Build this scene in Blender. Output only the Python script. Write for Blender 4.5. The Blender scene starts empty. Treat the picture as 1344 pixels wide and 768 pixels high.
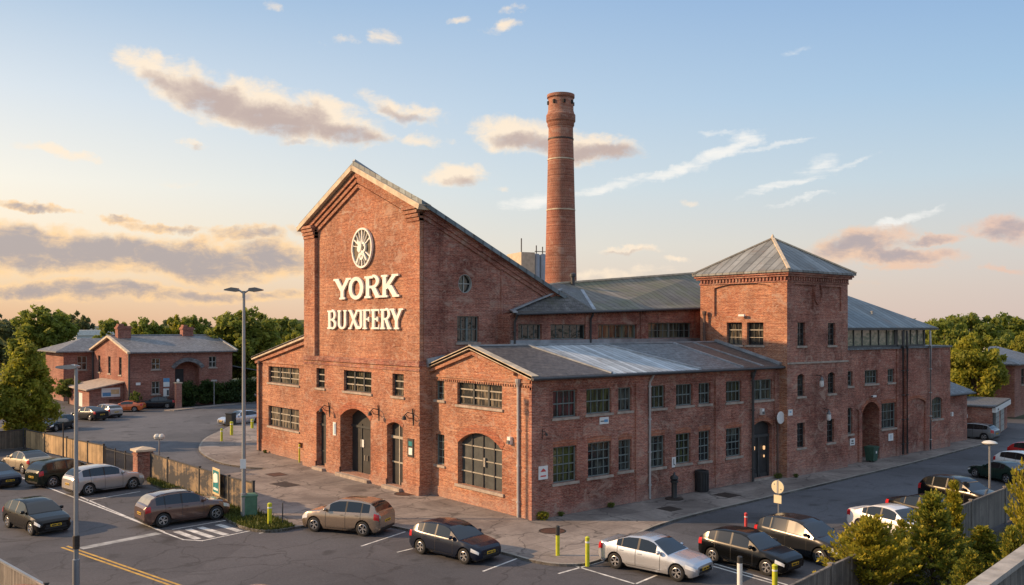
import bpy, math, random
import numpy as np
from mathutils import Vector, Matrix
from mathutils.geometry import delaunay_2d_cdt

R = math.radians
random.seed(7)
scene = bpy.context.scene
COL = scene.collection

# ------------------------------------------------------------------ camera
CAM = Vector((-30.02, -35.55, 10.0))
F, CX, CYH = 1181.0, 672.0, 429.0
AX = (0.7772, 0.6293)
AY = (-0.6293, 0.7772)
cd = bpy.data.cameras.new('camera')
cam = bpy.data.objects.new('camera', cd)
COL.objects.link(cam)
cam.location = CAM
cam.rotation_euler = (R(90), 0, -math.asin(0.6293))
cd.lens = 36.0 * F / 1344.0
cd.sensor_width = 36.0
cd.shift_y = 45.0 / 1344.0
cd.clip_start = 0.5
cd.clip_end = 4000
scene.camera = cam


def ray(px, py):
    r = (px - CX) / F
    return Vector((r * AX[0] + AX[1], r * AY[0] + AY[1], -(py - CYH) / F))


def G(px, py, z=0.0):            # survey of a ground point
    d = ray(px, py)
    return CAM + d * ((z - 10.0) / d.z)


def ATY(c, px, py):
    d = ray(px, py)
    return CAM + d * ((c - CAM.y) / d.y)


def AT(px, depth, z=0.0):
    p = CAM + ray(px, CYH) * depth
    return Vector((p.x, p.y, z))


# ------------------------------------------------------------------ materials
MATS = {}


class NT:
    def __init__(s, tree):
        s.t = tree

    def n(s, kind, **kw):
        nd = s.t.nodes.new(kind)
        for k, v in kw.items():
            if k == 'inp':
                for kk, vv in v.items():
                    if isinstance(vv, bpy.types.NodeSocket):
                        s.t.links.new(vv, nd.inputs[kk])
                    else:
                        nd.inputs[kk].default_value = vv
            else:
                setattr(nd, k, v)
        return nd

    def math(s, op, a, b=None, c=None, clamp=False):
        nd = s.t.nodes.new('ShaderNodeMath')
        nd.operation = op
        nd.use_clamp = clamp
        for i, v in enumerate((a, b, c)):
            if v is None:
                continue
            if isinstance(v, bpy.types.NodeSocket):
                s.t.links.new(v, nd.inputs[i])
            else:
                nd.inputs[i].default_value = v
        return nd.outputs[0]

    def mix(s, fac, a, b, blend='MIX'):
        nd = s.t.nodes.new('ShaderNodeMix')
        nd.data_type = 'RGBA'
        nd.blend_type = blend
        for idx, v in ((0, fac), (6, a), (7, b)):
            if isinstance(v, bpy.types.NodeSocket):
                s.t.links.new(v, nd.inputs[idx])
            elif idx == 0:
                nd.inputs[idx].default_value = v
            else:
                nd.inputs[idx].default_value = (*v[:3], 1)
        return nd.outputs[2]

    def ramp(s, fac, stops, interp='LINEAR'):
        nd = s.t.nodes.new('ShaderNodeValToRGB')
        nd.color_ramp.interpolation = interp
        e = nd.color_ramp.elements
        while len(e) < len(stops):
            e.new(0.5)
        for i, (p, c) in enumerate(stops):
            e[i].position = p
            if not hasattr(c, '__len__'):
                c = (c, c, c)
            e[i].color = (*c[:3], 1)
        s.t.links.new(fac, nd.inputs[0])
        return nd.outputs[0]

    def noise(s, vec, scale, detail=4, rough=0.55, dist=0.0):
        nd = s.n('ShaderNodeTexNoise', inp={'Scale': scale, 'Detail': detail, 'Roughness': rough, 'Distortion': dist})
        if vec is not None:
            s.t.links.new(vec, nd.inputs['Vector'])
        return nd.outputs[0]


def newmat(name):
    m = bpy.data.materials.new(name)
    m.use_nodes = True
    nt = NT(m.node_tree)
    b = m.node_tree.nodes['Principled BSDF']
    MATS[name] = m
    return m, nt, b


def plain(name, col, rough=0.6, metal=0.0, var=0.12, scale=3.0, bump=0.0, coat=0.0, spec=0.5, emit=None, estr=0):
    m, nt, b = newmat(name)
    tc = nt.n('ShaderNodeTexCoord').outputs['Object']
    f = nt.noise(tc, scale, 5, 0.6)
    f = nt.ramp(f, [(0.3, 0.0), (0.7, 1.0)])
    lo = tuple(c * (1 - var) for c in col)
    hi = tuple(min(1, c * (1 + var)) for c in col)
    nt.t.links.new(nt.mix(f, lo, hi), b.inputs['Base Color'])
    b.inputs['Roughness'].default_value = rough
    b.inputs['Metallic'].default_value = metal
    b.inputs['Specular IOR Level'].default_value = spec
    if coat:
        b.inputs['Coat Weight'].default_value = coat
        b.inputs['Coat Roughness'].default_value = 0.04
    if bump:
        bp = nt.n('ShaderNodeBump', inp={'Strength': bump, 'Distance': 0.02, 'Height': nt.noise(tc, scale * 8, 4)})
        nt.t.links.new(bp.outputs[0], b.inputs['Normal'])
    if emit:
        b.inputs['Emission Color'].default_value = (*emit, 1)
        b.inputs['Emission Strength'].default_value = estr
    return m


def brick(name, c1, c2, mortar, bw=0.235, bh=0.078, soot=0.5, bloom=0.5):
    m, nt, b = newmat(name)
    uv = nt.n('ShaderNodeUVMap').outputs[0]
    pos = nt.n('ShaderNodeNewGeometry').outputs['Position']
    # slightly wavy courses
    w = nt.n('ShaderNodeVectorMath', operation='MULTIPLY_ADD',
             inp={0: nt.n('ShaderNodeTexNoise', inp={'Scale': 1.3, 'Detail': 2, 'Vector': uv}).outputs['Color'],
                  1: (0.03, 0.03, 0), 2: uv}).outputs[0]
    bt = nt.n('ShaderNodeTexBrick', inp={'Vector': w, 'Color1': (*c1, 1), 'Color2': (*c2, 1), 'Mortar': (*mortar, 1),
                                         'Scale': 1.0, 'Mortar Size': 0.009, 'Mortar Smooth': 0.3, 'Bias': 0.0,
                                         'Brick Width': bw, 'Row Height': bh})
    bt.offset = 0.5
    c = bt.outputs['Color']
    # tone of individual bricks and small groups
    n1 = nt.noise(nt.n('ShaderNodeMapping', inp={'Vector': uv, 'Scale': (4.2, 12.8, 1)}).outputs[0], 1.0, 2, 0.7)
    c = nt.mix(nt.ramp(n1, [(0.42, 0.0), (0.60, 1.0)]), c, nt.mix(1.0, c, (0.66, 0.60, 0.61), 'MULTIPLY'))
    cb_ = nt.noise(nt.n('ShaderNodeMapping', inp={'Vector': uv, 'Scale': (0.35, 12.8, 1)}).outputs[0], 1.0, 3, 0.7)
    c = nt.mix(nt.ramp(cb_, [(0.46, 0.0), (0.62, 0.9)]), c, nt.mix(1.0, c, (0.66, 0.62, 0.62), 'MULTIPLY'))
    cl_ = nt.noise(nt.n('ShaderNodeMapping', inp={'Vector': uv, 'Scale': (0.5, 9.0, 1), 'Location': (9, 4, 0)}).outputs[0], 1.0, 3, 0.7)
    c = nt.mix(nt.ramp(cl_, [(0.52, 0.0), (0.68, 0.7)]), c, nt.mix(1.0, c, (1.45, 1.45, 1.4), 'MULTIPLY'))
    n1b = nt.noise(nt.n('ShaderNodeMapping', inp={'Vector': uv, 'Scale': (2.3, 7.1, 1), 'Location': (5.2, 3.1, 0)}).outputs[0], 1.0, 3, 0.75)
    c = nt.mix(nt.ramp(n1b, [(0.54, 0.0), (0.70, 0.7)]), c, nt.mix(1.0, c, (1.45, 1.45, 1.38), 'MULTIPLY'))
    pt_ = nt.noise(pos, 0.16, 3, 0.5, 0.8)
    c = nt.mix(nt.ramp(pt_, [(0.44, 0.0), (0.56, 0.7)], 'EASE'), c, nt.mix(1.0, c, (1.12, 1.30, 1.34), 'MULTIPLY'))
    # broad weathering
    n2 = nt.noise(pos, 0.33, 6, 0.65, 0.4)
    c = nt.mix(nt.ramp(n2, [(0.42, 0.0), (0.62, min(1, soot * 1.25))]), c, nt.mix(1.0, c, (0.47, 0.42, 0.43), 'MULTIPLY'))
    # vertical run-off streaks
    st = nt.noise(nt.n('ShaderNodeMapping', inp={'Vector': uv, 'Scale': (1.9, 0.16, 1)}).outputs[0], 1.0, 5, 0.7)
    c = nt.mix(nt.ramp(st, [(0.54, 0.0), (0.70, 0.75 * soot)]), c, nt.mix(1.0, c, (0.42, 0.38, 0.37), 'MULTIPLY'))
    # lime bloom: chalky ragged blotches and veins
    n3 = nt.noise(nt.n('ShaderNodeMapping', inp={'Vector': pos, 'Scale': (0.9, 0.9, 1.3)}).outputs[0], 1.0, 8, 0.72, 1.3)
    f3 = nt.ramp(n3, [(0.53, 0.0), (0.66, bloom)])
    c = nt.mix(f3, c, (0.46, 0.33, 0.26))
    vn = nt.noise(pos, 1.7, 5, 0.6, 2.2)
    vein = nt.math('ABSOLUTE', nt.math('SUBTRACT', vn, 0.5))
    fv = nt.ramp(vein, [(0.0, 0.7 * bloom), (0.02, 0.0)])
    c = nt.mix(fv, c, (0.50, 0.36, 0.27))
    # damp, paler bottom courses
    z = nt.n('ShaderNodeSeparateXYZ', inp={'Vector': pos}).outputs[2]
    zb = nt.math('ADD', z, nt.math('MULTIPLY', nt.noise(pos, 1.1, 5, 0.7), 1.6))
    c = nt.mix(nt.ramp(zb, [(0.95, 0.30), (1.0, 0.0)]) if False else nt.math('MULTIPLY', nt.math('SUBTRACT', 1.55, zb, clamp=True), 0.45), c, (0.40, 0.30, 0.26))
    nt.t.links.new(c, b.inputs['Base Color'])
    b.inputs['Roughness'].default_value = 0.88
    b.inputs['Specular IOR Level'].default_value = 0.25
    h = nt.math('ADD', nt.math('MULTIPLY', bt.outputs['Fac'], -0.6), nt.math('MULTIPLY', n1, 0.8))
    bp = nt.n('ShaderNodeBump', inp={'Strength': 0.55, 'Distance': 0.02, 'Height': h})
    nt.t.links.new(bp.outputs[0], b.inputs['Normal'])
    return m


def slate(name, c1, c2, seam, tile=(0.34, 0.24), rough=0.55, metal=0.0, moss=0.0, var=0.5):
    m, nt, b = newmat(name)
    uv = nt.n('ShaderNodeUVMap').outputs[0]
    pos = nt.n('ShaderNodeNewGeometry').outputs['Position']
    bt = nt.n('ShaderNodeTexBrick', inp={'Vector': uv, 'Color1': (*c1, 1), 'Color2': (*c2, 1), 'Mortar': (*seam, 1), 'Scale': 1.0,
                                         'Mortar Size': 0.012, 'Mortar Smooth': 0.2, 'Brick Width': tile[0], 'Row Height': tile[1]})
    c = bt.outputs['Color']
    tn = nt.noise(nt.n('ShaderNodeMapping', inp={'Vector': uv, 'Scale': (1.0 / tile[0] * .8, 1.0 / tile[1] * .9, 1)}).outputs[0], 1.0, 3, 0.75)
    c = nt.mix(nt.ramp(tn, [(0.38, 0.0), (0.62, 1.0)]), nt.mix(1.0, c, (1.35, 1.33, 1.3), 'MULTIPLY'), nt.mix(1.0, c, (0.62, 0.6, 0.6), 'MULTIPLY'))
    n1 = nt.noise(pos, 0.5, 6, 0.65, 0.5)
    c = nt.mix(nt.ramp(n1, [(0.35, 0.0), (0.68, var)]), c, nt.mix(1.0, c, (0.5, 0.47, 0.44), 'MULTIPLY'))
    st = nt.noise(nt.n('ShaderNodeMapping', inp={'Vector': uv, 'Scale': (2.6, 0.25, 1)}).outputs[0], 1.0, 5, 0.7)
    c = nt.mix(nt.ramp(st, [(0.52, 0.0), (0.7, 0.55)]), c, nt.mix(1.0, c, (1.55, 1.55, 1.5), 'MULTIPLY'))
    if moss:
        mo = nt.noise(pos, 0.45, 7, 0.7)
        c = nt.mix(nt.ramp(mo, [(0.47, 0.0), (0.62, moss)]), c, (0.10, 0.105, 0.05))
    nt.t.links.new(c, b.inputs['Base Color'])
    nt.t.links.new(nt.math('ADD', rough - 0.1, nt.math('MULTIPLY', st, 0.25)), b.inputs['Roughness'])
    b.inputs['Metallic'].default_value = metal
    bp = nt.n('ShaderNodeBump', inp={'Strength': 0.5, 'Distance': 0.02, 'Height': nt.math('ADD', nt.math('MULTIPLY', bt.outputs['Fac'], -0.8), n1)})
    nt.t.links.new(bp.outputs[0], b.inputs['Normal'])
    return m


def standing_seam(name, col, pitch=0.55, rough=0.42, metal=0.35, grime=0.6, moss=0.0):
    m, nt, b = newmat(name)
    uv = nt.n('ShaderNodeUVMap').outputs[0]
    pos = nt.n('ShaderNodeNewGeometry').outputs['Position']
    u = nt.n('ShaderNodeSeparateXYZ', inp={'Vector': uv}).outputs[0]
    cell = nt.math('FLOOR', nt.math('DIVIDE', u, pitch))
    wn = nt.n('ShaderNodeTexWhiteNoise', noise_dimensions='1D', inp={'W': cell}).outputs[0]
    c = nt.mix(wn, tuple(x * 0.72 for x in col), tuple(x * 1.22 for x in col))
    n1 = nt.noise(pos, 0.6, 7, 0.68, 0.4)
    c = nt.mix(nt.ramp(n1, [(0.4, 0.0), (0.7, grime)]), c, nt.mix(1.0, c, (0.5, 0.47, 0.42), 'MULTIPLY'))
    st = nt.noise(nt.n('ShaderNodeMapping', inp={'Vector': uv, 'Scale': (5, 0.3, 1)}).outputs[0], 1.0, 4, 0.7)
    c = nt.mix(nt.ramp(st, [(0.5, 0.0), (0.72, 0.6)]), c, nt.mix(1.0, c, (1.5, 1.5, 1.5), 'MULTIPLY'))
    if moss:
        mo = nt.noise(pos, 0.35, 7, 0.7)
        c = nt.mix(nt.ramp(mo, [(0.44, 0.0), (0.6, moss)]), c, (0.13, 0.135, 0.07))
    v_ = nt.n('ShaderNodeSeparateXYZ', inp={'Vector': uv}).outputs[1]
    lap = nt.math('LESS_THAN', nt.math('FRACT', nt.math('ADD', nt.math('DIVIDE', v_, 2.4), nt.math('MULTIPLY', wn, .8))), 0.03)
    c = nt.mix(nt.math('MULTIPLY', lap, .6), c, nt.mix(1.0, c, (.4, .4, .4), 'MULTIPLY'))
    ru = nt.noise(pos, 0.8, 7, 0.72, 0.6)
    c = nt.mix(nt.ramp(ru, [(0.54, 0.0), (0.68, 0.5)]), c, (0.17, 0.115, 0.08))
    fr = nt.math('FRACT', nt.math('DIVIDE', u, pitch))
    edge = nt.math('LESS_THAN', fr, 0.17)
    c = nt.mix(nt.math('MULTIPLY', edge, 0.75), c, nt.mix(1.0, c, (0.36, 0.36, 0.36), 'MULTIPLY'))
    nt.t.links.new(c, b.inputs['Base Color'])
    b.inputs['Roughness'].default_value = rough
    b.inputs['Metallic'].default_value = metal
    bp = nt.n('ShaderNodeBump', inp={'Strength': 0.5, 'Distance': 0.03, 'Height': nt.math('ADD', edge, n1)})
    nt.t.links.new(bp.outputs[0], b.inputs['Normal'])
    return m


def asphalt(name, col, patch=0.5, crack=0.6, fleck=0.5, rough=0.85):
    m, nt, b = newmat(name)
    pos = nt.n('ShaderNodeNewGeometry').outputs['Position']
    n1 = nt.noise(pos, 0.12, 6, 0.6, 0.6)
    c = nt.mix(nt.ramp(n1, [(0.35, 0.0), (0.65, 1.0)]), tuple(x * (1 - patch * .45) for x in col), tuple(x * (1 + patch * .5) for x in col))
    n2 = nt.noise(pos, 9.0, 6, 0.8)
    c = nt.mix(nt.ramp(n2, [(0.42, 0.0), (0.62, 0.55)]), c, nt.mix(1.0, c, (1.7, 1.65, 1.6), 'MULTIPLY'))
    n3 = nt.noise(pos, 0.9, 7, 0.75, 0.8)
    c = nt.mix(nt.ramp(n3, [(0.5, 0.0), (0.75, 0.6)]), c, nt.mix(1.0, c, (0.55, 0.55, 0.58), 'MULTIPLY'))
    vo = nt.n('ShaderNodeTexVoronoi', feature='DISTANCE_TO_EDGE', inp={'Scale': 0.26, 'Vector': nt.n('ShaderNodeVectorMath', operation='MULTIPLY_ADD', inp={
        0: nt.n('ShaderNodeTexNoise', inp={'Scale': 0.7, 'Detail': 5, 'Vector': pos}).outputs['Color'], 1: (2.2, 2.2, 0), 2: pos}).outputs[0]}).outputs['Distance']
    c = nt.mix(nt.ramp(vo, [(0.0, crack), (0.018, 0.0)]), c, tuple(x * 0.25 for x in col))
    oil = nt.noise(pos, 0.55, 3, 0.5, 0.3)
    c = nt.mix(nt.ramp(oil, [(0.60, 0.0), (0.70, 0.7)]), c, tuple(x * 0.4 for x in col))
    pv = nt.n('ShaderNodeTexVoronoi', distance='CHEBYCHEV', inp={'Scale': 0.13, 'Vector': pos, 'Randomness': 1.0}).outputs['Color']
    pr = nt.n('ShaderNodeSeparateXYZ', inp={'Vector': pv}).outputs[0]
    c = nt.mix(nt.math('MULTIPLY', nt.math('GREATER_THAN', pr, 0.72), patch), c, nt.mix(1.0, c, (0.62, 0.62, 0.64), 'MULTIPLY'))
    sp = nt.noise(pos, 38.0, 2, 0.5)
    c = nt.mix(nt.ramp(sp, [(0.66, 0.0), (0.74, fleck)]), c, (0.35, 0.34, 0.33))
    nt.t.links.new(c, b.inputs['Base Color'])
    nt.t.links.new(nt.math('ADD', rough - 0.15, nt.math('MULTIPLY', n1, 0.25)), b.inputs['Roughness'])
    bp = nt.n('ShaderNodeBump', inp={'Strength': 0.5, 'Distance': 0.01, 'Height': n2})
    nt.t.links.new(bp.outputs[0], b.inputs['Normal'])
    return m


def paving(name, col):
    m, nt, b = newmat(name)
    pos = nt.n('ShaderNodeNewGeometry').outputs['Position']
    w = nt.n('ShaderNodeVectorMath', operation='MULTIPLY_ADD', inp={0: nt.n('ShaderNodeTexNoise', inp={'Scale': 0.5, 'Detail': 4, 'Vector': pos}).outputs['Color'], 1: (.35, .35, 0), 2: pos}).outputs[0]
    bt = nt.n('ShaderNodeTexBrick', inp={'Vector': w, 'Color1': (*[x * 0.82 for x in col], 1), 'Color2': (*[x * 1.12 for x in col], 1), 'Mortar': (*[x * 0.55 for x in col], 1),
                                         'Scale': 1.0, 'Mortar Size': 0.025, 'Mortar Smooth': 0.4, 'Brick Width': 3.1, 'Row Height': 1.9})
    c = bt.outputs['Color']
    n1 = nt.noise(pos, 0.3, 7, 0.68, 0.7)
    c = nt.mix(nt.ramp(n1, [(0.38, 0.0), (0.62, 0.85)]), c, nt.mix(1.0, c, (0.48, 0.46, 0.47), 'MULTIPLY'))
    n2 = nt.noise(pos, 6.0, 7, 0.78)
    c = nt.mix(nt.ramp(n2, [(0.45, 0.0), (0.65, 0.6)]), c, nt.mix(1.0, c, (1.45, 1.4, 1.32), 'MULTIPLY'))
    vo = nt.n('ShaderNodeTexVoronoi', feature='DISTANCE_TO_EDGE', inp={'Scale': 0.33, 'Vector': nt.n('ShaderNodeVectorMath', operation='MULTIPLY_ADD', inp={
        0: nt.n('ShaderNodeTexNoise', inp={'Scale': 0.9, 'Detail': 6, 'Vector': pos}).outputs['Color'], 1: (1.6, 1.6, 0), 2: pos}).outputs[0]}).outputs['Distance']
    c = nt.mix(nt.ramp(vo, [(0.0, 0.85), (0.02, 0.0)]), c, tuple(x * 0.22 for x in col))
    n4 = nt.noise(pos, 1.3, 6, 0.7, 1.0)
    c = nt.mix(nt.ramp(n4, [(0.6, 0.0), (0.72, 0.55)]), c, tuple(x * 0.42 for x in col))
    nt.t.links.new(c, b.inputs['Base Color'])
    b.inputs['Roughness'].default_value = 0.85
    bp = nt.n('ShaderNodeBump', inp={'Strength': 0.4, 'Distance': 0.015, 'Height': n2})
    nt.t.links.new(bp.outputs[0], b.inputs['Normal'])
    return m


def timber(name, col, plank=0.16, axis=0):
    m, nt, b = newmat(name)
    uv = nt.n('ShaderNodeUVMap').outputs[0]
    pos = nt.n('ShaderNodeNewGeometry').outputs['Position']
    u = nt.n('ShaderNodeSeparateXYZ', inp={'Vector': uv}).outputs[axis]
    cell = nt.math('FLOOR', nt.math('DIVIDE', u, plank))
    wn = nt.n('ShaderNodeTexWhiteNoise', noise_dimensions='1D', inp={'W': cell}).outputs[0]
    c = nt.mix(wn, tuple(x * 0.7 for x in col), tuple(x * 1.25 for x in col))
    g = nt.noise(nt.n('ShaderNodeMapping', inp={'Vector': uv, 'Scale': (22, 1.4, 1) if axis == 0 else (1.4, 22, 1)}).outputs[0], 1.0, 5, 0.7)
    c = nt.mix(nt.ramp(g, [(0.4, 0.0), (0.7, 0.6)]), c, nt.mix(1.0, c, (0.5, 0.48, 0.47), 'MULTIPLY'))
    n2 = nt.noise(pos, 0.8, 6, 0.7)
    c = nt.mix(nt.ramp(n2, [(0.45, 0.0), (0.68, 0.75)]), c, nt.mix(1.0, c, (0.35, 0.36, 0.38), 'MULTIPLY'))
    gap = nt.math('LESS_THAN', nt.math('FRACT', nt.math('DIVIDE', u, plank)), 0.09)
    c = nt.mix(gap, c, tuple(x * 0.2 for x in col))
    nt.t.links.new(c, b.inputs['Base Color'])
    b.inputs['Roughness'].default_value = 0.85
    bp = nt.n('ShaderNodeBump', inp={'Strength': 0.6, 'Distance': 0.02, 'Height': nt.math('SUBTRACT', g, gap)})
    nt.t.links.new(bp.outputs[0], b.inputs['Normal'])
    return m


def leafmat(name, a, bcol, tip=None, trans=0.55, tipamt=0.25):
    m, nt, b = newmat(name)
    geo = nt.n('ShaderNodeNewGeometry')
    rnd = geo.outputs['Random Per Island']
    oi = nt.n('ShaderNodeObjectInfo').outputs['Random']
    c = nt.mix(rnd, a, bcol)
    n = nt.noise(geo.outputs['Position'], 0.55, 3, 0.6)
    c = nt.mix(nt.ramp(n, [(0.4, 0.0), (0.62, 0.7)]), c, nt.mix(1.0, c, (1.55, 1.4, 0.85), 'MULTIPLY'))
    if tip:
        r2 = nt.math('FRACT', nt.math('MULTIPLY', rnd, 17.3))
        c = nt.mix(nt.math('MULTIPLY', nt.math('GREATER_THAN', r2, 1 - tipamt), 0.85), c, tip)
    c = nt.mix(nt.math('MULTIPLY', oi, 0.5), c, nt.mix(1.0, c, (0.85, 0.95, 0.85), 'MULTIPLY'))
    nt.t.links.new(c, b.inputs['Base Color'])
    b.inputs['Roughness'].default_value = 0.6
    b.inputs['Specular IOR Level'].default_value = 0.25
    tr = nt.n('ShaderNodeBsdfTranslucent', inp={'Color': c})
    mx = nt.n('ShaderNodeMixShader', inp={0: trans, 1: b.outputs[0], 2: tr.outputs[0]})
    nt.t.links.new(mx.outputs[0], nt.t.nodes['Material Output'].inputs['Surface'])
    return m


def glassmat(name, dark, curtain_reflect, amount=0.35, scale=1.5):
    m, nt, b = newmat(name)
    uv = nt.n('ShaderNodeUVMap').outputs[0]
    pos = nt.n('ShaderNodeNewGeometry').outputs['Position']
    oi = nt.n('ShaderNodeObjectInfo').outputs['Random']
    s = nt.noise(nt.n('ShaderNodeMapping', inp={'Vector': uv, 'Scale': (3.2, 0.35, 1)}).outputs[0], scale, 3, 0.6)
    big = nt.noise(pos, 0.9, 3, 0.6)
    f = nt.math('MULTIPLY', nt.ramp(s, [(0.45, 0.0), (0.58, 1.0)]), nt.ramp(nt.math('ADD', big, nt.math('MULTIPLY', nt.math('SUBTRACT', oi, .3), 0.55)), [(0.50, 0.0), (0.66, amount)]))
    c = nt.mix(f, dark, curtain_reflect)  # streaks of curtain colour and painted reflections
    nt.t.links.new(c, b.inputs['Base Color'])
    b.inputs['Roughness'].default_value = 0.06
    b.inputs['Specular IOR Level'].default_value = 0.7
    bp = nt.n('ShaderNodeBump', inp={'Strength': 0.25, 'Distance': 0.05, 'Height': nt.noise(pos, 2.4, 2)})
    nt.t.links.new(bp.outputs[0], b.inputs['Normal'])
    return m


M = MATS
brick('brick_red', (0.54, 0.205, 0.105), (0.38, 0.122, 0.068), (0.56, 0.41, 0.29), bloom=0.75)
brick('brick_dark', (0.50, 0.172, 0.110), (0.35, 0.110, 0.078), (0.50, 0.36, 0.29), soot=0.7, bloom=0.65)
brick('brick_arch', (0.48, 0.155, 0.075), (0.40, 0.12, 0.066), (0.42, 0.29, 0.22), bw=0.09, bh=0.24, soot=0.3, bloom=0.2)
brick('brick_stack', (0.45, 0.16, 0.09), (0.33, 0.11, 0.07), (0.45, 0.32, 0.25), bloom=0.55)
brick('brick_house', (0.42, 0.165, 0.12), (0.33, 0.125, 0.09), (0.38, 0.28, 0.23), soot=0.35, bloom=0.2)
plain('stone_trim', (0.54, 0.45, 0.33), 0.85, var=0.3, scale=2.0, bump=0.3)
plain('stone_sill', (0.36, 0.30, 0.25), 0.85, var=0.3, scale=3.0, bump=0.3)
plain('concrete', (0.34, 0.32, 0.29), 0.9, var=0.3, scale=1.5, bump=0.4)
plain('kerb_stone', (0.25, 0.235, 0.21), 0.9, var=0.35, scale=1.2, bump=0.4)
slate('slate_dark', (0.13, 0.13, 0.132), (0.095, 0.095, 0.10), (0.03, 0.03, 0.03), moss=0.3)
slate('slate_blue', (0.165, 0.19, 0.21), (0.125, 0.148, 0.165), (0.06, 0.065, 0.07))
slate('slate_brown', (0.118, 0.105, 0.10), (0.088, 0.08, 0.08), (0.04, 0.035, 0.03))
slate('slate_grey', (0.20, 0.21, 0.225), (0.155, 0.16, 0.175), (0.06, 0.06, 0.065), moss=0.12)
standing_seam('metal_roof_pale', (0.46, 0.51, 0.54), 0.42, 0.5, 0.05)
standing_seam('metal_roof_moss', (0.20, 0.185, 0.155), 0.6, 0.7, 0.0, moss=0.8)
standing_seam('metal_roof_grey', (0.235, 0.25, 0.25), 0.6, 0.6, 0.05)
standing_seam('metal_roof_blue', (0.165, 0.205, 0.225), 0.7, 0.55, 0.1)
plain('lead', (0.30, 0.33, 0.36), 0.5, 0.3, var=0.3, scale=1.5, bump=0.2)
plain('gutter_dark', (0.05, 0.05, 0.052), 0.5, var=0.3)
plain('pipe_grey', (0.42, 0.41, 0.40), 0.55, var=0.25, scale=1.2)
plain('pipe_brown', (0.12, 0.075, 0.06), 0.6, var=0.25, scale=1.2)
plain('frame_green', (0.15, 0.18, 0.175), 0.6, var=0.2)
plain('frame_grey', (0.34, 0.35, 0.33), 0.6, var=0.2)
plain('frame_dark', (0.045, 0.05, 0.052), 0.5, var=0.25)
plain('door_black', (0.026, 0.027, 0.028), 0.6, var=0.35, scale=2.0)
plain('door_slate', (0.055, 0.062, 0.062), 0.8, var=0.35, scale=2.2)
plain('rail_pale', (0.36, 0.33, 0.27), 0.6, var=0.2)
plain('white_paint', (0.78, 0.75, 0.68), 0.55, var=0.07, scale=2.0)
plain('cream_paint', (0.80, 0.78, 0.72), 0.6, var=0.14, scale=2.5)
plain('emblem_back', (0.13, 0.10, 0.06), 0.7, var=0.3)
plain('sign_white', (0.72, 0.72, 0.70), 0.5, var=0.06)
plain('sign_red', (0.55, 0.06, 0.06), 0.5, var=0.1)
plain('sign_blue', (0.10, 0.27, 0.48), 0.5, var=0.2)
plain('sign_teal', (0.02, 0.20, 0.22), 0.45, var=0.3)
plain('sign_ink', (0.06, 0.07, 0.08), 0.6, var=0.1)
plain('sign_ochre', (0.62, 0.47, 0.26), 0.6, var=0.15)
plain('interior_dark', (0.012, 0.011, 0.010), 0.9, var=0.2)
glassmat('glass_front', (0.016, 0.018, 0.018), (0.27, 0.22, 0.15), 0.75)
glassmat('glass_shade', (0.014, 0.017, 0.018), (0.14, 0.15, 0.12), 0.6)
glassmat('glass_red', (0.02, 0.015, 0.016), (0.16, 0.035, 0.04), 0.7)
glassmat('glass_green_reflect', (0.016, 0.018, 0.012), (0.11, 0.125, 0.035), 0.65)  # green reflections painted into the pane colour
glassmat('glass_clerestory', (0.02, 0.025, 0.024), (0.22, 0.22, 0.14), 0.5, 0.8)
glassmat('glass_lantern', (0.22, 0.23, 0.17), (0.48, 0.46, 0.30), 0.9, 0.6)
asphalt('asphalt_lot', (0.062, 0.062, 0.070), 0.45)
asphalt('asphalt_road', (0.070, 0.074, 0.085), 0.6, crack=0.35)
paving('paving', (0.265, 0.232, 0.208))
asphalt('earth', (0.055, 0.048, 0.032), 0.7, 0.0, 0.1)
asphalt('meadow', (0.045, 0.055, 0.022), 0.7, 0.0, 0.0)
plain('marking_white', (0.55, 0.55, 0.53), 0.8, var=0.45, scale=2.5)
plain('marking_worn', (0.30, 0.31, 0.31), 0.85, var=0.4, scale=2.0)
plain('marking_yellow', (0.50, 0.30, 0.06), 0.8, var=0.35, scale=2.5)
plain('iron', (0.05, 0.042, 0.037), 0.6, 0.4, var=0.4, scale=4)
plain('rust_iron', (0.10, 0.05, 0.035), 0.7, 0.3, var=0.4, scale=4)
plain('galvanised', (0.30, 0.315, 0.33), 0.45, 0.6, var=0.15, scale=1.0)
plain('lamp_housing', (0.16, 0.165, 0.17), 0.45, 0.4, var=0.15)
plain('lamp_glass', (0.62, 0.60, 0.54), 0.3, var=0.05)
plain('bollard_yellow', (0.50, 0.52, 0.03), 0.45, var=0.15)
plain('bollard_black', (0.03, 0.03, 0.03), 0.5, var=0.2)
plain('bin_black', (0.022, 0.024, 0.026), 0.45, var=0.2)
plain('bin_green', (0.03, 0.085, 0.06), 0.5, var=0.25)
plain('cabinet_green', (0.07, 0.16, 0.10), 0.55, var=0.25)
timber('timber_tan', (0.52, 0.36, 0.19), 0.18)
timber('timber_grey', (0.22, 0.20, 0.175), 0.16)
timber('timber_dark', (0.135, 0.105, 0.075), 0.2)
plain('post_dark', (0.045, 0.042, 0.04), 0.7, var=0.3)
plain('bark', (0.09, 0.065, 0.045), 0.9, var=0.4, scale=4, bump=0.8)
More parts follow.
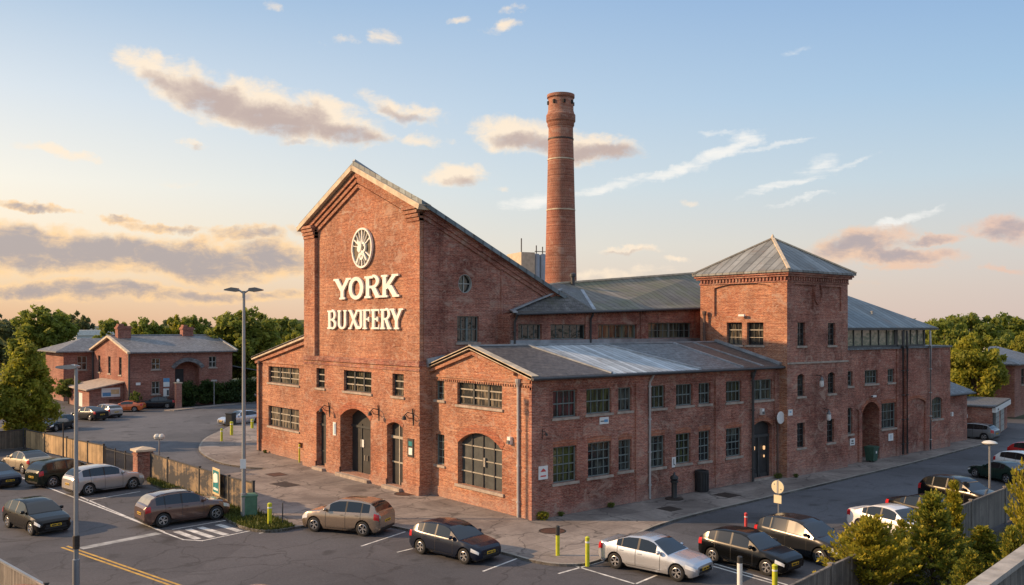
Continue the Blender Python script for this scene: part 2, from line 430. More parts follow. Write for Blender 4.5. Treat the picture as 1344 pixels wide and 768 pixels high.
def sun_spot_fence():
    m, nt, b = newmat('timber_sun_spots')
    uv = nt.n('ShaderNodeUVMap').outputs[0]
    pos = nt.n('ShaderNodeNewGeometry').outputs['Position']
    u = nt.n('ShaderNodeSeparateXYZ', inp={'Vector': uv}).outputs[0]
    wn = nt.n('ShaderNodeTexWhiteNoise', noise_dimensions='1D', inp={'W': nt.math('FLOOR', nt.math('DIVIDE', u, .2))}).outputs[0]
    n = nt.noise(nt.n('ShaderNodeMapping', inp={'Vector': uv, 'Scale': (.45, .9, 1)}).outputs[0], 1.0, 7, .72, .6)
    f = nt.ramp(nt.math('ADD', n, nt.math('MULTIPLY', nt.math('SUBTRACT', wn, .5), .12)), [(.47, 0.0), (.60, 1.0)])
    c = nt.mix(f, (0.045, 0.046, 0.050), (0.30, 0.215, 0.125))  # shaded boards with tan sun spots, painted in as noise patches
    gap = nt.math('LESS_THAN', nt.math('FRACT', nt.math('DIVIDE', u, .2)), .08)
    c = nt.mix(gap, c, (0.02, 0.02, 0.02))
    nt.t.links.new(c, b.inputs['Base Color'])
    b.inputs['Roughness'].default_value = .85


sun_spot_fence()
leafmat('leaf_mid', (0.155, 0.20, 0.042), (0.25, 0.275, 0.06))
leafmat('leaf_dark', (0.115, 0.16, 0.044), (0.19, 0.225, 0.055))
leafmat('leaf_bright', (0.20, 0.225, 0.034), (0.34, 0.32, 0.052))
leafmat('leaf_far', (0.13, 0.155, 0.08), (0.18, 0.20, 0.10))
leafmat('leaf_hedge', (0.032, 0.060, 0.020), (0.060, 0.095, 0.028))
leafmat('needle', (0.10, 0.135, 0.024), (0.19, 0.21, 0.035), (0.44, 0.37, 0.05), 0.45, 0.28)
leafmat('needle_gold', (0.17, 0.175, 0.025), (0.30, 0.27, 0.03), (0.52, 0.42, 0.055), 0.45, 0.35)
leafmat('grass_blade', (0.05, 0.07, 0.015), (0.11, 0.12, 0.03), trans=0.2)
# vehicles
plain('tyre', (0.018, 0.018, 0.018), 0.85, var=0.2)
plain('alloy', (0.52, 0.52, 0.53), 0.32, 0.75, var=0.1)
plain('alloy_gap', (0.02, 0.02, 0.02), 0.6, var=0.1)
plain('car_trim', (0.015, 0.015, 0.016), 0.5, var=0.1)
plain('car_glass', (0.012, 0.015, 0.017), 0.05, var=0.1, spec=0.8)
plain('car_glass_pale', (0.30, 0.28, 0.22), 0.08, var=0.2, spec=0.8)
plain('head_lamp', (0.72, 0.76, 0.80), 0.10, 0.2, var=0.1)
plain('tail_lamp', (0.45, 0.02, 0.025), 0.15, var=0.15)
plain('plate_yellow', (0.72, 0.44, 0.03), 0.5, var=0.05)
plain('plate_white', (0.7, 0.7, 0.68), 0.5, var=0.05)


def paint(name, col, metal=0.35, rough=0.34):
    dark = sum(col) < 0.2
    return plain(name, col, rough, metal * (.3 if dark else 1), var=0.06, scale=0.8, coat=.22 if dark else .9, spec=.25 if dark else .5)


# ------------------------------------------------------------------ helpers
def T(o, label=None, cat=None, group=None, kind=None):
    if label:
        o['label'] = label
    if cat:
        o['category'] = cat
    if group:
        o['group'] = group
    if kind:
        o['kind'] = kind
    return o


def empty(name, loc=(0, 0, 0), rz=0.0, label=None, cat=None, group=None):
    o = bpy.data.objects.new(name, None)
    COL.objects.link(o)
    o.location = loc
    o.rotation_euler = (0, 0, rz)
    o.empty_display_size = 0.3
    return T(o, label, cat, group)


class MB:
    def __init__(s):
        s.v = []
        s.f = []

    def add(s, verts, faces):
        k = len(s.v)
        s.v.extend([tuple(p) for p in verts])
        s.f.extend([tuple(i + k for i in f) for f in faces])
        return s

    def poly(s, pts):
        return s.add(pts, [tuple(range(len(pts)))])

    def box(s, x0, x1, y0, y1, z0, z1):
        v = [(x, y, z) for z in (z0, z1) for y in (y0, y1) for x in (x0, x1)]
        return s.add(v, [(0, 2, 3, 1), (4, 5, 7, 6), (0, 1, 5, 4), (2, 6, 7, 3), (0, 4, 6, 2), (1, 3, 7, 5)])

    def beam(s, p0, p1, w, h, up=(0, 0, 1), off=(0, 0)):
        p0, p1 = Vector(p0), Vector(p1)
        d = (p1 - p0).normalized()
        up = Vector(up)
        a = d.cross(up)
        if a.length < 1e-4:
            a = d.cross(Vector((1, 0, 0)))
        a.normalize()
        c = a.cross(d).normalized()
        o = a * off[0] + c * off[1]
        q = []
        for p in (p0, p1):
            for sa, sc in ((-1, -1), (1, -1), (1, 1), (-1, 1)):
                q.append(p + o + a * (sa * w / 2) + c * (sc * h / 2))
        return s.add(q, [(3, 2, 1, 0), (4, 5, 6, 7), (0, 1, 5, 4), (1, 2, 6, 5), (2, 3, 7, 6), (3, 0, 4, 7)])

    def tube(s, pts, rad, n=10, cap=True):
        pts = [Vector(p) for p in pts]
        if not hasattr(rad, '__len__'):
            rad = [rad] * len(pts)
        rings = []
        for i, p in enumerate(pts):
            d = (pts[min(i + 1, len(pts) - 1)] - pts[max(i - 1, 0)]).normalized()
            a = d.cross(Vector((0, 0, 1)))
            if a.length < 1e-3:
                a = Vector((1, 0, 0))
            a.normalize()
            c = a.cross(d).normalized()
            rings.append([p + (a * math.cos(2 * math.pi * k / n) + c * math.sin(2 * math.pi * k / n)) * rad[i] for k in range(n)])
        v = [q for r_ in rings for q in r_]
        f = []
        for i in range(len(pts) - 1):
            for k in range(n):
                f.append((i * n + k, i * n + (k + 1) % n, (i + 1) * n + (k + 1) % n, (i + 1) * n + k))
        if cap:
            f.append(tuple(range(n))[::-1])
            f.append(tuple((len(pts) - 1) * n + k for k in range(n)))
        return s.add(v, f)

    def lathe(s, prof, n=20, at=(0, 0, 0), axis='z', cap=True):
        v = []
        for r_, z in prof:
            for k in range(n):
                t = 2 * math.pi * k / n
                if axis == 'z':
                    v.append((at[0] + r_ * math.cos(t), at[1] + r_ * math.sin(t), at[2] + z))
                else:
                    v.append((at[0] + r_ * math.cos(t), at[1] + z, at[2] + r_ * math.sin(t)))
        f = []
        for i in range(len(prof) - 1):
            for k in range(n):
                f.append((i * n + k, i * n + (k + 1) % n, (i + 1) * n + (k + 1) % n, (i + 1) * n + k))
        if cap and prof[0][0] > 1e-3:
            f.append(tuple(range(n))[::-1])
        if cap and prof[-1][0] > 1e-3:
            f.append(tuple((len(prof) - 1) * n + k for k in range(n)))
        return s.add(v, f)

    def prism(s, pts2, z0, z1):
        n = len(pts2)
        v = [(x, y, z0) for x, y in pts2] + [(x, y, z1) for x, y in pts2]
        f = [tuple(range(n))[::-1], tuple(range(n, 2 * n))]
        f += [(i, (i + 1) % n, n + (i + 1) % n, n + i) for i in range(n)]
        return s.add(v, f)

    def slab(s, pts, th):
        """a tilted sheet given thickness downwards"""
        n = len(pts)
        v = [Vector(p) for p in pts]
        w = [p - Vector((0, 0, th)) for p in v]
        f = [tuple(range(n)), tuple(range(n, 2 * n))[::-1]]
        f += [(i, n + i, n + (i + 1) % n, (i + 1) % n) for i in range(n)]
        return s.add(v + w, f)

    def build(s, name, mat, parent=None, smooth=None, uv=True, loc=None):
        me = bpy.data.meshes.new(name)
        me.from_pydata([tuple(p) for p in s.v], [], s.f)
        me.materials.append(MATS[mat] if isinstance(mat, str) else mat)
        if uv:
            box_uv(me)
        if smooth:
            me.shade_smooth()
            me.set_sharp_from_angle(angle=R(smooth))
        me.update()
        o = bpy.data.objects.new(name, me)
        COL.objects.link(o)
        if parent:
            o.parent = parent
        if loc:
            o.location = loc
        return o


def box_uv(me):
    uvl = me.uv_layers.new(name='UVMap')
    co = np.empty(len(me.vertices) * 3)
    me.vertices.foreach_get('co', co)
    co = co.reshape(-1, 3)
    data = np.empty((len(me.loops), 2))
    for p in me.polygons:
        n = p.normal
        if abs(n.z) > 0.97:
            t = Vector((1, 0, 0))
            b = Vector((0, 1, 0))
        else:
            t = Vector((0, 0, 1)).cross(n).normalized()
            if abs(t.x) + abs(t.y) > 0 and (t.x + t.y * 0.999) < 0:
                t = -t
            b = n.cross(t).normalized()
            if b.z < 0:
                b = -b
        for li in p.loop_indices:
            c = co[me.loops[li].vertex_index]
            data[li] = (c[0] * t.x + c[1] * t.y + c[2] * t.z, c[0] * b.x + c[1] * b.y + c[2] * b.z)
    uvl.data.foreach_set('uv', data.ravel())


def inside(pt, poly):
    x, y = pt
    c = False
    n = len(poly)
    for i in range(n):
        x1, y1 = poly[i]
        x2, y2 = poly[(i + 1) % n]
        if (y1 > y) != (y2 > y) and x < (x2 - x1) * (y - y1) / (y2 - y1) + x1:
            c = not c
    return c


class Plane:
    """a facade: 'X' faces -X (u runs along Y), 'Y' faces -Y (u runs along X); d is metres proud of it"""

    def __init__(s, kind, c):
        s.k, s.c = kind, c

    def p(s, u, z, d=0.0):
        return (s.c - d, u, z) if s.k == 'X' else (u, s.c - d, z)

    def box(s, mb, u0, u1, z0, z1, d0, d1):
        if s.k == 'X':
            mb.box(s.c - d1, s.c - d0, u0, u1, z0, z1)
        else:
            mb.box(u0, u1, s.c - d1, s.c - d0, z0, z1)
        return mb


def rect(u0, u1, z0, z1):
    return [(u0, z0), (u1, z0), (u1, z1), (u0, z1)]


def arch(u0, u1, z0, zs, rise, n=12):
    """opening with a segmental head"""
    w = (u1 - u0) / 2
    rr = (w * w + rise * rise) / (2 * rise)
    uc, zc = (u0 + u1) / 2, zs + rise - rr
    a = math.asin(min(1, w / rr))
    pts = [(u0, z0), (u1, z0)]
    for i in range(n + 1):
        t = a - 2 * a * i / n
        pts.append((uc + rr * math.sin(t), zc + rr * math.cos(t)))
    return pts


def wall_sheet(mb, pl, outline, holes=(), reveal=0.22):
    holes = [h if isinstance(h, tuple) and len(h) == 2 and isinstance(h[1], float) else (h, reveal) for h in holes]
    verts, edges = [], []
    for loop in [outline] + [h[0] for h in holes]:
        k = len(verts)
        verts += [Vector(p) for p in loop]
        edges += [(k + i, k + (i + 1) % len(loop)) for i in range(len(loop))]
    vo, eo, fo, *_ = delaunay_2d_cdt(verts, edges, [], 0, 1e-5)
    vv = [pl.p(p.x, p.y) for p in vo]
    ff = []
    for f in fo:
        c = sum((Vector(vo[i]) for i in f), Vector((0, 0))) / len(f)
        if inside(c, outline) and not any(inside(c, h[0]) for h in holes):
            a, b_, c_ = (Vector(vv[i]) for i in f[:3])
            n = (b_ - a).cross(c_ - a)
            ok = n.x < 0 if pl.k == 'X' else n.y < 0
            ff.append(tuple(f) if ok else tuple(f)[::-1])
    mb.add(vv, ff)
    for h, rv in holes:
        n = len(h)
        for i in range(n):
            (u0, z0), (u1, z1) = h[i], h[(i + 1) % n]
            mb.poly([pl.p(u0, z0), pl.p(u1, z1), pl.p(u1, z1, -rv), pl.p(u0, z0, -rv)])
    return mb


def fill(mb, pl, loop, d):
    wall_sheet(mb, Plane(pl.k, pl.c - d), loop)
    return mb


def window(parent, pl, u0, u1, z0, z1, cols=3, rows=3, frame='frame_green', glass='glass_shade', depth=0.2, sill=True, mull=(), rise=0.0, bar=0.036, edge=0.065, rail='same', label=None, sillmat='stone_sill', rails=()):
    """frame with glazing bars, pane and sill, set back in its opening; returns the opening"""
    hole = arch(u0, u1, z0, z1, rise) if rise else rect(u0, u1, z0, z1)
    zt = z1 + rise
    f = MB()
    e = edge
    pl.box(f, u0, u0 + e, z0, z1 if rise else z1, -depth, -depth + 0.07)
    pl.box(f, u1 - e, u1, z0, z1, -depth, -depth + 0.07)
    pl.box(f, u0 + e, u1 - e, z0, z0 + e, -depth, -depth + 0.07)
    if not rise:
        pl.box(f, u0 + e, u1 - e, z1 - e, z1, -depth, -depth + 0.07)
    else:
        top = [p for p in hole[2:]]
        for a, b in zip(top[:-1], top[1:]):
            f.beam(pl.p(a[0], a[1] - 0.03, -depth + 0.035), pl.p(b[0], b[1] - 0.03, -depth + 0.035), 0.066, 0.07, up=pl.p(0, 0, 1) if False else ((-1, 0, 0) if pl.k == 'X' else (0, -1, 0)))
    for m in mull:
        um = u0 + (u1 - u0) * m
        pl.box(f, um - 0.07, um + 0.07, z0 + e, zt - e, -depth + 0.004, -depth + 0.085)
    for i in range(1, cols):
        u = u0 + (u1 - u0) * i / cols
        if any(abs(u - (u0 + (u1 - u0) * m)) < 0.09 for m in mull):
            continue
        pl.box(f, u - bar / 2, u + bar / 2, z0 + e, zt - e * (1 if not rise else 0.7), -depth + 0.012, -depth + 0.052)
    r2 = MB()
    for j in range(1, rows):
        z = z0 + (zt - z0) * j / rows
        th = bar * (1.7 if j in rails else 1.0)
        pl.box(f if rail == 'same' else r2, u0 + e, u1 - e, z - th / 2, z + th / 2, -depth + 0.008, -depth + 0.06)
    o = f.build('window', frame, parent)
    if label:
        o['label'] = label
    if r2.v:
        r2.build('glazing_bar', rail, o)
    g = MB()
    fill(g, pl, hole, -depth + 0.015)
    g.build('pane', glass, o)
    if sill:
        s = MB()
        pl.box(s, u0 - 0.12, u1 + 0.12, z0 - 0.14, z0 - 0.002, -depth + 0.02, 0.09)
        s.build('sill', sillmat, o)
    return hole


def lintel(parent, pl, u0, u1, zs, rise, h=0.36, proud=0.025, name='arch', mat='brick_arch', n=14, over=0.25):
    """ring of upright bricks over an opening"""
    lo = arch(u0 - 0.0, u1 + 0.0, zs - 1, zs, max(rise, 0.02), n)[2:]
    w = (u1 - u0) / 2
    uc = (u0 + u1) / 2
    mb = MB()
    out = []
    for (u, z) in lo:
        t = (u - uc) / w
        out.append((u + t * over, z + h * (1 - 0.25 * abs(t))))
    for i in range(len(lo) - 1):
        a, b, c, d = lo[i], lo[i + 1], out[i + 1], out[i]
        q = [pl.p(*a, proud), pl.p(*b, proud), pl.p(*c, proud), pl.p(*d, proud)]
        k = [pl.p(*a, -0.05), pl.p(*b, -0.05), pl.p(*c, -0.05), pl.p(*d, -0.05)]
        mb.add(q + k, [(0, 1, 2, 3), (0, 4, 5, 1), (2, 6, 7, 3)] + ([(0, 3, 7, 4)] if i == 0 else []) + ([(1, 5, 6, 2)] if i == len(lo) - 2 else []))
    return mb.build(name, mat, parent)


def shape_mesh(polys, pl, d0, d1, name, mat, parent):
    """union of 2D outlines on a facade, given thickness"""
    verts, faces = [], []
    for p in polys:
        k = len(verts)
        verts += [Vector(q) for q in p]
        faces.append(list(range(k, k + len(p))))
    vo, eo, fo, *_ = delaunay_2d_cdt(verts, [], faces, 1, 1e-4)
    fo = [f for f in fo if any(inside(sum((Vector(vo[i]) for i in f), Vector((0, 0))) / len(f), p) for p in polys)]
    n = len(vo)
    mb = MB()
    v = [pl.p(p.x, p.y, d1) for p in vo] + [pl.p(p.x, p.y, d0) for p in vo]
    cnt = {}
    for f in fo:
        for i in range(len(f)):
            e = (f[i], f[(i + 1) % len(f)])
            cnt[tuple(sorted(e))] = cnt.get(tuple(sorted(e)), 0) + 1
    ff = [tuple(f) for f in fo] + [(a, b, b + n, a + n) for (a, b), c in cnt.items() if c == 1]
    mb.add(v, ff)
    return mb.build(name, mat, parent)

# ================================================================== MAIN BRICK BUILDING
BW = empty('brewery_building', (0, 0, 0), 0, 'large red brick industrial building with a tall lettered gable and square corner tower', 'building')


def part(mb, name, mat, parent=BW, label=None, smooth=None):
    o = mb.build(name, mat, parent, smooth)
    if label:
        o['label'] = label
    return o


# ---- gabled hall (front on X=-0.5, pilasters and ground storeys on X=-0.75)
TF = Plane('X', -0.5)       # recessed upper panel
TP = Plane('X', -0.78)      # lower storeys and pilasters
Y0, Y1 = 9.25, 24.45
YC = (Y0 + Y1) / 2
ZE, ZP, ZSTR = 17.25, 20.45, 7.65
holes = []
sh = []
# windows of the lower storeys
for (a, b, z0, z1, cols, rows, mull) in [(21.25, 22.5, 5.72, 7.1, 2, 3, ()), (14.85, 18.5, 5.72, 7.1, 3, 3, (1 / 3, 2 / 3)), (11.0, 12.3, 5.74, 7.12, 2, 3, ())]:
    sh.append(window(BW, TP, a, b, z0, z1, cols, rows, 'frame_dark', 'glass_front', 0.24, True, mull, rail='rail_pale', bar=0.042, rails=(1, 2)))
d1h = arch(21.05, 22.5, 0.22, 3.95, 0.22)
ach = arch(14.95, 19.0, 0.22, 3.95, 0.66, 18)
d3h = arch(11.1, 12.95, 0.22, 3.85, 0.28)
mb = MB()
wall_sheet(mb, TP, rect(Y0, Y1, -0.15, ZSTR), [(h, 0.26) for h in sh] + [(d1h, 0.42), (ach, 0.95), (d3h, 0.42)])
# side return of the projecting lower storeys and their top
mb.poly([(-0.78, Y0, -0.15), (0.12, Y0, -0.15), (0.12, Y0, ZSTR), (-0.78, Y0, ZSTR)])
mb.poly([(-0.78, Y1, -0.15), (0.4, Y1, -0.15), (0.4, Y1, ZSTR), (-0.78, Y1, ZSTR)])
mb.poly([(-0.78, Y0, ZSTR), (-0.78, Y1, ZSTR), (-0.4, Y1, ZSTR), (-0.4, Y0, ZSTR)])
hall = part(mb, 'wall', 'brick_red', label='lower front wall of the gabled hall with three doors')
lintel(hall, TP, 14.95, 19.0, 3.95, 0.66, 0.5)
lintel(hall, TP, 21.05, 22.5, 3.95, 0.22, 0.3, over=0.12)
lintel(hall, TP, 11.1, 12.95, 3.85, 0.28, 0.3, over=0.12)
# upper gable wall
mb = MB()
oc = arch  # noqa
wall_sheet(mb, TF, [(Y0 + .02, ZSTR), (Y1 - .02, ZSTR), (Y1 - .02, ZE), (YC, ZP), (Y0 + .02, ZE)])
gab = part(mb, 'wall', 'brick_red', label='tall gable wall carrying the white lettering')
for (a, b) in [(Y0, Y0 + 1.4), (Y1 - 1.65, Y1)]:
    m = MB()
    TP.box(m, a, b, ZSTR + 0.3, ZE - 0.35, -0.3, 0.0)
    part(m, 'pilaster', 'brick_red', gab)
    m = MB()
    for i, (zz, d) in enumerate([(ZE - 0.95, 0.06), (ZE - 0.72, 0.14), (ZE - 0.49, 0.22), (ZE - 0.26, 0.30)]):
        TP.box(m, a - (0.0 if a > 15 else 0.0), b + (0.05 * i if a < 15 else 0), zz, zz + 0.20, -0.3, d)
    part(m, 'corbel', 'brick_red', gab)
# string course
m = MB()
TP.box(m, Y0 - 0.06, Y1 + 0.06, ZSTR - 0.02, ZSTR + 0.08, -0.3, 0.09)
TP.box(m, Y0 - 0.02, Y1 + 0.02, ZSTR - 0.30, ZSTR - 0.16, -0.1, 0.05)
TP.box(m, Y0 - 0.02, Y1 + 0.02, ZSTR + 0.08, ZSTR + 0.30, -0.3, 0.04)
part(m, 'string_course', 'brick_dark', hall)
for a, b in [(Y0 - 0.05, 11.1), (12.95, 14.95), (19.0, 21.05), (22.5, Y1 + 0.05)]:
    m = MB()
    TP.box(m, a, b, -0.15, 0.55, -0.05, 0.09)
    part(m, 'plinth', 'brick_red', hall)
# raking corbels and stone verge
up = (-1, 0, 0)
for sgn in (1, -1):
    yo, yi = (Y1 + 0.45, YC) if sgn > 0 else (Y0 - 0.45, YC)
    sl = (ZP - ZE) / (YC - Y0)
    ze = ZP - sl * abs(yo - yi)
    m = MB()
    for k, (dz, th, d) in enumerate([(-1.15, 0.22, 0.10), (-0.80, 0.26, 0.20), (-0.45, 0.28, 0.32)]):
        y_end = yo - sgn * (2.2 if k == 0 else 0.45)
        z_end = ZP - sl * abs(y_end - yi)
        m.beam((-0.5 - d / 2, y_end, z_end + dz), (-0.5 - d / 2, yi, ZP + dz), th, d + 0.1, up)
    part(m, 'raking_cornice', 'brick_red', gab)
    m = MB()
    m.beam((-0.72, yo, ze - 0.02), (-0.72, yi, ZP - 0.02), 0.32, 0.85, up)
    part(m, 'verge', 'stone_trim', gab)
# side wall with falling top, window and round opening
TS = Plane('Y', Y0)
XB, ZB = 10.4, 12.15
circ = [(2.55 + 0.52 * math.cos(2 * math.pi * k / 24), 12.65 + 0.58 * math.sin(2 * math.pi * k / 24)) for k in range(24)]
swh = window(BW, TS, 1.95, 3.6, 9.05, 10.65, 4, 2, 'frame_green', 'glass_shade', 0.22, mull=(0.5,))
mb = MB()
wall_sheet(mb, TS, [(0.12, 5.0), (XB, 5.0), (XB, ZB), (-0.5, ZE), (-0.5, ZSTR), (0.12, ZSTR)], [(swh, 0.22), (circ, 0.3)])
mb.poly([(0.4, Y1, 0), (XB, Y1, 0), (XB, Y1, ZB), (-0.5, Y1, ZE), (-0.5, Y1, ZSTR), (0.4, Y1, ZSTR)])
mb.poly([(XB, Y0, 0), (XB, Y1, 0), (XB, Y1, ZB), (XB, YC, ZB + ZP - ZE), (XB, Y0, ZB)])
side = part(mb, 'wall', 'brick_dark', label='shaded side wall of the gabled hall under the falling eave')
o = MB()
wall_sheet(o, Plane('Y', Y0 + 0.24), circ)
rw = part(o, 'window', 'glass_shade', label='small round window high in the side wall')
o = MB()
for k in range(24):
    a, b = circ[k], circ[(k + 1) % 24]
    o.beam(TS.p(*a, -0.12), TS.p(*b, -0.12), 0.08, 0.2, up=(0, -1, 0))
TS.box(o, 2.52, 2.58, 12.1, 13.2, -0.22, -0.17)
TS.box(o, 2.05, 3.05, 12.62, 12.68, -0.215, -0.165)
part(o, 'frame', 'frame_grey', rw)
m = MB()
sl2 = (ZE - ZB) / (XB + 0.5)
for dz, th, d in [(-0.75, 0.22, 0.08), (-0.48, 0.26, 0.17), (-0.2, 0.24, 0.27)]:
    m.beam((-0.5, Y0 - d / 2, ZE + dz), (XB, Y0 - d / 2, ZB + dz), th, d + 0.06, (0, -1, 0))
part(m, 'raking_cornice', 'brick_dark', side)
m = MB()     # shallow rib outlining the blind panel
for a, b in [((0.7, 15.95), (5.4, 13.6)), ((5.4, 13.6), (5.4, 9.3))]:
    m.beam(TS.p(*a, 0.03), TS.p(*b, 0.03), 0.13, 0.08, (0, -1, 0))
TS.box(m, -0.5, 0.55, 8.0, 16.1, -0.02, 0.07)
part(m, 'rib', 'brick_dark', side)
# roof: falls away from the gable
rt = 0.28
m = MB()
A = Vector((-0.95, YC, ZP + 0.42))
dx = XB + 0.75 + 0.95
dzr = -sl2 * dx
for yo in (Y0 - 0.5, Y1 + 0.5):
    ze = ZP + 0.42 - (ZP - ZE) / (YC - Y0) * abs(yo - YC)
    E0 = Vector((-0.95, yo, ze))
    q = [A, E0, E0 + Vector((dx, 0, dzr)), A + Vector((dx, 0, dzr))]
    m.slab(q, rt)
hr = part(m, 'roof', 'metal_roof_blue', label='blue grey metal roof falling back from the gable')
m = MB()
m.beam(A + Vector((0, 0, 0.04)), A + Vector((dx, 0, dzr + 0.04)), 0.3, 0.14)
part(m, 'ridge_cap', 'lead', hr)


def door(name_mat, pl, loop, d, u0, u1, z0, zt, leaves=2, transom=None, rails=(), label=None, railmat='frame_dark', glazed=False):
    m = MB()
    fill(m, pl, loop, d)
    o = part(m, 'door', name_mat, label=label)
    m = MB()
    for k in range(1, leaves):
        u = u0 + (u1 - u0) * k / leaves
        pl.box(m, u - 0.05, u + 0.05, z0, zt, d - 0.02, d + 0.06)
    if transom:
        pl.box(m, u0, u1, transom - 0.08, transom + 0.08, d - 0.02, d + 0.09)
    for z in rails:
        pl.box(m, u0 + 0.04, u1 - 0.04, z - 0.045, z + 0.045, d - 0.02, d + 0.05)
    if m.v:
        part(m, 'rail', railmat, o)
    return o


dd = door('door_black', TP, d1h, -0.40, 21.05, 22.5, 0.22, 4.0, 2, 3.1, (1.25,), 'narrow dark door on the left of the arch')
dd = door('door_black', TP, ach, -0.93, 14.95, 19.0, 0.22, 3.5, 3, 3.3, (), 'dark double door deep inside the big arch')
h = MB()
for u in (16.85, 17.15):
    TP.box(h, u - 0.03, u + 0.03, 1.1, 1.45, -0.9, -0.82)
part(h, 'handle', 'rail_pale', dd)
h = MB()
TP.box(h, 17.35, 17.75, 1.95, 2.45, -0.90, -0.875)
TP.box(h, 15.75, 16.15, 1.7, 2.5, -0.90, -0.872)
part(h, 'notice', 'sign_white', dd)
dd = door('door_black', TP, d3h, -0.40, 11.1, 12.95, 0.22, 4.0, 2, 3.15, (1.6,), 'narrow dark door on the right of the arch', 'rail_pale')
m = MB()
for a, b, dp in [(21.0, 22.55, 0.4), (14.85, 19.1, 0.93), (11.0, 13.05, 0.4)]:
    TP.box(m, a, b, -0.15, 0.2, -dp, 0.35)
part(m, 'doorstep', 'stone_sill', hall)

# ---- left wing
LP = Plane('X', 0.0)
YL = 34.35
lw = []
for z0, z1 in ((5.6, 6.88), (2.15, 3.75)):
    lw.append(window(BW, LP, 26.85, 32.35, z0, z1, 3, 3, 'frame_dark', 'glass_front', 0.24, True, (1 / 3, 2 / 3), rail='rail_pale', bar=0.042, rails=(1, 2)))
niche = rect(26.25, 26.95, -0.1, 1.35)
mb = MB()
wall_sheet(mb, LP, [(Y1 - 0.1, -0.15), (YL, -0.15), (YL, 7.5), (Y1 - 0.1, 9.35)], [(h_, 0.26) for h_ in lw] + [(niche, 0.5)])
mb.poly([(0, YL, -.15), (14, YL, -.15), (14, YL, 7.3), (0, YL, 7.3)])
fill(mb, LP, niche, -0.5)
wing = part(mb, 'wall', 'brick_red', label='front wall of the low left wing')
m = MB()
LP.box(m, Y1, YL + 0.05, 7.12, 7.3, -0.05, 0.08)
LP.box(m, 33.6, YL + 0.03, -0.15, 7.0, -0.1, 0.1)
LP.box(m, Y1, 33.6, -0.15, 0.95, -0.1, 0.05)
part(m, 'cornice', 'brick_red', wing)
m = MB()
for d, a, b in [(0.09, 6.9, 0.14), (0.18, 6.99, 0.14)]:
    pass
m.beam((-0.10, YL + 0.55, 7.42), (-0.10, Y1 + 0.1, 9.42), 0.22, 0.5, (-1, 0, 0))
part(m, 'verge', 'stone_trim', wing)
m = MB()
m.beam((-0.05, YL + 0.2, 7.12), (-0.05, Y1 + 0.1, 9.02), 0.2, 0.3, (-1, 0, 0))
part(m, 'raking_cornice', 'brick_red', wing)
m = MB()
m.slab([(-0.35, YL + 0.6, 7.55), (-0.35, Y1 - 0.05, 9.62), (14, Y1 - 0.05, 9.62), (14, YL + 0.6, 7.55)], 0.14)
part(m, 'roof', 'slate_grey', label='single slope roof of the left wing')


def downpipe(pts, mat='pipe_grey', r=0.065, hopper=None, parent=BW):
    m = MB()
    m.tube(pts, r, 8)
    P0, P1 = Vector(pts[0]), Vector(pts[-1])
    zmin, zmax = min(P0.z, P1.z), max(P0.z, P1.z)
    z = zmin + 0.8
    while z < zmax - 0.6:
        q = P1 if P1.z == zmin else P0
        m.lathe([(r * 1.5, -0.04), (r * 1.5, 0.04)], 8, (q.x, q.y, z))
        z += 1.9
    o = part(m, 'downpipe', mat, parent, smooth=40)
    if hopper:
        h = MB()
        x, y, z = hopper
        h.lathe([(0.08, -0.2), (0.16, 0.05), (0.16, 0.22)], 8, (x, y, z))
        h.build('hopper', mat, o)
    return o


downpipe([(-0.16, 33.75, 7.3), (-0.16, 33.75, 0.0)], 'pipe_brown', 0.09, (-0.16, 33.75, 7.05))

# ---- low block on the corner (front X=0.1, long side Y=0)
KP = Plane('X', 0.1)
SP = Plane('Y', 0.0)
kh = []
kh.append((window(BW, KP, 7.95, 8.85, 5.68, 6.85, 2, 3, 'frame_green', 'glass_front', 0.22), 0.24))
kh.append((window(BW, KP, 7.95, 8.85, 1.85, 3.66, 2, 4, 'frame_green', 'glass_shade', 0.22), 0.24))
kh.append((window(BW, KP, 2.5, 6.65, 5.55, 6.88, 3, 3, 'frame_dark', 'glass_front', 0.24, True, (1 / 3, 2 / 3), rail='rail_pale', bar=0.042, rails=(1, 2)), 0.26))
gar = arch(2.5, 6.6, 1.0, 3.35, 0.72, 18)
mb = MB()
wall_sheet(mb, KP, [(0, -0.15), (9.3, -0.15), (9.3, 7.62), (5.05, 8.75), (0, 7.3)], kh + [(gar, 0.35)])
kw = part(mb, 'wall', 'brick_red', label='small gabled front wall beside the arched boarded opening')
lintel(kw, KP, 2.5, 6.6, 3.35, 0.72, 0.48)
m = MB()
fill(m, KP, gar, -0.33)
gd = part(m, 'door', 'door_slate', label='wide arched opening closed with grey boards in a grid')
m = MB()
for k in range(1, 4):
    u = 2.5 + 4.1 * k / 4
    KP.box(m, u - 0.035, u + 0.035, 1.0, 4.02 - 0.16 * abs(k - 2), -0.34, -0.26)
part(m, 'batten', 'gutter_dark', gd)
m = MB()
for z in (1.75, 2.5, 3.25):
    KP.box(m, 2.5, 6.6, z - 0.03, z + 0.03, -0.34, -0.27)
KP.box(m, 4.3, 4.42, 2.2, 2.7, -0.3, -0.2)
part(m, 'rail', 'rail_pale', gd)
m = MB()
KP.box(m, 2.3, 6.8, 0.84, 0.998, -0.33, 0.1)
part(m, 'sill', 'stone_sill', gd)
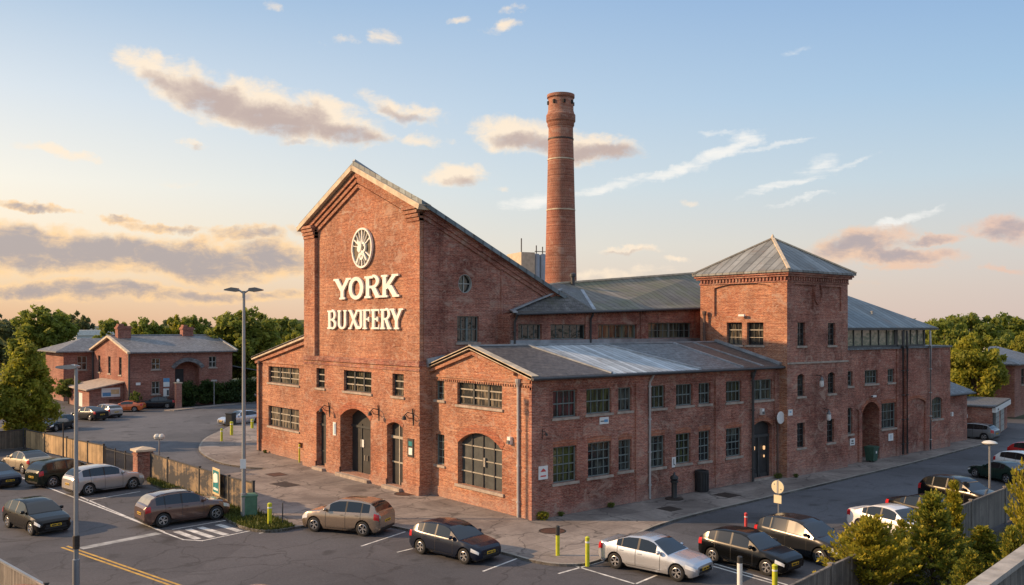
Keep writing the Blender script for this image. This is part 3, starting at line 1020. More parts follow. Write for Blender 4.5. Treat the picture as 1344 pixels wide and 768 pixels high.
# dentilled band and verge
m = MB()
KP.box(m, -0.05, 9.25, 7.06, 7.2, -0.05, 0.12)
KP.box(m, -0.02, 9.25, 6.94, 7.06, -0.05, 0.06)
for k in range(44):
    KP.box(m, 0.05 + k * 0.21, 0.15 + k * 0.21, 6.83, 6.94, -0.05, 0.07)
KP.box(m, -0.04, 0.95, -0.15, 6.82, -0.1, 0.07)
KP.box(m, 0.95, 2.4, -0.15, 0.75, -0.1, 0.05)
KP.box(m, 2.4, 9.25, -0.15, 0.6, -0.1, 0.05)
part(m, 'cornice', 'brick_red', kw)
m = MB()
m.beam((0.0, 10.2 - 0.9, 7.66), (0.0, 5.05, 8.86), 0.2, 0.5, (-1, 0, 0))
m.beam((0.0, -0.35, 7.38), (0.0, 5.05, 8.86), 0.2, 0.5, (-1, 0, 0))
part(m, 'verge', 'stone_trim', kw)
m = MB()
m.beam((0.04, 9.25, 7.38), (0.04, 5.05, 8.53), 0.18, 0.26, (-1, 0, 0))
m.beam((0.04, 1.3, 7.51), (0.04, 5.05, 8.53), 0.18, 0.26, (-1, 0, 0))
part(m, 'raking_cornice', 'brick_red', kw)
# long side
sidewin = [(1.56, 3.26, 5.17, 6.62, 4, 2, 'glass_red'), (3.98, 5.9, 5.22, 6.6, 4, 2, 'glass_green_reflect'), (6.45, 7.53, 5.24, 6.57, 3, 2, 'glass_shade'), (9.2, 10.38, 5.24, 6.57, 3, 2, 'glass_green_reflect'), (11.35, 12.87, 5.26, 6.56, 4, 2, 'glass_shade'), (13.44, 14.58, 5.26, 6.56, 3, 2, 'glass_shade'), (16.11, 17.67, 5.23, 6.56, 4, 2, 'glass_green_reflect'), (18.75, 21.0, 5.2, 6.55, 4, 2, 'glass_clerestory'),
           (1.56, 3.26, 1.7, 3.62, 4, 4, 'glass_green_reflect'), (4.1, 5.88, 1.76, 3.64, 4, 4, 'glass_shade'), (6.47, 7.53, 1.85, 3.62, 3, 4, 'glass_shade'), (9.1, 10.34, 1.78, 3.63, 3, 4, 'glass_shade'), (11.35, 12.68, 1.78, 3.6, 3, 4, 'glass_green_reflect'), (13.44, 14.55, 1.74, 3.6, 3, 4, 'glass_shade'), (16.11, 17.67, 1.76, 3.58, 4, 4, 'glass_shade')]
hs = []
for (a, b, z0, z1, c, r_, g_) in sidewin:
    hs.append((window(BW, SP, a, b, z0, z1, c, r_, 'frame_green', g_, 0.2, mull=(0.5,) if b - a > 2 else (), rails=(r_ // 2,)), 0.24))
dh = arch(18.75, 21.0, 0.1, 3.45, 0.38)
mb = MB()
wall_sheet(mb, SP, rect(0.1, 21.9, -0.15, 7.25), hs + [(dh, 0.35)])
sw = part(mb, 'wall', 'brick_dark', label='long two storey side wall with sash windows')
for (a, b, z0, z1, c, r_, g_) in sidewin:
    if z1 < 5:
        lintel(sw, SP, a, b, z1, 0.03, 0.34, name='lintel', over=0.06, n=4, proud=0.012)
lintel(sw, SP, 18.75, 21.0, 3.45, 0.38, 0.34, over=0.1)
m = MB()
for a, b in [(-0.02, 1.2), (7.8, 8.75), (14.95, 15.85), (21.15, 21.75)]:
    SP.box(m, a, b, -0.15, 6.86, -0.1, 0.11)
SP.box(m, -0.02, 21.75, 6.86, 7.24, -0.05, 0.13)
SP.box(m, -0.02, 21.75, 6.72, 6.86, -0.05, 0.07)
for a, b in [(1.2, 7.8), (8.75, 14.95), (15.85, 18.6)]:
    SP.box(m, a, b, -0.15, 0.8, -0.1, 0.06)
part(m, 'pilaster', 'brick_dark', sw)
m = MB()
fill(m, SP, dh, -0.33)
ed = part(m, 'door', 'door_black', label='glazed double entrance door with arched fanlight')
m = MB()
for u in (18.82, 19.85, 20.93):
    SP.box(m, u - 0.07, u + 0.07, 0.1, 2.75, -0.35, -0.25)
SP.box(m, 18.75, 21.0, 2.72, 2.9, -0.35, -0.24)
for u in (18.95, 20.0):
    SP.box(m, u, u + 0.75, 0.1, 0.35, -0.33, -0.26)
part(m, 'frame', 'frame_dark', ed)
plain('warm_glow', (0.8, 0.5, 0.25), 0.5, emit=(1.0, 0.55, 0.25), estr=0.8)
for u, z, k in [(19.3, 2.05, 1), (20.4, 2.0, 1), (20.4, 1.45, .6)]:
    m = MB()
    m.lathe([(0.02, -0.13 * k), (0.07 * k, -0.1 * k), (0.08 * k, 0.1 * k), (0.03, 0.14 * k)], 8, SP.p(u, z, -0.23))
    part(m, 'lit_lamp', 'warm_glow', ed)
m = MB()
SP.box(m, 18.6, 21.1, -0.12, 0.095, -0.33, 0.25)
part(m, 'doorstep', 'stone_sill', sw)
# roof over the low block: strips of different covering
EZ, RZ = 7.42, 8.92


def rp(x, t, dz=0.0):         # point on the street slope, t=0 eave .. 1 ridge
    return Vector((x, -0.42 + t * (5.05 + 0.42), EZ + t * (RZ - EZ) + dz))


strips = [(-0.2, 4.3, 1.0, 'slate_brown'), (4.3, 10.0, 7.4, 'metal_roof_pale'), (10.0, 14.2, 15.4, 'slate_blue'), (14.2, 21.85, 21.62, 'slate_brown')]
xb0, xt0 = -0.2, -0.2
bounds = [(-0.25, -0.25), (5.6, 4.0), (13.2, 10.2), (17.4, 16.8), (21.66, 21.66)]
for i, mat in enumerate(['slate_brown', 'metal_roof_pale', 'slate_blue', 'slate_brown']):
    (a0, a1), (b0, b1) = bounds[i], bounds[i + 1]
    m = MB()
    m.slab([rp(a0, 0), rp(b0, 0), rp(b1, 1), rp(a1, 1)], 0.12)
    part(m, 'roof', mat, label=['brown slate roof slope behind the small gable', 'pale ribbed metal roof sheets', 'blue grey slate roof slope', 'brown slate roof slope beside the tower'][i])
m = MB()
m.slab([(-0.25, 5.05, RZ), (21.6, 5.05, RZ), (21.6, 8.1, RZ - 0.75), (10.4, 8.1, RZ - 0.75), (10.4, 9.25, RZ - 1.05), (-0.25, 9.25, RZ - 1.2)], 0.12)
part(m, 'roof', 'slate_dark', label='dark rear slope of the low roof')
m = MB()
for (b, t), w, mt in [((5.6, 4.0), 0.22, 0), ((13.2, 10.2), 0.34, 1), ((17.4, 16.8), 0.14, 1), ((19.5, 18.9), 0.10, 1)]:
    m.beam(rp(b, 0.01, 0.03), rp(t, 1, 0.03), w, 0.09)
m.beam((-0.2, 5.05, RZ + 0.03), (21.6, 5.05, RZ + 0.03), 0.26, 0.09)
part(m, 'flashing', 'lead')
m = MB()
m.beam(rp(21.5, 0.02, 0.1), rp(21.5, 1.0, 0.12), 0.3, 0.16)
m.beam((0.9, 9.2, 8.05), (-0.3, 9.2, 7.85), 0.3, 0.5)
part(m, 'flashing', 'lead')
m = MB()
m.tube([rp(-0.3, -0.01, -0.09) + Vector((0, -0.05, 0)), rp(21.65, -0.01, -0.09) + Vector((0, -0.05, 0))], 0.085, 8)
SP.box(m, -0.2, 21.6, 7.26, 7.38, 0.0, 0.3)
part(m, 'gutter', 'gutter_dark')
downpipe([(-0.05, 0.95, 7.0), (-0.05, 0.95, 0.0)], 'pipe_grey', 0.075, (-0.05, 0.95, 7.05))
downpipe([(8.95, -0.42, 7.25), (8.95, -0.1, 6.8), (8.95, -0.1, 0.05)], 'pipe_grey', 0.07)
downpipe([(18.62, -0.42, 7.25), (18.62, -0.2, 6.8), (18.62, -0.2, 0.02)], 'gutter_dark', 0.085, (18.62, -0.2, 6.85))
downpipe([(21.35, -0.18, 3.6), (21.35, -0.18, 0.1)], 'pipe_brown', 0.06)

# ---- clerestory range behind (wall Y=8)
CP = Plane('Y', 8.0)


def ez(x):
    return 10.82 + (x - 5.1) * 0.032


ch = []
for a, b, c in [(5.75, 7.7, 4), (8.45, 11.6, 5), (12.7, 16.5, 6), (17.7, 22.4, 8)]:
    ch.append((window(BW, CP, a, b, 9.18, 10.16 + (0.14 if a > 17 else 0), c, 2 if a > 17 else 1, 'frame_green', 'glass_clerestory', 0.25, False, mull=(0.5,) if a > 17 else ()), 0.28))
mb = MB()
wall_sheet(mb, CP, [(5.1, 7.0), (27, 7.0), (27, ez(27)), (5.1, ez(5.1))], ch)
mb.poly([(5.1, 8.0, 7), (5.1, 9.4, 7), (5.1, 9.4, ez(5.1)), (5.1, 8.0, ez(5.1))])
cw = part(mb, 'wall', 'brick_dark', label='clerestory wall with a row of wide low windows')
m = MB()
CP.box(m, 5.1, 26, 8.8, 9.16, -0.02, 0.12)
part(m, 'flashing', 'lead', cw)
m = MB()
for k in range(70):
    x = 5.2 + k * 0.27
    CP.box(m, x, x + 0.13, ez(x) - 0.22, ez(x) - 0.08, -0.02, 0.08)
m.beam((5.1, 7.96, ez(5.1) - 0.05), (26, 7.96, ez(26) - 0.05), 0.16, 0.12)
for x in (11.75, 17.1, 23.0):
    CP.box(m, x - 0.25, x + 0.25, 8.9, ez(x) - 0.25, -0.02, 0.07)
part(m, 'cornice', 'brick_dark', cw)
e1, e2, e3 = (5.2, 7.6, ez(5) + 0.06), (12.0, 7.6, ez(12) + 0.06), (30.0, 7.6, ez(30) + 0.06)
Tp, R0, R1 = (15.3, 12.3, 12.66), (14.67, 14.0, 13.22), (31.0, 14.0, 14.62)
f1, f2 = (6.2, 9.2, 11.02), (10.45, 9.2, 12.45)
m = MB()
m.slab([e1, e2, f1], 0.1)
m.slab([e2, f2, f1], 0.1)
m.slab([e2, Tp, f2], 0.1)
m.slab([f2, Tp, R0], 0.1)
m.slab([f2, R0, (10.45, 14.0, 12.7)], 0.1)
part(m, 'roof', 'slate_dark', label='dark hipped end of the clerestory roof against the gabled hall')
m = MB()
m.slab([e2, e3, R1, R0, Tp], 0.1)
m.slab([R0, R1, (31, 21.5, 11.5), (14.67, 21.5, 10.8)], 0.1)
part(m, 'roof', 'metal_roof_moss', label='mossy ribbed metal roof behind the low block')
m = MB()
m.poly([(5.1, 9.4, 7), (10.4, 9.4, 7), (10.4, 21, 7), (5.1, 21, 7)])
m.box(11.0, 30.8, 20.6, 21.0, 0, 11.0)
part(m, 'wall', 'brick_dark', label='rear wall of the clerestory range')
m = MB()
m.beam(e2, Tp, 0.22, 0.14)
m.beam(Vector(e1) + Vector((0, 0, .03)), Vector(f1) + Vector((0, 0, .06)), 0.3, 0.08)
m.beam(Vector(f1) + Vector((0, -.05, .06)), Vector(f2) + Vector((0, -.05, .06)), 0.34, 0.1)
part(m, 'flashing', 'lead')
m = MB()
m.beam(Vector(R0) + Vector((0, 0, .03)), Vector(R1) + Vector((0, 0, .03)), 0.3, 0.14)
m.beam((10.45, 14.0, 12.74), Vector(R0) + Vector((0, 0, .03)), 0.26, 0.1)
part(m, 'ridge_cap', 'stone_trim')
m = MB()
m.tube([Vector(e1) + Vector((0, -0.08, -0.1)), Vector(e3) + Vector((0, -0.08, -0.1))], 0.08, 8)
part(m, 'gutter', 'gutter_dark')
downpipe([(5.35, 7.6, 10.7), (5.35, 7.86, 10.3), (5.35, 7.86, 8.9)], 'gutter_dark', 0.07)
downpipe([(11.9, 7.6, 10.9), (11.9, 7.86, 10.5), (11.9, 7.86, 8.9)], 'gutter_dark', 0.07)
downpipe([(21.35, 5.95, 11.1), (21.35, 5.95, 8.8)], 'pipe_brown', 0.1, (21.35, 5.95, 10.9))
m = MB()
m.lathe([(0.15, -0.5), (0.15, 0.3), (0.24, 0.32), (0.24, 0.5), (0.1, 0.62)], 12, (15.6, 13.6, 13.4))
part(m, 'roof_vent', 'gutter_dark', smooth=40)

# ---- square corner tower
XT0, XT1, YT0, YT1 = 21.64, 29.05, -0.7, 6.55
ZT = 13.62
Q = Plane('X', XT0)
W = Plane('Y', YT0)
qh = []
for a, b in [(2.9, 4.2), (1.15, 2.5)]:
    qh.append((window(BW, Q, a, b, 8.75, 10.3, 3, 3, 'frame_dark', 'glass_front', 0.26, rail='rail_pale', rails=(2,)), 0.28))
mb = MB()
# blind panel recess with a cambered head
bp = arch(0.5, 5.3, 10.75, 12.75, 0.28)
wall_sheet(mb, Q, rect(YT0, YT1, -0.15, ZT), qh + [(bp, 0.14)])
fill(mb, Q, bp, -0.14)
tq = part(mb, 'wall', 'brick_red', label='sunlit face of the square tower')
wh = []
for (a, b, z0, z1, rise) in [(22.83, 23.75, 8.72, 10.3, 0), (26.5, 27.45, 8.71, 10.27, 0), (22.83, 23.68, 5.32, 6.65, 0.18), (26.5, 27.4, 5.34, 6.65, 0.18), (22.8, 23.72, 1.86, 3.54, 0), (26.4, 27.3, 1.92, 3.56, 0)]:
    wh.append((window(BW, W, a, b, z0, z1, 2, 4, 'frame_dark', 'glass_shade', 0.22, rise=rise, rails=(2,)), 0.24))
pn1, pn2 = rect(22.5, 24.75, 11.2, 12.85), rect(25.85, 28.2, 11.1, 12.8)
mb = MB()
wall_sheet(mb, W, rect(XT0, XT1, -0.15, ZT), wh + [(pn1, 0.12), (pn2, 0.12)])
fill(mb, W, pn1, -0.12)
fill(mb, W, pn2, -0.12)
mb.poly([(XT1, YT0, 0), (XT1, YT1, 0), (XT1, YT1, ZT), (XT1, YT0, ZT)])
mb.poly([(XT0, YT1, 7), (XT1, YT1, 7), (XT1, YT1, ZT), (XT0, YT1, ZT)])
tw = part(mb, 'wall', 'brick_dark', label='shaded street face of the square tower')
m = MB()
W.box(m, XT0 + 0.02, XT1 + 0.05, 7.5, 7.62, -0.05, 0.06)
part(m, 'string_course', 'stone_sill', tw)
m = MB()
ov = [(25.24 + 0.42 * math.cos(2 * math.pi * k / 20), 12.3 + 0.72 * math.sin(2 * math.pi * k / 20)) for k in range(20)]
for k in range(20):
    if math.sin(2 * math.pi * (k + 0.5) / 20) < 0.75:
        m.beam(W.p(*ov[k], 0.04), W.p(*ov[(k + 1) % 20], 0.04), 0.1, 0.12, (0, -1, 0))
part(m, 'roundel', 'brick_dark', tw)
m = MB()
for d, z0, z1 in [(0.06, 13.0, 13.12), (0.22, 13.36, 13.5), (0.32, 13.5, 13.62)]:
    m.box(XT0 - d, XT1 + d, YT0 - d, YT1 + d, z0, z1)
for k in range(26):
    t = YT0 + 0.02 + k * (YT1 - YT0) / 26
    m.box(XT0 - 0.14, XT0 - 0.001, t, t + 0.14, 13.12, 13.358)
    t = XT0 + 0.02 + k * (XT1 - XT0) / 26
    m.box(t, t + 0.15, YT0 - 0.14, YT0 - 0.001, 13.12, 13.358)
part(m, 'cornice', 'brick_dark', tw)
m = MB()
o_ = 0.42
ap = ((XT0 + XT1) / 2 - 0.1, (YT0 + YT1) / 2, 16.35)
cs = [(XT0 - o_, YT0 - o_, 13.78), (XT1 + o_, YT0 - o_, 13.78), (XT1 + o_, YT1 + o_, 13.78), (XT0 - o_, YT1 + o_, 13.78)]
for k in range(4):
    m.poly([cs[k], cs[(k + 1) % 4], ap])
m.box(XT0 - o_, XT1 + o_, YT0 - o_, YT1 + o_, 13.64, 13.775)
tr = part(m, 'roof', 'metal_roof_grey', label='pyramid metal roof of the square tower')
m = MB()
for k in range(4):
    m.beam(Vector(cs[k]) + Vector((0, 0, 0.05)), Vector(ap) + Vector((0, 0, 0.05)), 0.2, 0.1)
m.lathe([(0.16, 0), (0.12, 0.12), (0.03, 0.3)], 8, ap)
part(m, 'ridge_cap', 'stone_trim', tr)

# ---- right-hand range with glazed lantern storey
EP = Plane('Y', -0.1)
XE = 45.9
eh = []
for (a, b, z0, z1, c, r_, rise) in [(30.05, 30.72, 5.68, 6.78, 1, 3, 0), (32.4, 34.22, 5.74, 6.76, 4, 2, 0), (35.7, 36.72, 5.72, 6.76, 2, 2, 0), (29.95, 30.72, 2.2, 4.0, 1, 3, 0.12), (34.8, 36.95, 2.22, 4.16, 4, 3, 0.0), (42.7, 44.5, 2.44, 4.0, 3, 3, 0.24)]:
    eh.append((window(BW, EP, a, b, z0, z1, c, r_, 'frame_green', 'glass_shade', 0.2, rise=rise), 0.24))
gt = arch(32.05, 34.5, -0.1, 3.6, 0.78, 16)
bl = arch(38.5, 41.65, -0.1, 3.95, 0.36)
nic = arch(30.85, 31.65, -0.1, 3.7, 0.25)
mb = MB()
wall_sheet(mb, EP, rect(XT1, XE, -0.15, 8.3), eh + [(gt, 2.6), (bl, 0.13), (nic, 0.13)])
fill(mb, EP, bl, -0.13)
fill(mb, EP, nic, -0.13)
fill(mb, EP, gt, -2.6)
mb.poly([(XE, -0.1, -.15), (XE, 9, -.15), (XE, 9, 8.3), (XE, -0.1, 8.3)])
ew = part(mb, 'wall', 'brick_dark', label='right hand street wall with arched passage and blind arch')
lintel(ew, EP, 32.05, 34.5, 3.6, 0.78, 0.3, over=0.1)
lintel(ew, EP, 38.5, 41.65, 3.95, 0.36, 0.26, over=0.1)
lintel(ew, EP, 34.8, 36.95, 4.16, 0.03, 0.3, over=0.06, name='lintel', n=4)
m = MB()
m.box(XT1, XE + 0.12, -0.24, 9.1, 8.3, 8.46)
part(m, 'coping', 'slate_blue', ew)
m = MB()
m.box(38.05, 38.35, -0.32, -0.05, 0, 8.28)
m.box(36.98, 37.22, -0.2, -0.05, 0, 8.28)
part(m, 'pilaster', 'brick_dark', ew)
# lantern glazing
GP = Plane('Y', 0.25)
for a, b, c in [(29.05, 37.35, 7), (37.75, 42.0, 4)]:
    m = MB()
    wall_sheet(m, GP, rect(a, b, 8.46, 9.86))
    lg = part(m, 'window', 'glass_lantern', label='long band of glazing under the right hand roof')
    f = MB()
    for k in range(c + 1):
        u = a + (b - a) * k / c
        GP.box(f, u - 0.045, u + 0.045, 8.5, 9.86, 0.0, 0.06)
    GP.box(f, a, b, 8.46, 8.6, 0.0, 0.11)
    GP.box(f, a, b, 9.74, 9.88, 0.0, 0.11)
    part(f, 'frame', 'frame_dark', lg)
m = MB()
m.box(37.35, 37.75, 0.2, 0.6, 8.46, 9.88)
m.box(41.98, 42.2, 0.2, 8.0, 8.46, 9.88)
part(m, 'post', 'gutter_dark')
pa = ATY(5.4, 1086, 378.6)
corner = Vector((43.2, -0.35, 9.94))
m = MB()
m.slab([(XT1 - .5, -0.35, 9.94), corner, pa, (XT1 - .5, pa.y, pa.z)], 0.1)
m.slab([corner, (43.2, 11.2, 9.94), pa], 0.1)
m.slab([(43.2, 11.2, 9.94), (XT1, 11.2, 9.94), (XT1, pa.y, pa.z), pa], 0.1)
er = part(m, 'roof', 'metal_roof_blue', label='blue grey hipped roof over the glazed storey')
m = MB()
m.box(XT1, 43.25, -0.42, -0.3, 9.76, 9.92)
part(m, 'gutter', 'gutter_dark')
for x, mt, z in [(37.55, 'gutter_dark', 9.7), (38.2, 'gutter_dark', 9.7), (41.95, 'pipe_grey', 9.7)]:
    downpipe([(x, -0.32, z), (x, -0.36, 8.5), (x, -0.36, 0.1)], mt, 0.085)
m = MB()
m.lathe([(0.09, 0), (0.09, 0.45), (0.13, 0.47), (0.13, 0.55)], 8, (36.5, 1.6, 10.7))
part(m, 'roof_vent', 'lead')

# ================================================================== CHIMNEY STACK
cx, cy = 20.34, 20.18
CH = empty('chimney_stack', (cx, cy, 0), 0, 'tall tapering round brick chimney stack with pale bands rising behind the roofs', 'chimney')
m = MB()
m.lathe([(1.42, 0), (1.40, 12.0), (1.33, 13.6), (1.02, 26.6)], 40)
m.build('shaft', 'brick_stack', CH, 40)
m = MB()
m.lathe([(1.02, 26.55), (1.12, 26.75), (1.12, 26.95), (1.22, 27.1), (1.22, 27.6), (1.12, 27.75), (1.06, 28.0), (1.05, 29.0), (1.15, 29.05), (1.15, 29.3), (0.8, 29.3), (0.8, 28.0)], 40)
m.build('cap', 'brick_stack', CH, 30)
for z, rr in [(23.9, 1.095), (19.7, 1.19), (25.6, 1.055)]:
    m = MB()
    m.lathe([(rr - 0.02, -0.06), (rr + 0.025, -0.05), (rr + 0.025, 0.05), (rr - 0.02, 0.06)], 40, (0, 0, z))
    m.build('band', 'stone_trim' if z != 25.6 else 'iron', CH, 30)
m = MB()
for k in range(8):
    t = k * math.pi / 4 + 0.3
    m.box(1.03 * math.cos(t) - 0.1, 1.03 * math.cos(t) + 0.1, 1.03 * math.sin(t) - 0.1, 1.03 * math.sin(t) + 0.1, 28.45, 28.75)
m.build('vent_hole', 'interior_dark', CH)

# silos behind the hall
SI = empty('storage_silo', (24.6, 29.6, 0), R(-14), 'pale silo block with steel tanks behind the sloping roof', 'silo')
m = MB()
m.box(-1.4, 0.0, -1.6, 1.6, 0, 16.9)
plain('render_tan', (0.50, 0.43, 0.32), .8, var=.15)
m.build('tank_house', 'render_tan', SI)
for k, x in enumerate((0.45, 1.25, 2.0)):
    m = MB()
    m.lathe([(0.36, 0), (0.36, 16.6), (0.25, 16.8), (0.05, 16.85)], 16, (x * .8, -1.2, 0))
    m.build('tank', 'galvanised', SI, 40)
for x, h_ in [(-1.2, 18.2), (0.35, 17.6), (1.0, 17.5), (1.6, 17.5)]:
    m = MB()
    m.tube([(x, -1.2, 16.5), (x, -1.2, h_)], 0.06, 6)
    m.build('vent_pipe', 'gutter_dark', SI)
m = MB()
m.tube([(0.0, -1.6, 17.0), (2.0, -1.6, 17.0)], 0.04, 6)
m.build('handrail', 'gutter_dark', SI)

# ================================================================== LETTERING AND EMBLEM
LT = Plane('X', -0.5)


def glyph(ch, w, h, s):
    """outlines of slab-serif capitals in a w x h cell, stem s"""
    t = s * 0.32      # serif height
    e = s * 0.42      # serif overhang
    P = []

    def bar(x0, y0, x1, y1, wd):
        dx, dy = x1 - x0, y1 - y0
        l = math.hypot(dx, dy)
        if abs(dy) > 0.05 * h:       # keep ends horizontal
            k = wd / 2 * l / abs(dy)
            P.append([(x0 - k, y0), (x0 + k, y0), (x1 + k, y1), (x1 - k, y1)])
        else:
            P.append([(x0, y0 - wd / 2), (x1, y0 - wd / 2), (x1, y1 + wd / 2), (x0, y1 + wd / 2)])

    def serif(xc, y, half):
        P.append([(xc - half, y), (xc + half, y), (xc + half, y + t), (xc - half, y + t)])

    def stem(x):
        bar(x, 0, x, h, s)
        serif(x, 0, s / 2 + e)
        serif(x, h - t, s / 2 + e)

    def ring(xc, yc, rx, ry, wx, wy, a0, a1, n=18):
        for i in range(n):
            p, q = a0 + (a1 - a0) * i / n, a0 + (a1 - a0) * (i + 1) / n
            P.append([(xc + rx * math.cos(p), yc + ry * math.sin(p)), (xc + rx * math.cos(q), yc + ry * math.sin(q)),
                      (xc + (rx - wx) * math.cos(q), yc + (ry - wy) * math.sin(q)), (xc + (rx - wx) * math.cos(p), yc + (ry - wy) * math.sin(p))])

    hp = math.pi / 2
    if ch == 'Y':
        bar(w / 2, 0, w / 2, h * 0.48, s)
        serif(w / 2, 0, s / 2 + e)
        bar(w / 2, h * 0.42, s * 0.55, h, s * 0.95)
        bar(w / 2, h * 0.42, w - s * 0.5, h, s * 0.8)
        serif(s * 0.55, h - t, s * 0.55 + e * .8)
        serif(w - s * 0.5, h - t, s * 0.5 + e * .8)
    elif ch == 'O':
        ring(w / 2, h / 2, w / 2, h / 2 + 0.02 * h, s, s * 0.55, 0, 2 * math.pi, 36)
    elif ch in 'RB':
        x = s / 2 + e
        stem(x)
        ym = h * 0.50
        r_ = (h - ym) / 2 + 0.02 * h
        xe = w - s * 0.3 - x
        bar(x, h - t * 0.6, w * 0.55, h - t * 0.6, t * 1.2)
        bar(x, ym, w * 0.55, ym, t * 1.2)
        ring(w * 0.52, (h + ym) / 2, w * 0.42, (h - ym) / 2 + t * 0.6, s * 0.9, t * 1.2, -hp, hp, 16)
        if ch == 'R':
            bar(w * 0.55, ym, w - s * 0.55, 0, s * 0.95)
            serif(w - s * 0.55, 0, s * 0.5 + e * 0.8)
        else:
            bar(x, t * 0.6, w * 0.55, t * 0.6, t * 1.2)
            ring(w * 0.52, ym / 2, w * 0.48, ym / 2 + t * 0.3, s * 0.95, t * 1.2, -hp, hp, 16)
    elif ch == 'K':
        x = s / 2 + e
        stem(x)
        bar(x + s * 0.2, h * 0.36, w - s * 0.7, h, s * 0.75)
        bar(w * 0.5, h * 0.52, w - s * 0.5, 0, s)
        serif(w - s * 0.7, h - t, s * 0.5 + e)
        serif(w - s * 0.5, 0, s * 0.5 + e)
    elif ch == 'U':
        x0, x1 = s / 2 + e * .5, w - s / 2 - e * .4
        bar(x0, h * 0.25, x0, h, s)
        bar(x1, h * 0.25, x1, h, s * 0.85)
        serif(x0, h - t, s / 2 + e * .6)
        serif(x1, h - t, s / 2 + e * .6)
        ring((x0 + x1) / 2, h * 0.27, (x1 - x0) / 2 + s / 2, h * 0.28, s, t * 1.3, math.pi, 2 * math.pi, 16)
    elif ch == 'X':
        bar(s * 0.55, h, w - s * 0.5, 0, s * 0.95)
        bar(w - s * 0.5, h, s * 0.55, 0, s * 0.7)
        for x, y in ((s * .55, 0), (w - s * .5, 0), (s * .55, h - t), (w - s * .5, h - t)):
            serif(x, y, s * 0.45 + e * 0.6)
    elif ch == 'J':
        x = w - s / 2
        bar(x, h * 0.2, x, h, s)
        bar(x - w * 0.75, h - t * .7, x + s * 0.5, h - t * .7, t * 1.3)
        ring(x + s / 2 - w / 2, h * 0.22, w / 2, h * 0.22, s * 0.9, t * 1.3, math.pi * 1.15, 2 * math.pi, 14)
    elif ch in 'FE':
        x = s / 2 + e
        stem(x)
        bar(x, h - t * 0.6, w, h - t * 0.6, t * 1.2)
        P.append([(w - s * 0.4, h), (w, h), (w, h * 0.76), (w - s * 0.15, h * 0.76)])
        bar(x, h * 0.5, w * 0.78, h * 0.5, t * 1.1)
        P.append([(w * 0.7, h * 0.38), (w * 0.86, h * 0.38), (w * 0.86, h * 0.62), (w * 0.7, h * 0.62)])
        if ch == 'E':
            bar(x, t * 0.6, w, t * 0.6, t * 1.2)
            P.append([(w - s * 0.15, h * 0.24), (w, h * 0.24), (w, 0), (w - s * 0.4, 0)])
    return P


def word(letters, name, label, zt):
    root = empty(name, (-0.5, letters[0][1], zt), 0, label, 'lettering')
    for k, (ch, u0, wd, z0, h, s) in enumerate(letters):
        polys = [[(u0 - x, z0 + y) for x, y in p] for p in glyph(ch, wd, h, s)]
        o = shape_mesh(polys, LT, 0.05, 0.17, 'letter', 'cream_paint', root)
        # local frame of the root
        o.matrix_parent_inverse = Matrix.Translation((-root.location.x, -root.location.y, -root.location.z))
        if k % 2:
            o.location.x -= 0.006
    return root


word([('Y', 20.05, 2.15, 11.85, 1.42, 0.42), ('O', 18.05, 1.95, 11.82, 1.45, 0.44), ('R', 15.95, 1.95, 11.85, 1.42, 0.42), ('K', 13.85, 1.95, 11.85, 1.42, 0.42)],
     'wall_lettering', 'large cream serif letters reading YORK on the gable wall', 11.85)
word([('B', 21.1, 1.3, 9.85, 1.28, 0.34), ('U', 19.6, 1.25, 9.85, 1.28, 0.31), ('X', 18.05, 1.32, 9.85, 1.28, 0.31), ('J', 16.98, 0.72, 9.85, 1.28, 0.30), ('F', 16.2, 0.98, 9.85, 1.28, 0.30), ('E', 15.12, 1.02, 9.85, 1.28, 0.32), ('R', 13.98, 1.28, 9.85, 1.28, 0.32), ('Y', 12.72, 1.38, 9.85, 1.28, 0.32)],
     'wall_lettering', 'cream serif letters reading BUXJFERY low on the gable wall', 9.85)
# wheel emblem
ey, ezc = 16.3, 15.15
EM = empty('wheel_emblem', (-0.5, ey, ezc), 0, 'round cream spoked wheel emblem above the lettering', 'emblem')
LP0 = Plane('X', 0.0)


def ringpoly(r0, r1, n=36, a0=0, a1=2 * math.pi, c=(0, 0), sx=1.0):
    return [[(c[0] + sx * ra * math.cos(a0 + (a1 - a0) * k / n), c[1] + ra * math.sin(a0 + (a1 - a0) * k / n)), (c[0] + sx * ra * math.cos(a0 + (a1 - a0) * (k + 1) / n), c[1] + ra * math.sin(a0 + (a1 - a0) * (k + 1) / n)),
             (c[0] + sx * rb * math.cos(a0 + (a1 - a0) * (k + 1) / n), c[1] + rb * math.sin(a0 + (a1 - a0) * (k + 1) / n)), (c[0] + sx * rb * math.cos(a0 + (a1 - a0) * k / n), c[1] + rb * math.sin(a0 + (a1 - a0) * k / n))] for k in range(n) for ra, rb in ((r0, r1),)]


shape_mesh([[(1.2 * math.cos(2 * math.pi * k / 36), 1.2 * math.sin(2 * math.pi * k / 36)) for k in range(36)]], LP0, 0.03, 0.09, 'backing_disc', 'emblem_back', EM)
shape_mesh(ringpoly(1.32, 1.2), LP0, 0.05, 0.2, 'rim', 'cream_paint', EM)
sp = []
for k in range(18):
    a = 2 * math.pi * k / 18 + math.pi / 2
    if k in (4, 5, 12, 13):
        continue
    w_ = 0.02 if k % 3 else 0.042
    ca, sa = math.cos(a), math.sin(a)
    sp.append([(0.25 * ca - w_ * sa, 0.25 * sa + w_ * ca), (0.25 * ca + w_ * sa, 0.25 * sa - w_ * ca), (1.17 * ca + w_ * sa, 1.17 * sa - w_ * ca), (1.17 * ca - w_ * sa, 1.17 * sa + w_ * ca)])
shape_mesh(sp, LP0, 0.05, 0.18, 'spoke', 'cream_paint', EM)
fig = []       # curled raised scroll at the hub
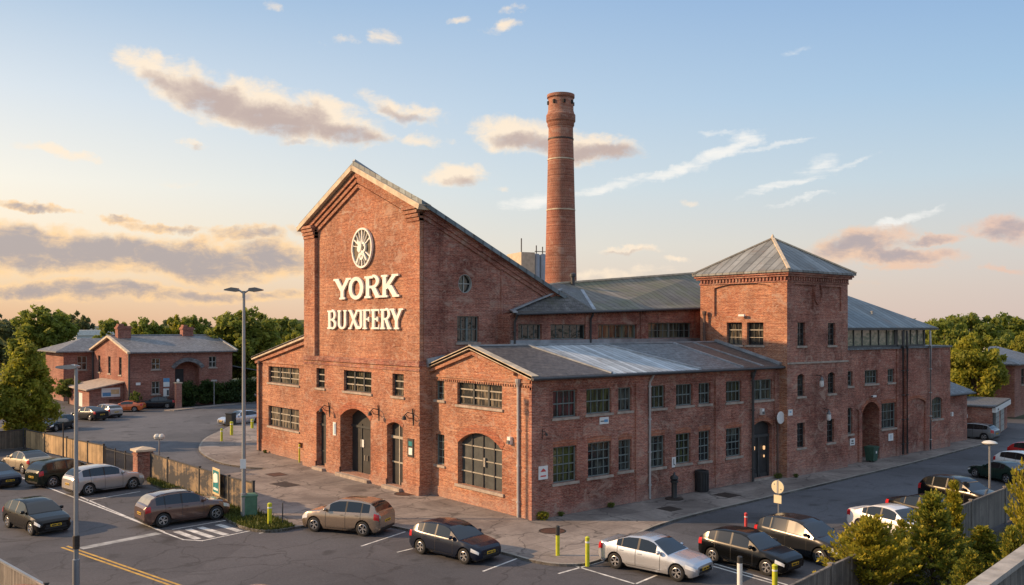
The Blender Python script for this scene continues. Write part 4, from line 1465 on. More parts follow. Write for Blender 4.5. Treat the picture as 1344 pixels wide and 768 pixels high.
fig.append([(u, z) for u, z in [(0.45, 0.62), (0.28, 0.44), (0.02, 0.40), (-0.05, 0.1), (0.08, -0.2), (0.3, -0.3), (0.5, -0.12), (0.46, 0.12), (0.36, 0.2), (0.5, 0.3)]])
fig += ringpoly(0.36, 0.22, 16, -2.2, 1.9, (-0.22, 0.02), -1.0)
fig += ringpoly(0.24, 0.12, 16, 0, 2 * math.pi, (-0.05, -0.56))
fig.append([(0.1, -0.3), (0.28, -0.35), (0.62, -0.95), (0.5, -1.0)])
fig.append([(-0.18, -0.3), (-0.32, -0.25), (-0.72, -0.78), (-0.6, -0.86)])
shape_mesh(fig, LP0, 0.1, 0.24, 'scroll', 'cream_paint', EM)

# ================================================================== GROUND
def sheet(name, pts, z, mat, kind='structure', label=None):
    m = MB()
    vo, eo, fo, *_ = delaunay_2d_cdt([Vector(p) for p in pts], [(i, (i + 1) % len(pts)) for i in range(len(pts))], [list(range(len(pts)))], 1, 1e-5)
    m.add([(p.x, p.y, z) for p in vo], [tuple(f) for f in fo])
    o = m.build(name, mat)
    return T(o, label, kind=kind)


def slab2(name, pts, z0, z1, mat):
    m = MB()
    vo, eo, fo, *_ = delaunay_2d_cdt([Vector(p) for p in pts], [(i, (i + 1) % len(pts)) for i in range(len(pts))], [list(range(len(pts)))], 1, 1e-5)
    n = len(pts)
    m.add([(p.x, p.y, z1) for p in vo], [tuple(f) for f in fo])
    m.add([(x, y, z1) for x, y in pts] + [(x, y, z0) for x, y in pts], [(i, (i + 1) % n, n + (i + 1) % n, n + i) for i in range(n)])
    return T(m.build(name, mat), kind='structure')


def smooth_path(pts, n=4, closed=False):
    out = []
    P = [Vector(p) for p in pts]
    for i in range(len(P) - 1):
        p0, p1, p2, p3 = P[max(i - 1, 0)], P[i], P[i + 1], P[min(i + 2, len(P) - 1)]
        for k in range(n):
            t = k / n
            out.append(tuple(0.5 * ((2 * p1) + (-p0 + p2) * t + (2 * p0 - 5 * p1 + 4 * p2 - p3) * t * t + (-p0 + 3 * p1 - 3 * p2 + p3) * t ** 3)))
    out.append(tuple(P[-1]))
    return out


ZR = -0.1
T(sheet('ground', [(-900, -400), (1500, -400), (1500, 1500), (-900, 1500)], -0.13, 'meadow'), kind='structure')
sheet('car_park', [(-60, -60), (75, -60), (75, 6), (60, 40), (24, 100), (-40, 100), (-60, 80)], ZR - 0.008, 'asphalt_lot')
sheet('road', smooth_path([(-10.9, 24), (-5, 24.6), (-4.6, 26.2), (-5.4, 30.3), (-4.1, 37.2), (-1.0, 44.4), (3, 51), (9, 60), (22, 78)], 3) + [(4, 76), (-3, 66), (-10, 56), (-13.4, 45), (-12.6, 36), (-11.3, 27)], ZR, 'asphalt_road')
front = smooth_path([(-10.15, 6.25), (-8.6, 6.0), (-7.0, 4.9), (-6.15, 3.0), (-5.55, -1.3), (-5.2, -4.2), (-5.1, -5.9), (-4.6, -7.3), (-3.4, -7.95), (-1.2, -7.3), (1.6, -5.8), (4.5, -4.85), (8.7, -4.3), (14.3, -3.95), (28.6, -3.0), (34.7, -2.6), (48.3, -1.3), (52.5, -0.9)], 4)
sheet('street', [(-3.0, -8.2), (4.5, -4.9), (14.3, -4.0), (28.6, -3.05), (52, -0.95), (75, -0.9), (75, -10.2), (30, -10.3), (9, -10.6), (-1.5, -8.8)], ZR, 'asphalt_road')
left = smooth_path([(-3.6, 25.2), (-4.4, 26.6), (-5.0, 30.3), (-3.8, 37.2), (-0.7, 44.4), (3.2, 50.2), (9, 59)], 4)
# the forecourt and the pavements are one raised sheet
slab2('pavement', [(-10.15, 6.25)] + front[1:] + [(52.5, 2), (12, 4), (5, 12), (4, 34)] + [(12, 58)] + left[::-1] + [(-3.4, 24.6), (-7, 24.2), (-11.0, 24.6), (-10.75, 17.5), (-10.65, 12.6), (-10.2, 10.7), (-10.1, 8.5)], -0.2, 0.0, 'paving')


def kerb(name, path, w=0.16, z0=-0.15, z1=0.006):
    m = MB()
    P = [Vector(p) for p in path]
    for i in range(len(P) - 1):
        d = (P[i + 1] - P[i]).normalized()
        n = Vector((-d.y, d.x)) * w
        a, b = P[i] + d * 0.008, P[i + 1] - d * 0.008
        m.prism([a, b, b + n, a + n], z0, z1)
    return T(m.build(name, 'kerb_stone'), kind='structure')


kerb('kerb', front)
kerb('kerb', left[::-1])
# grass island by the fence
isl = smooth_path([(-11.15, 13.4), (-11.95, 11.0), (-12.2, 8.6), (-12.0, 7.0), (-11.5, 6.25), (-10.7, 6.1), (-10.15, 6.25)], 4)
slab2('verge', isl + [(-10.1, 8.5), (-10.25, 10.7), (-10.7, 13.4)], -0.2, 0.02, 'earth')
kerb('kerb', isl, 0.14, -0.15, 0.03)
vs = smooth_path([(-11.15, 25.0), (-11.75, 24.5), (-11.7, 14.2), (-11.15, 13.5)], 2)
slab2('verge', vs + [(-10.75, 13.5), (-10.8, 17.5), (-11.05, 24.9)], -0.2, 0.0, 'earth')
slab2('planting_bed', [(-6.5, -19.1), (20, -15.7), (75, -12), (75, -50), (-30, -50), (-14, -30)], -0.2, -0.06, 'earth')
# far pavement by the left house
slab2('pavement', [(6.3, 73.6), (12.5, 76.2), (18.5, 79.2), (30, 86), (30, 88), (17.6, 80.9), (12, 77.8), (5.6, 75)], -0.2, 0.0, 'paving')
# painted markings
ZM = ZR + 0.0


def line(px, w=0.11, mat='marking_white', name='road_marking', z=ZR, label=None):
    m = MB()
    P = [G(x, y, z) for x, y in px]
    for i in range(len(P) - 1):
        d = (P[i + 1] - P[i]).normalized()
        n = Vector((-d.y, d.x, 0)) * w / 2
        e = d * (w / 2 if len(P) > 2 else 0)
        q = [P[i] - n, P[i + 1] + e - n, P[i + 1] + e + n, P[i] + n]
        m.poly([(p.x, p.y, z + 0.0025 + 0.0012 * i) for p in q])
    return T(m.build(name, mat), kind='structure')


for px in [[(733, 753), (797, 735)], [(755, 743), (835, 767)], [(833, 767), (862, 755)], [(938, 740), (1034, 768)], [(928, 741), (1022, 768)], [(1046, 712), (1100, 728)], [(1090, 700), (1180, 720)],
           [(46, 633.7), (66, 631)], [(113.8, 657.5), (184, 645)], [(226, 695), (296.6, 683)], [(340, 700), (386, 693)], [(474, 717), (532, 698)], [(521, 725), (542, 720)], [(634, 750), (679, 733)],
           [(110, 567), (140, 556), (168, 547)], [(1232, 640), (1300, 648)], [(105, 652), (216.7, 699.5), (241, 708.5), (265.5, 710), (327.8, 697)]]:
    line(px, z=ZR - 0.004)
line([(-30, 603), (0, 616), (105, 656), (215, 698)], 0.12, z=ZR - 0.004)
for px in [[(231, 697.5), (260, 707.6)], [(246.6, 694.7), (279, 705.5)], [(262, 692), (297, 702)], [(286, 688.5), (314.7, 697.4)]]:
    line(px, 0.34, z=ZR - 0.006)
line([(105.7, 720), (208.6, 699.8)], 0.55, 'marking_worn', z=ZR - 0.006)
line([(81, 718.5), (240, 774)], 0.12, 'marking_yellow', z=ZR - 0.005)
line([(88, 716.8), (247, 772)], 0.12, 'marking_yellow', z=ZR - 0.005)


# manhole covers
def cover(px, py, w, l, rz, mat, label, rnd=False):
    p = G(px, py)
    root = empty('manhole_cover', (p.x, p.y, 0.0), rz, label, 'manhole cover', 'iron covers set in the pavement')
    m = MB()
    if rnd:
        m.lathe([(w / 2, 0.0), (w / 2, 0.006), (0.001, 0.007)], 24)
    else:
        m.box(-w / 2, w / 2, -l / 2, l / 2, 0.001, 0.007)
    m.build('plate', mat, root)
    m = MB()
    if rnd:
        m.lathe([(w / 2, 0.001), (w / 2 + 0.07, 0.001), (w / 2 + 0.07, 0.012), (w / 2, 0.012)], 24, (0, 0, 0), 'z', False)
    else:
        for s in (-1, 1):
            m.box(-w / 2 - .06, w / 2 + .06, s * (l / 2 + .03) - .03, s * (l / 2 + .03) + .03, 0.001, 0.012)
            m.box(s * (w / 2 + .03) - .03, s * (w / 2 + .03) + .03, -l / 2, l / 2, 0.001, 0.0125)
    m.build('rim', 'iron', root)


cover(374, 636, 1.0, 1.7, R(8), 'iron', 'wide dark rectangular cover in the forecourt in front of the left wing')
cover(363, 623, 1.0, 1.3, R(0), 'rust_iron', 'rust red cover in the forecourt nearest the left wing')
cover(533, 648, 1.3, 0, 0, 'rust_iron', 'round rusty cover in front of the right hand narrow door', True)
cover(879, 668, 0.9, 0.9, 0, 'iron', 'small square cover on the side pavement near the black post')
cover(954, 650, 1.1, 1.1, 0, 'iron', 'square cover on the side pavement right of the black bin')
cover(725, 697, 1.2, 0, 0, 'rust_iron', 'round brown cover on the corner pavement behind the bollards', True)

# ================================================================== FENCES AND WALLS
FH = 1.6


def panel_fence(name, pts, h, mat, label, post='post_dark', cap=True, group=None, hs=None, z=0.0, pw=0.12, capmat=None):
    root = empty(name, (pts[0][0], pts[0][1], 0), 0, label, 'fence', group)
    inv = Matrix.Translation((-pts[0][0], -pts[0][1], 0))
    P = [Vector((x, y, 0)) for x, y in pts]
    for i in range(len(P) - 1):
        m = MB()
        a, b = P[i] + Vector((0, 0, z)), P[i + 1] + Vector((0, 0, z))
        m.beam(a + Vector((0, 0, h / 2 + .02)), b + Vector((0, 0, h / 2 + .02)), 0.045, h - 0.08)
        o = m.build('panel', mat, root)
        o.matrix_parent_inverse = inv
        if cap:
            m = MB()
            m.beam(a + Vector((0, 0, h + 0.02)), b + Vector((0, 0, h + 0.02)), 0.10, 0.07)
            c = m.build('rail', capmat or post, o)
    for p in P:
        m = MB()
        m.box(p.x - pw / 2, p.x + pw / 2, p.y - pw / 2, p.y + pw / 2, z - 0.2, z + h + 0.1)
        m.box(p.x - pw / 2 - .02, p.x + pw / 2 + .02, p.y - pw / 2 - .02, p.y + pw / 2 + .02, z + h + 0.1, z + h + 0.14)
        o = m.build('post', post, root)
        o.matrix_parent_inverse = inv
    return root


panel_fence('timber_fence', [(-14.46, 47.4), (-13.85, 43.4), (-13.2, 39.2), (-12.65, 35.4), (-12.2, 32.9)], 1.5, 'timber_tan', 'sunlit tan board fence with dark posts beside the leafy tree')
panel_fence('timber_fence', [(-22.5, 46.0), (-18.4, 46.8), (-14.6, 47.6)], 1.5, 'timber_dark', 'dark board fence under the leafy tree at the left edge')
root = empty('metal_railing', (-12.15, 32.6, 0), 0, 'dark metal railing left of the brick gate pier', 'railing')
inv = Matrix.Translation((12.15, -32.6, 0))
ra, rb = Vector((-12.15, 32.6, 0)), Vector((-11.6, 27.4, 0))
for z_ in (0.18, 1.3):
    m = MB()
    m.beam(ra + Vector((0, 0, z_)), rb + Vector((0, 0, z_)), .05, .05)
    o = m.build('rail', 'gutter_dark', root)
    o.matrix_parent_inverse = inv
m = MB()
for k in range(46):
    q_ = ra.lerp(rb, k / 45)
    m.box(q_.x - .014, q_.x + .014, q_.y - .014, q_.y + .014, .05, 1.42)
o = m.build('bar', 'gutter_dark', root)
o['kind'] = 'stuff'
o.matrix_parent_inverse = inv
for k in range(4):
    q_ = ra.lerp(rb, k / 3)
    m = MB()
    m.box(q_.x - .04, q_.x + .04, q_.y - .04, q_.y + .04, -.2, 1.5)
    o = m.build('post', 'post_dark', root)
    o.matrix_parent_inverse = inv
panel_fence('timber_fence', [(-11.15, 25.6), (-11.05, 22.6), (-10.85, 17.55), (-10.7, 13.4), (-10.4, 10.75)], 1.6, 'timber_sun_spots', 'board fence with painted shade and sun spots between the gate pier and the tall lamp post')
panel_fence('timber_fence', [(-23.95, 2.4), (-23.3, -2.9), (-22.7, -8)], 1.45, 'timber_grey', 'low grey fence with a pale top rail in the near left corner', capmat='galvanised')
panel_fence('timber_fence', [(-6.6, -19.0), (-1.7, -18.2), (4.0, -17.4), (9.0, -16.7), (13.95, -16.0), (18.9, -15.5), (24.5, -14.9), (31, -14.2)], 1.75, 'timber_grey', 'grey board fence with a flat cap rail behind the right hand parking row', post='timber_grey', capmat='timber_grey', z=-0.1, pw=0.14)
# near wall with wide coping
m = MB()
a, b = Vector((-6.9, -24.6, 0)), Vector((4.5, -22.9, 0))
WA = empty('retaining_wall', (a.x, a.y, 0), 0, 'near grey wall with a broad weathered coping in the bottom right corner', 'wall')
inv = Matrix.Translation((-a.x, -a.y, 0))
m.beam(a + Vector((0, 0, 1.3)), b + Vector((0, 0, 1.3)), 0.22, 2.6)
o = m.build('wall', 'timber_grey', WA)
o.matrix_parent_inverse = inv
m = MB()
n = 7
for k in range(n):
    p, q = a.lerp(b, k / n), a.lerp(b, (k + 0.985) / n)
    m.beam(p + Vector((0, 0, 2.70)), q + Vector((0, 0, 2.70)), 0.5, 0.16)
o = m.build('coping', 'concrete', WA)
o.matrix_parent_inverse = inv
# brick gate pier
GPt = empty('gate_pier', (-11.4, 26.5, 0), 0, 'square brick gate pier with a stone cap between the two fences', 'pier')
m = MB()
m.box(-0.5, 0.5, -0.5, 0.5, -0.2, 1.75)
m.box(-0.56, 0.56, -0.56, 0.56, 1.5, 1.6)
m.build('shaft', 'brick_dark', GPt)
m = MB()
m.box(-0.64, 0.64, -0.64, 0.64, 1.75, 1.88)
m.add([(-.6, -.6, 1.88), (.6, -.6, 1.88), (.6, .6, 1.88), (-.6, .6, 1.88), (0, 0, 2.05)], [(0, 1, 4), (1, 2, 4), (2, 3, 4), (3, 0, 4)])
m.build('cap', 'stone_trim', GPt)

# ================================================================== LAMPS
def place(px, py, z=0.0):
    p = G(px, py, z)
    return (p.x, p.y, z)


HX = Vector((AX[0], AY[0], 0))     # across the view, as ground direction
p = place(320, 680)
L1 = empty('street_lamp', (p[0], p[1], 0), math.atan2(HX.y, HX.x), 'tall grey lamp post with two flat heads beside the green cabinet', 'street lamp')
m = MB()
m.tube([(0, 0, -0.1), (0, 0, 1.3), (0, 0, 1.32), (0, 0, 11.85)], [0.16, 0.16, 0.115, 0.075], 12)
m.build('column', 'galvanised', L1, 40)
for s in (-1, 1):
    m = MB()
    m.tube([(0, 0, 11.75), (s * 0.22, 0, 11.9), (s * 0.32, 0, 11.93)], 0.05, 8)
    m.lathe([(0.02, 0), (0.1, 0.02)], 8, (0, 0, 11.85))
    hd = MB()
    pr = [(s * x, z) for x, z in [(0.25, 11.86), (0.5, 11.83), (1.0, 11.9), (0.98, 11.96), (0.62, 12.06), (0.3, 12.02)]]
    hd.add([(x, -0.17, z) for x, z in pr] + [(x, 0.17, z) for x, z in pr], [tuple(range(6)), tuple(range(6, 12))[::-1]] + [(i, (i + 1) % 6, 6 + (i + 1) % 6, 6 + i) for i in range(6)])
    h_ = hd.build('lamp_head', 'lamp_housing', L1)
    g_ = MB()
    g_.add([(s * .5, -.12, 11.822), (s * .95, -.12, 11.885), (s * .95, .12, 11.885), (s * .5, .12, 11.822)], [(0, 1, 2, 3)])
    g_.build('lens', 'lamp_glass', h_)
    m.build('arm', 'galvanised', L1)
m = MB()
m.box(-0.15, 0.15, -0.13, -0.11, 2.6, 3.1)
m.build('notice', 'sign_white', L1)
m = MB()
m.lathe([(0.125, -0.03), (0.125, 0.03)], 10, (0, 0, 2.7))
m.build('strap', 'galvanised', L1)

p = place(100, 772)
L2 = empty('street_lamp', (p[0], p[1], 0), math.atan2(HX.y, HX.x), 'near grey lamp post with one flat head pointing left, close to the camera', 'street lamp')
m = MB()
m.tube([(0, 0, -0.1), (0, 0, 1.1), (0, 0, 1.12), (0, 0, 8.55)], [0.13, 0.13, 0.092, 0.065], 12)
m.build('column', 'galvanised', L2, 40)
m = MB()
pr = [(-0.72, 8.42), (-0.2, 8.38), (0.08, 8.42), (0.1, 8.5), (-0.15, 8.56), (-0.7, 8.5)]
m.add([(x, -0.16, z) for x, z in pr] + [(x, 0.16, z) for x, z in pr], [tuple(range(6)), tuple(range(6, 12))[::-1]] + [(i, (i + 1) % 6, 6 + (i + 1) % 6, 6 + i) for i in range(6)])
h_ = m.build('lamp_head', 'galvanised', L2)
m = MB()
m.add([(-.68, -.12, 8.40), (-.25, -.12, 8.372), (-.25, .12, 8.372), (-.68, .12, 8.40)], [(0, 1, 2, 3)])
m.build('lens', 'lamp_glass', h_)
m = MB()
m.lathe([(0.10, 1.5), (0.125, 1.52), (0.125, 2.0), (0.10, 2.02)], 12)
m.build('band', 'iron', L2)


def small_lamp(px, py, h, kind, label, z=0.0, mat='galvanised'):
    p = place(px, py)
    o = empty('small_lamp', (p[0], p[1], z), math.atan2(HX.y, HX.x), label, 'lamp post')
    m = MB()
    m.tube([(0, 0, -0.15), (0, 0, h)], [0.06, 0.045], 8)
    m.build('column', mat, o, 40)
    m = MB()
    if kind == 'twin':
        for s in (-1, 1):
            m.lathe([(0.02, -0.2), (0.18, -0.1), (0.22, 0.05), (0.12, 0.2), (0.02, 0.22)], 12, (s * 0.16, 0, h + 0.05))
    elif kind == 'dish':
        m.lathe([(0.08, -0.06), (0.62, 0.08), (0.66, 0.14), (0.45, 0.26), (0.05, 0.32)], 16, (0, 0, h))
    else:
        m.box(-0.35, 0.35, -0.12, 0.12, h - 0.05, h + 0.1)
        m.box(-0.28, 0.28, -0.09, 0.09, h + 0.1, h + 0.16)
    m.build('lamp_head', 'lamp_glass' if kind != 'flat' else 'galvanised', o, 40)
    return o


small_lamp(209, 622, 2.45, 'twin', 'short post with two white globe lamps behind the board fence')
small_lamp(281, 532, 3.1, 'flat', 'pale short lamp post on the pavement in front of the hedge')
small_lamp(83, 603, 2.9, 'flat', 'thin dark lamp post at the sunlit tan fence', mat='post_dark')
p = AT(1299, 51.5)
o = empty('small_lamp', (p.x, p.y, -0.1), 0, 'pale lamp post with a shallow dish head in the right hand car park', 'lamp post')
m = MB()
m.tube([(0, 0, -0.1), (0, 0, 3.4)], [0.07, 0.06], 8)
m.build('column', 'galvanised', o, 40)
m = MB()
m.lathe([(0.08, -0.1), (0.38, 0.0), (0.42, 0.06), (0.3, 0.15), (0.05, 0.2)], 16, (0, 0, 3.4))
m.build('lamp_head', 'lamp_glass', o, 40)

# ================================================================== STREET FURNITURE
def bollard(px, py, h, label, black=0.0, r=0.09, cap=True, body='bollard_yellow', grp='yellow bollards'):
    p = place(px, py)
    o = empty('bollard', (p[0], p[1], 0), 0, label, 'bollard', grp)
    m = MB()
    m.lathe([(r, -0.1), (r, h * (1 - black))], 14)
    m.build('post', body, o, 40)
    m = MB()
    if black:
        m.lathe([(r * 1.02, h * (1 - black)), (r * 1.02, h - .03), (r * 0.7, h)], 14)
    else:
        m.lathe([(r, h), (r * 1.08, h + .01), (r * 1.08, h + 0.06), (r * 0.6, h + 0.1), (0.001, h + 0.11)], 14)
    m.build('cap', 'bollard_black' if black else body, o, 40)
    m = MB()
    m.lathe([(r * 1.03, h * .84), (r * 1.05, h * .845), (r * 1.05, h * .9), (r * 1.03, h * .905)], 14)
    if not black:
        m.build('band', 'sign_white', o, 40)
    return o


bollard(771, 740, 1.05, 'yellow bollard at the kerb right behind the silver saloon')
bollard(732, 729, 1.3, 'yellow bollard with a black top on the corner pavement', 0.32)
bollard(354, 690, 1.05, 'yellow bollard on the grass beside the green cabinet', r=0.11)
bollard(291, 579, 1.0, 'thin yellow bollard on the curved pavement far left of the left wing', r=0.1)
bollard(304, 571, 1.15, 'yellow bollard in front of the silver car near the left wing', r=0.14)
bollard(331, 562, 0.8, 'short yellow bollard touching the left wing corner', r=0.14)
bollard(393, 607, 1.25, 'thin yellow bollard in the niche of the left wing', r=0.06)
bollard(979, 697, .8, 'red and white bollard beside the black hatchback', 0.0, 0.075, body='sign_red', grp='car park bollards')
bollard(971, 775, 1.3, 'pale grey bollard at the lower edge of the right parking row', 0.2, 0.1, body='sign_white', grp='car park bollards')
bollard(1017, 779, 1.0, 'lime bollard at the bottom beside the grey fence', r=0.1)
p = place(371, 690)
T(MB().lathe([(0.03, -0.1), (0.03, 1.1), (0.02, 1.15)], 8).build('thin_post', 'post_dark', loc=p), 'thin dark post on the kerb left of the bronze hatchback', 'post')

# green cabinet
p = place(325, 679)
o = empty('utility_cabinet', (p[0] + 0.1, p[1], 0), R(-20), 'green utility cabinet at the foot of the tall lamp post', 'cabinet')
m = MB()
m.box(-0.38, 0.38, -0.3, 0.3, 0, 1.12)
m.build('body', 'cabinet_green', o)
m = MB()
m.box(-0.42, 0.42, -0.34, 0.34, 1.12, 1.18)
m.add([(-.40, -.32, 1.18), (.40, -.32, 1.18), (.40, .32, 1.18), (-.40, .32, 1.18), (-.3, -.2, 1.24), (.3, -.2, 1.24), (.3, .2, 1.24), (-.3, .2, 1.24)], [(0, 1, 5, 4), (1, 2, 6, 5), (2, 3, 7, 6), (3, 0, 4, 7), (4, 5, 6, 7)])
m.build('lid', 'cabinet_green', o)
m = MB()
m.box(-0.33, 0.33, -0.315, -0.302, 0.1, 1.05)
m.build('door', 'cabinet_green', o)

# black ribbed bin and hydrant-like post
p = place(921, 645)
o = empty('litter_bin', p, 0, 'black cylindrical litter bin against the side wall', 'bin')
m = MB()
m.lathe([(0.36, 0), (0.40, 0.04), (0.40, 1.15), (0.43, 1.17), (0.43, 1.27), (0.3, 1.3), (0.3, 1.1), (0.02, 1.08)], 24)
m.build('drum', 'bin_black', o, 35)
m = MB()
for k in range(14):
    a = 2 * math.pi * k / 14
    m.box(0.40 * math.cos(a) - 0.025, 0.40 * math.cos(a) + 0.025, 0.40 * math.sin(a) - 0.025, 0.40 * math.sin(a) + 0.025, 0.06, 1.14)
m.build('rib', 'bin_black', o)
p = place(885, 655)
o = empty('hand_pump', p, 0, 'black cast iron post with a pointed finial and square base on the side pavement', 'iron post')
m = MB()
m.lathe([(0.24, 0.08), (0.2, 0.2), (0.2, 1.05), (0.28, 1.1), (0.28, 1.2), (0.22, 1.24), (0.30, 1.35), (0.26, 1.5), (0.1, 1.6), (0.05, 1.75), (0.01, 1.8)], 14)
m.build('shaft', 'bin_black', o, 40)
m = MB()
m.lathe([(0.65, 0.0), (0.65, 0.05), (0.3, 0.12), (0.02, 0.12)], 20)
m.build('base', 'iron', o, 40)
o.scale = (.82, .82, .88)
p = place(1144, 606)
o = empty('wheeled_bin', (p[0], p[1], 0), R(4), 'dark green wheeled bin in front of the arched passage', 'bin')
m = MB()
m.add([(-.42, -.36, .1), (.42, -.36, .1), (.42, .36, .1), (-.42, .36, .1), (-.52, -.46, 1.2), (.52, -.46, 1.2), (.52, .46, 1.2), (-.52, .46, 1.2)], [(0, 1, 5, 4), (1, 2, 6, 5), (2, 3, 7, 6), (3, 0, 4, 7), (0, 3, 2, 1)])
m.build('body', 'bin_green', o)
m = MB()
m.box(-.56, .56, -.52, .52, 1.2, 1.3)
m.box(-.5, .5, -.45, .45, 1.3, 1.35)
m.build('lid', 'bin_green', o)
for s in (-1, 1):
    MB().lathe([(0.1, -0.04), (0.1, 0.04)], 12, (s * 0.36, 0, 0.1), 'y').build('wheel', 'tyre', o)
o.scale = (.78, .78, .86)
MB().box(-.12, .12, -0.475, -0.462, 0.75, 0.95).build('notice', 'sign_white', o)
p = place(303, 558)
o = empty('dark_bin', (p[0], p[1], 0), 0.6, 'dark box bin beyond the silver car near the left wing', 'bin')
MB().box(-.4, .4, -.35, .35, 0, 1.15).build('body', 'bin_black', o)
MB().box(-.44, .44, -.39, .39, 1.15, 1.24).build('lid', 'bin_black', o)

# double disc sign on a post at the car park
p = place(1022, 692)
o = empty('road_sign', (p[0], p[1], -0.1), math.atan2(HX.y, HX.x) - R(52), 'round pale road sign over a small plate seen from behind, on a thin post', 'road sign')
MB().tube([(0, 0, -0.1), (0, 0, 2.75)], 0.045, 8).build('post', 'galvanised', o, 40)
o.scale = (1, 1, .9)
MB().lathe([(0.36, -0.02), (0.36, 0.02)], 24, (0, -0.07, 2.35), 'y').build('disc', plain('sign_buff', (0.62, 0.55, 0.38), 0.5, var=0.1), o)
MB().box(-0.22, 0.22, -0.09, -0.06, 1.45, 1.9).build('plate', 'sign_buff', o)
m = MB()
m.box(-0.045, 0.045, -0.105, -0.092, 2.0, 2.7)
m.box(-0.22, -0.16, -0.105, -0.092, 2.45, 2.52)
m.box(0.16, 0.22, -0.105, -0.092, 2.2, 2.27)
m.build('bracket', 'galvanised', o)


# ---- things fixed to the walls
def wall_sign(pl, u0, u1, z0, z1, label, marks=(), mat='sign_white', cat='sign', d=0.02):
    uc, zc = (u0 + u1) / 2, (z0 + z1) / 2
    o = empty('wall_sign', pl.p(uc, zc, 0), 0, label, cat)
    P2 = Plane(pl.k, 0.0)
    m = MB()
    if pl.k == 'X':
        P2.box(m, u0 - uc, u1 - uc, z0 - zc, z1 - zc, d, d + 0.03)
    else:
        P2.box(m, u0 - uc, u1 - uc, z0 - zc, z1 - zc, d, d + 0.03)
    m.build('board', mat, o)
    for (a, b, c, e, mt) in marks:
        m = MB()
        w, h = u1 - u0, z1 - z0
        P2.box(m, u0 - uc + a * w, u0 - uc + b * w, z0 - zc + c * h, z0 - zc + e * h, d + 0.03, d + 0.036)
        m.build('mark', mt, o)
    return o


SPp = Plane('Y', -0.11)
s = wall_sign(SPp, 0.42, 1.05, 2.05, 2.75, 'white notice with a red emblem low on the corner of the side wall', [(0.2, 0.8, 0.2, 0.3, 'sign_red')])
m = MB()
m.add([(-0.2, -0.056, 0.05), (0.2, -0.056, 0.05), (0.1, -0.056, 0.16), (0, -0.056, 0.22), (-0.1, -0.056, 0.16)], [(0, 1, 2, 3, 4)])
m.build('mark', 'sign_red', s)
wall_sign(SP, 4.95, 5.65, 4.62, 5.0, 'small white plate under the second upper side window', [(0.1, 0.5, 0.35, 0.5, 'sign_ink'), (0.5, 0.9, 0.25, 0.65, 'sign_blue')])
wall_sign(SP, 10.95, 11.28, 1.65, 2.25, 'narrow white notice on the side wall above the iron post', [(0.35, 0.55, 0.2, 0.85, 'sign_ink'), (0.55, 0.8, 0.2, 0.3, 'sign_ink')])
wall_sign(W, 21.72, 22.2, 4.1, 4.5, 'white plate at the foot corner of the square tower', [(0.3, 0.7, 0.5, 0.7, 'sign_blue')])
wall_sign(EP, 30.3, 30.95, 1.35, 1.85, 'white notice with dark marks left of the arched passage', [(0.2, 0.8, 0.2, 0.35, 'sign_ink'), (0.3, 0.7, 0.5, 0.75, 'sign_ink')])
wall_sign(EP, 35.75, 36.45, 1.25, 1.8, 'white notice with a blue letter mark right of the arched passage', [(0.45, 0.55, 0.2, 0.8, 'sign_blue')])
wall_sign(TP, 19.55, 19.95, 2.6, 3.5, 'white and blue notice board between the left door and the arch', [(0.1, 0.45, 0.1, 0.9, 'sign_blue')])
wall_sign(TP, 9.85, 10.5, 2.2, 3.3, 'dark framed notice on the pier right of the narrow door', [(0.2, 0.8, 0.12, 0.5, 'cream_paint'), (0.2, 0.8, 0.6, 0.85, 'sign_teal')], 'door_black')
fl = Plane('X', -10.8)
s = empty('poster_board', (-10.96, 14.5, 1.25), R(-3), 'teal and cream poster in a pale frame on the dark board fence', 'poster')
MB().box(-0.06, -0.02, -0.62, 0.62, -0.75, 0.75).build('frame', 'sign_ochre', s)
MB().box(-0.075, -0.061, -0.5, 0.5, -0.62, 0.62).build('sheet', 'sign_teal', s)
m = MB()
m.add([(-.079, -.35, .0), (-.079, .38, -.1), (-.079, .42, .35), (-.079, .1, .5), (-.079, -.3, .45)], [(0, 1, 2, 3, 4)])
m.box(-.081, -.076, -0.38, 0.38, -0.48, -0.36)
m.build('picture', 'cream_paint', s)


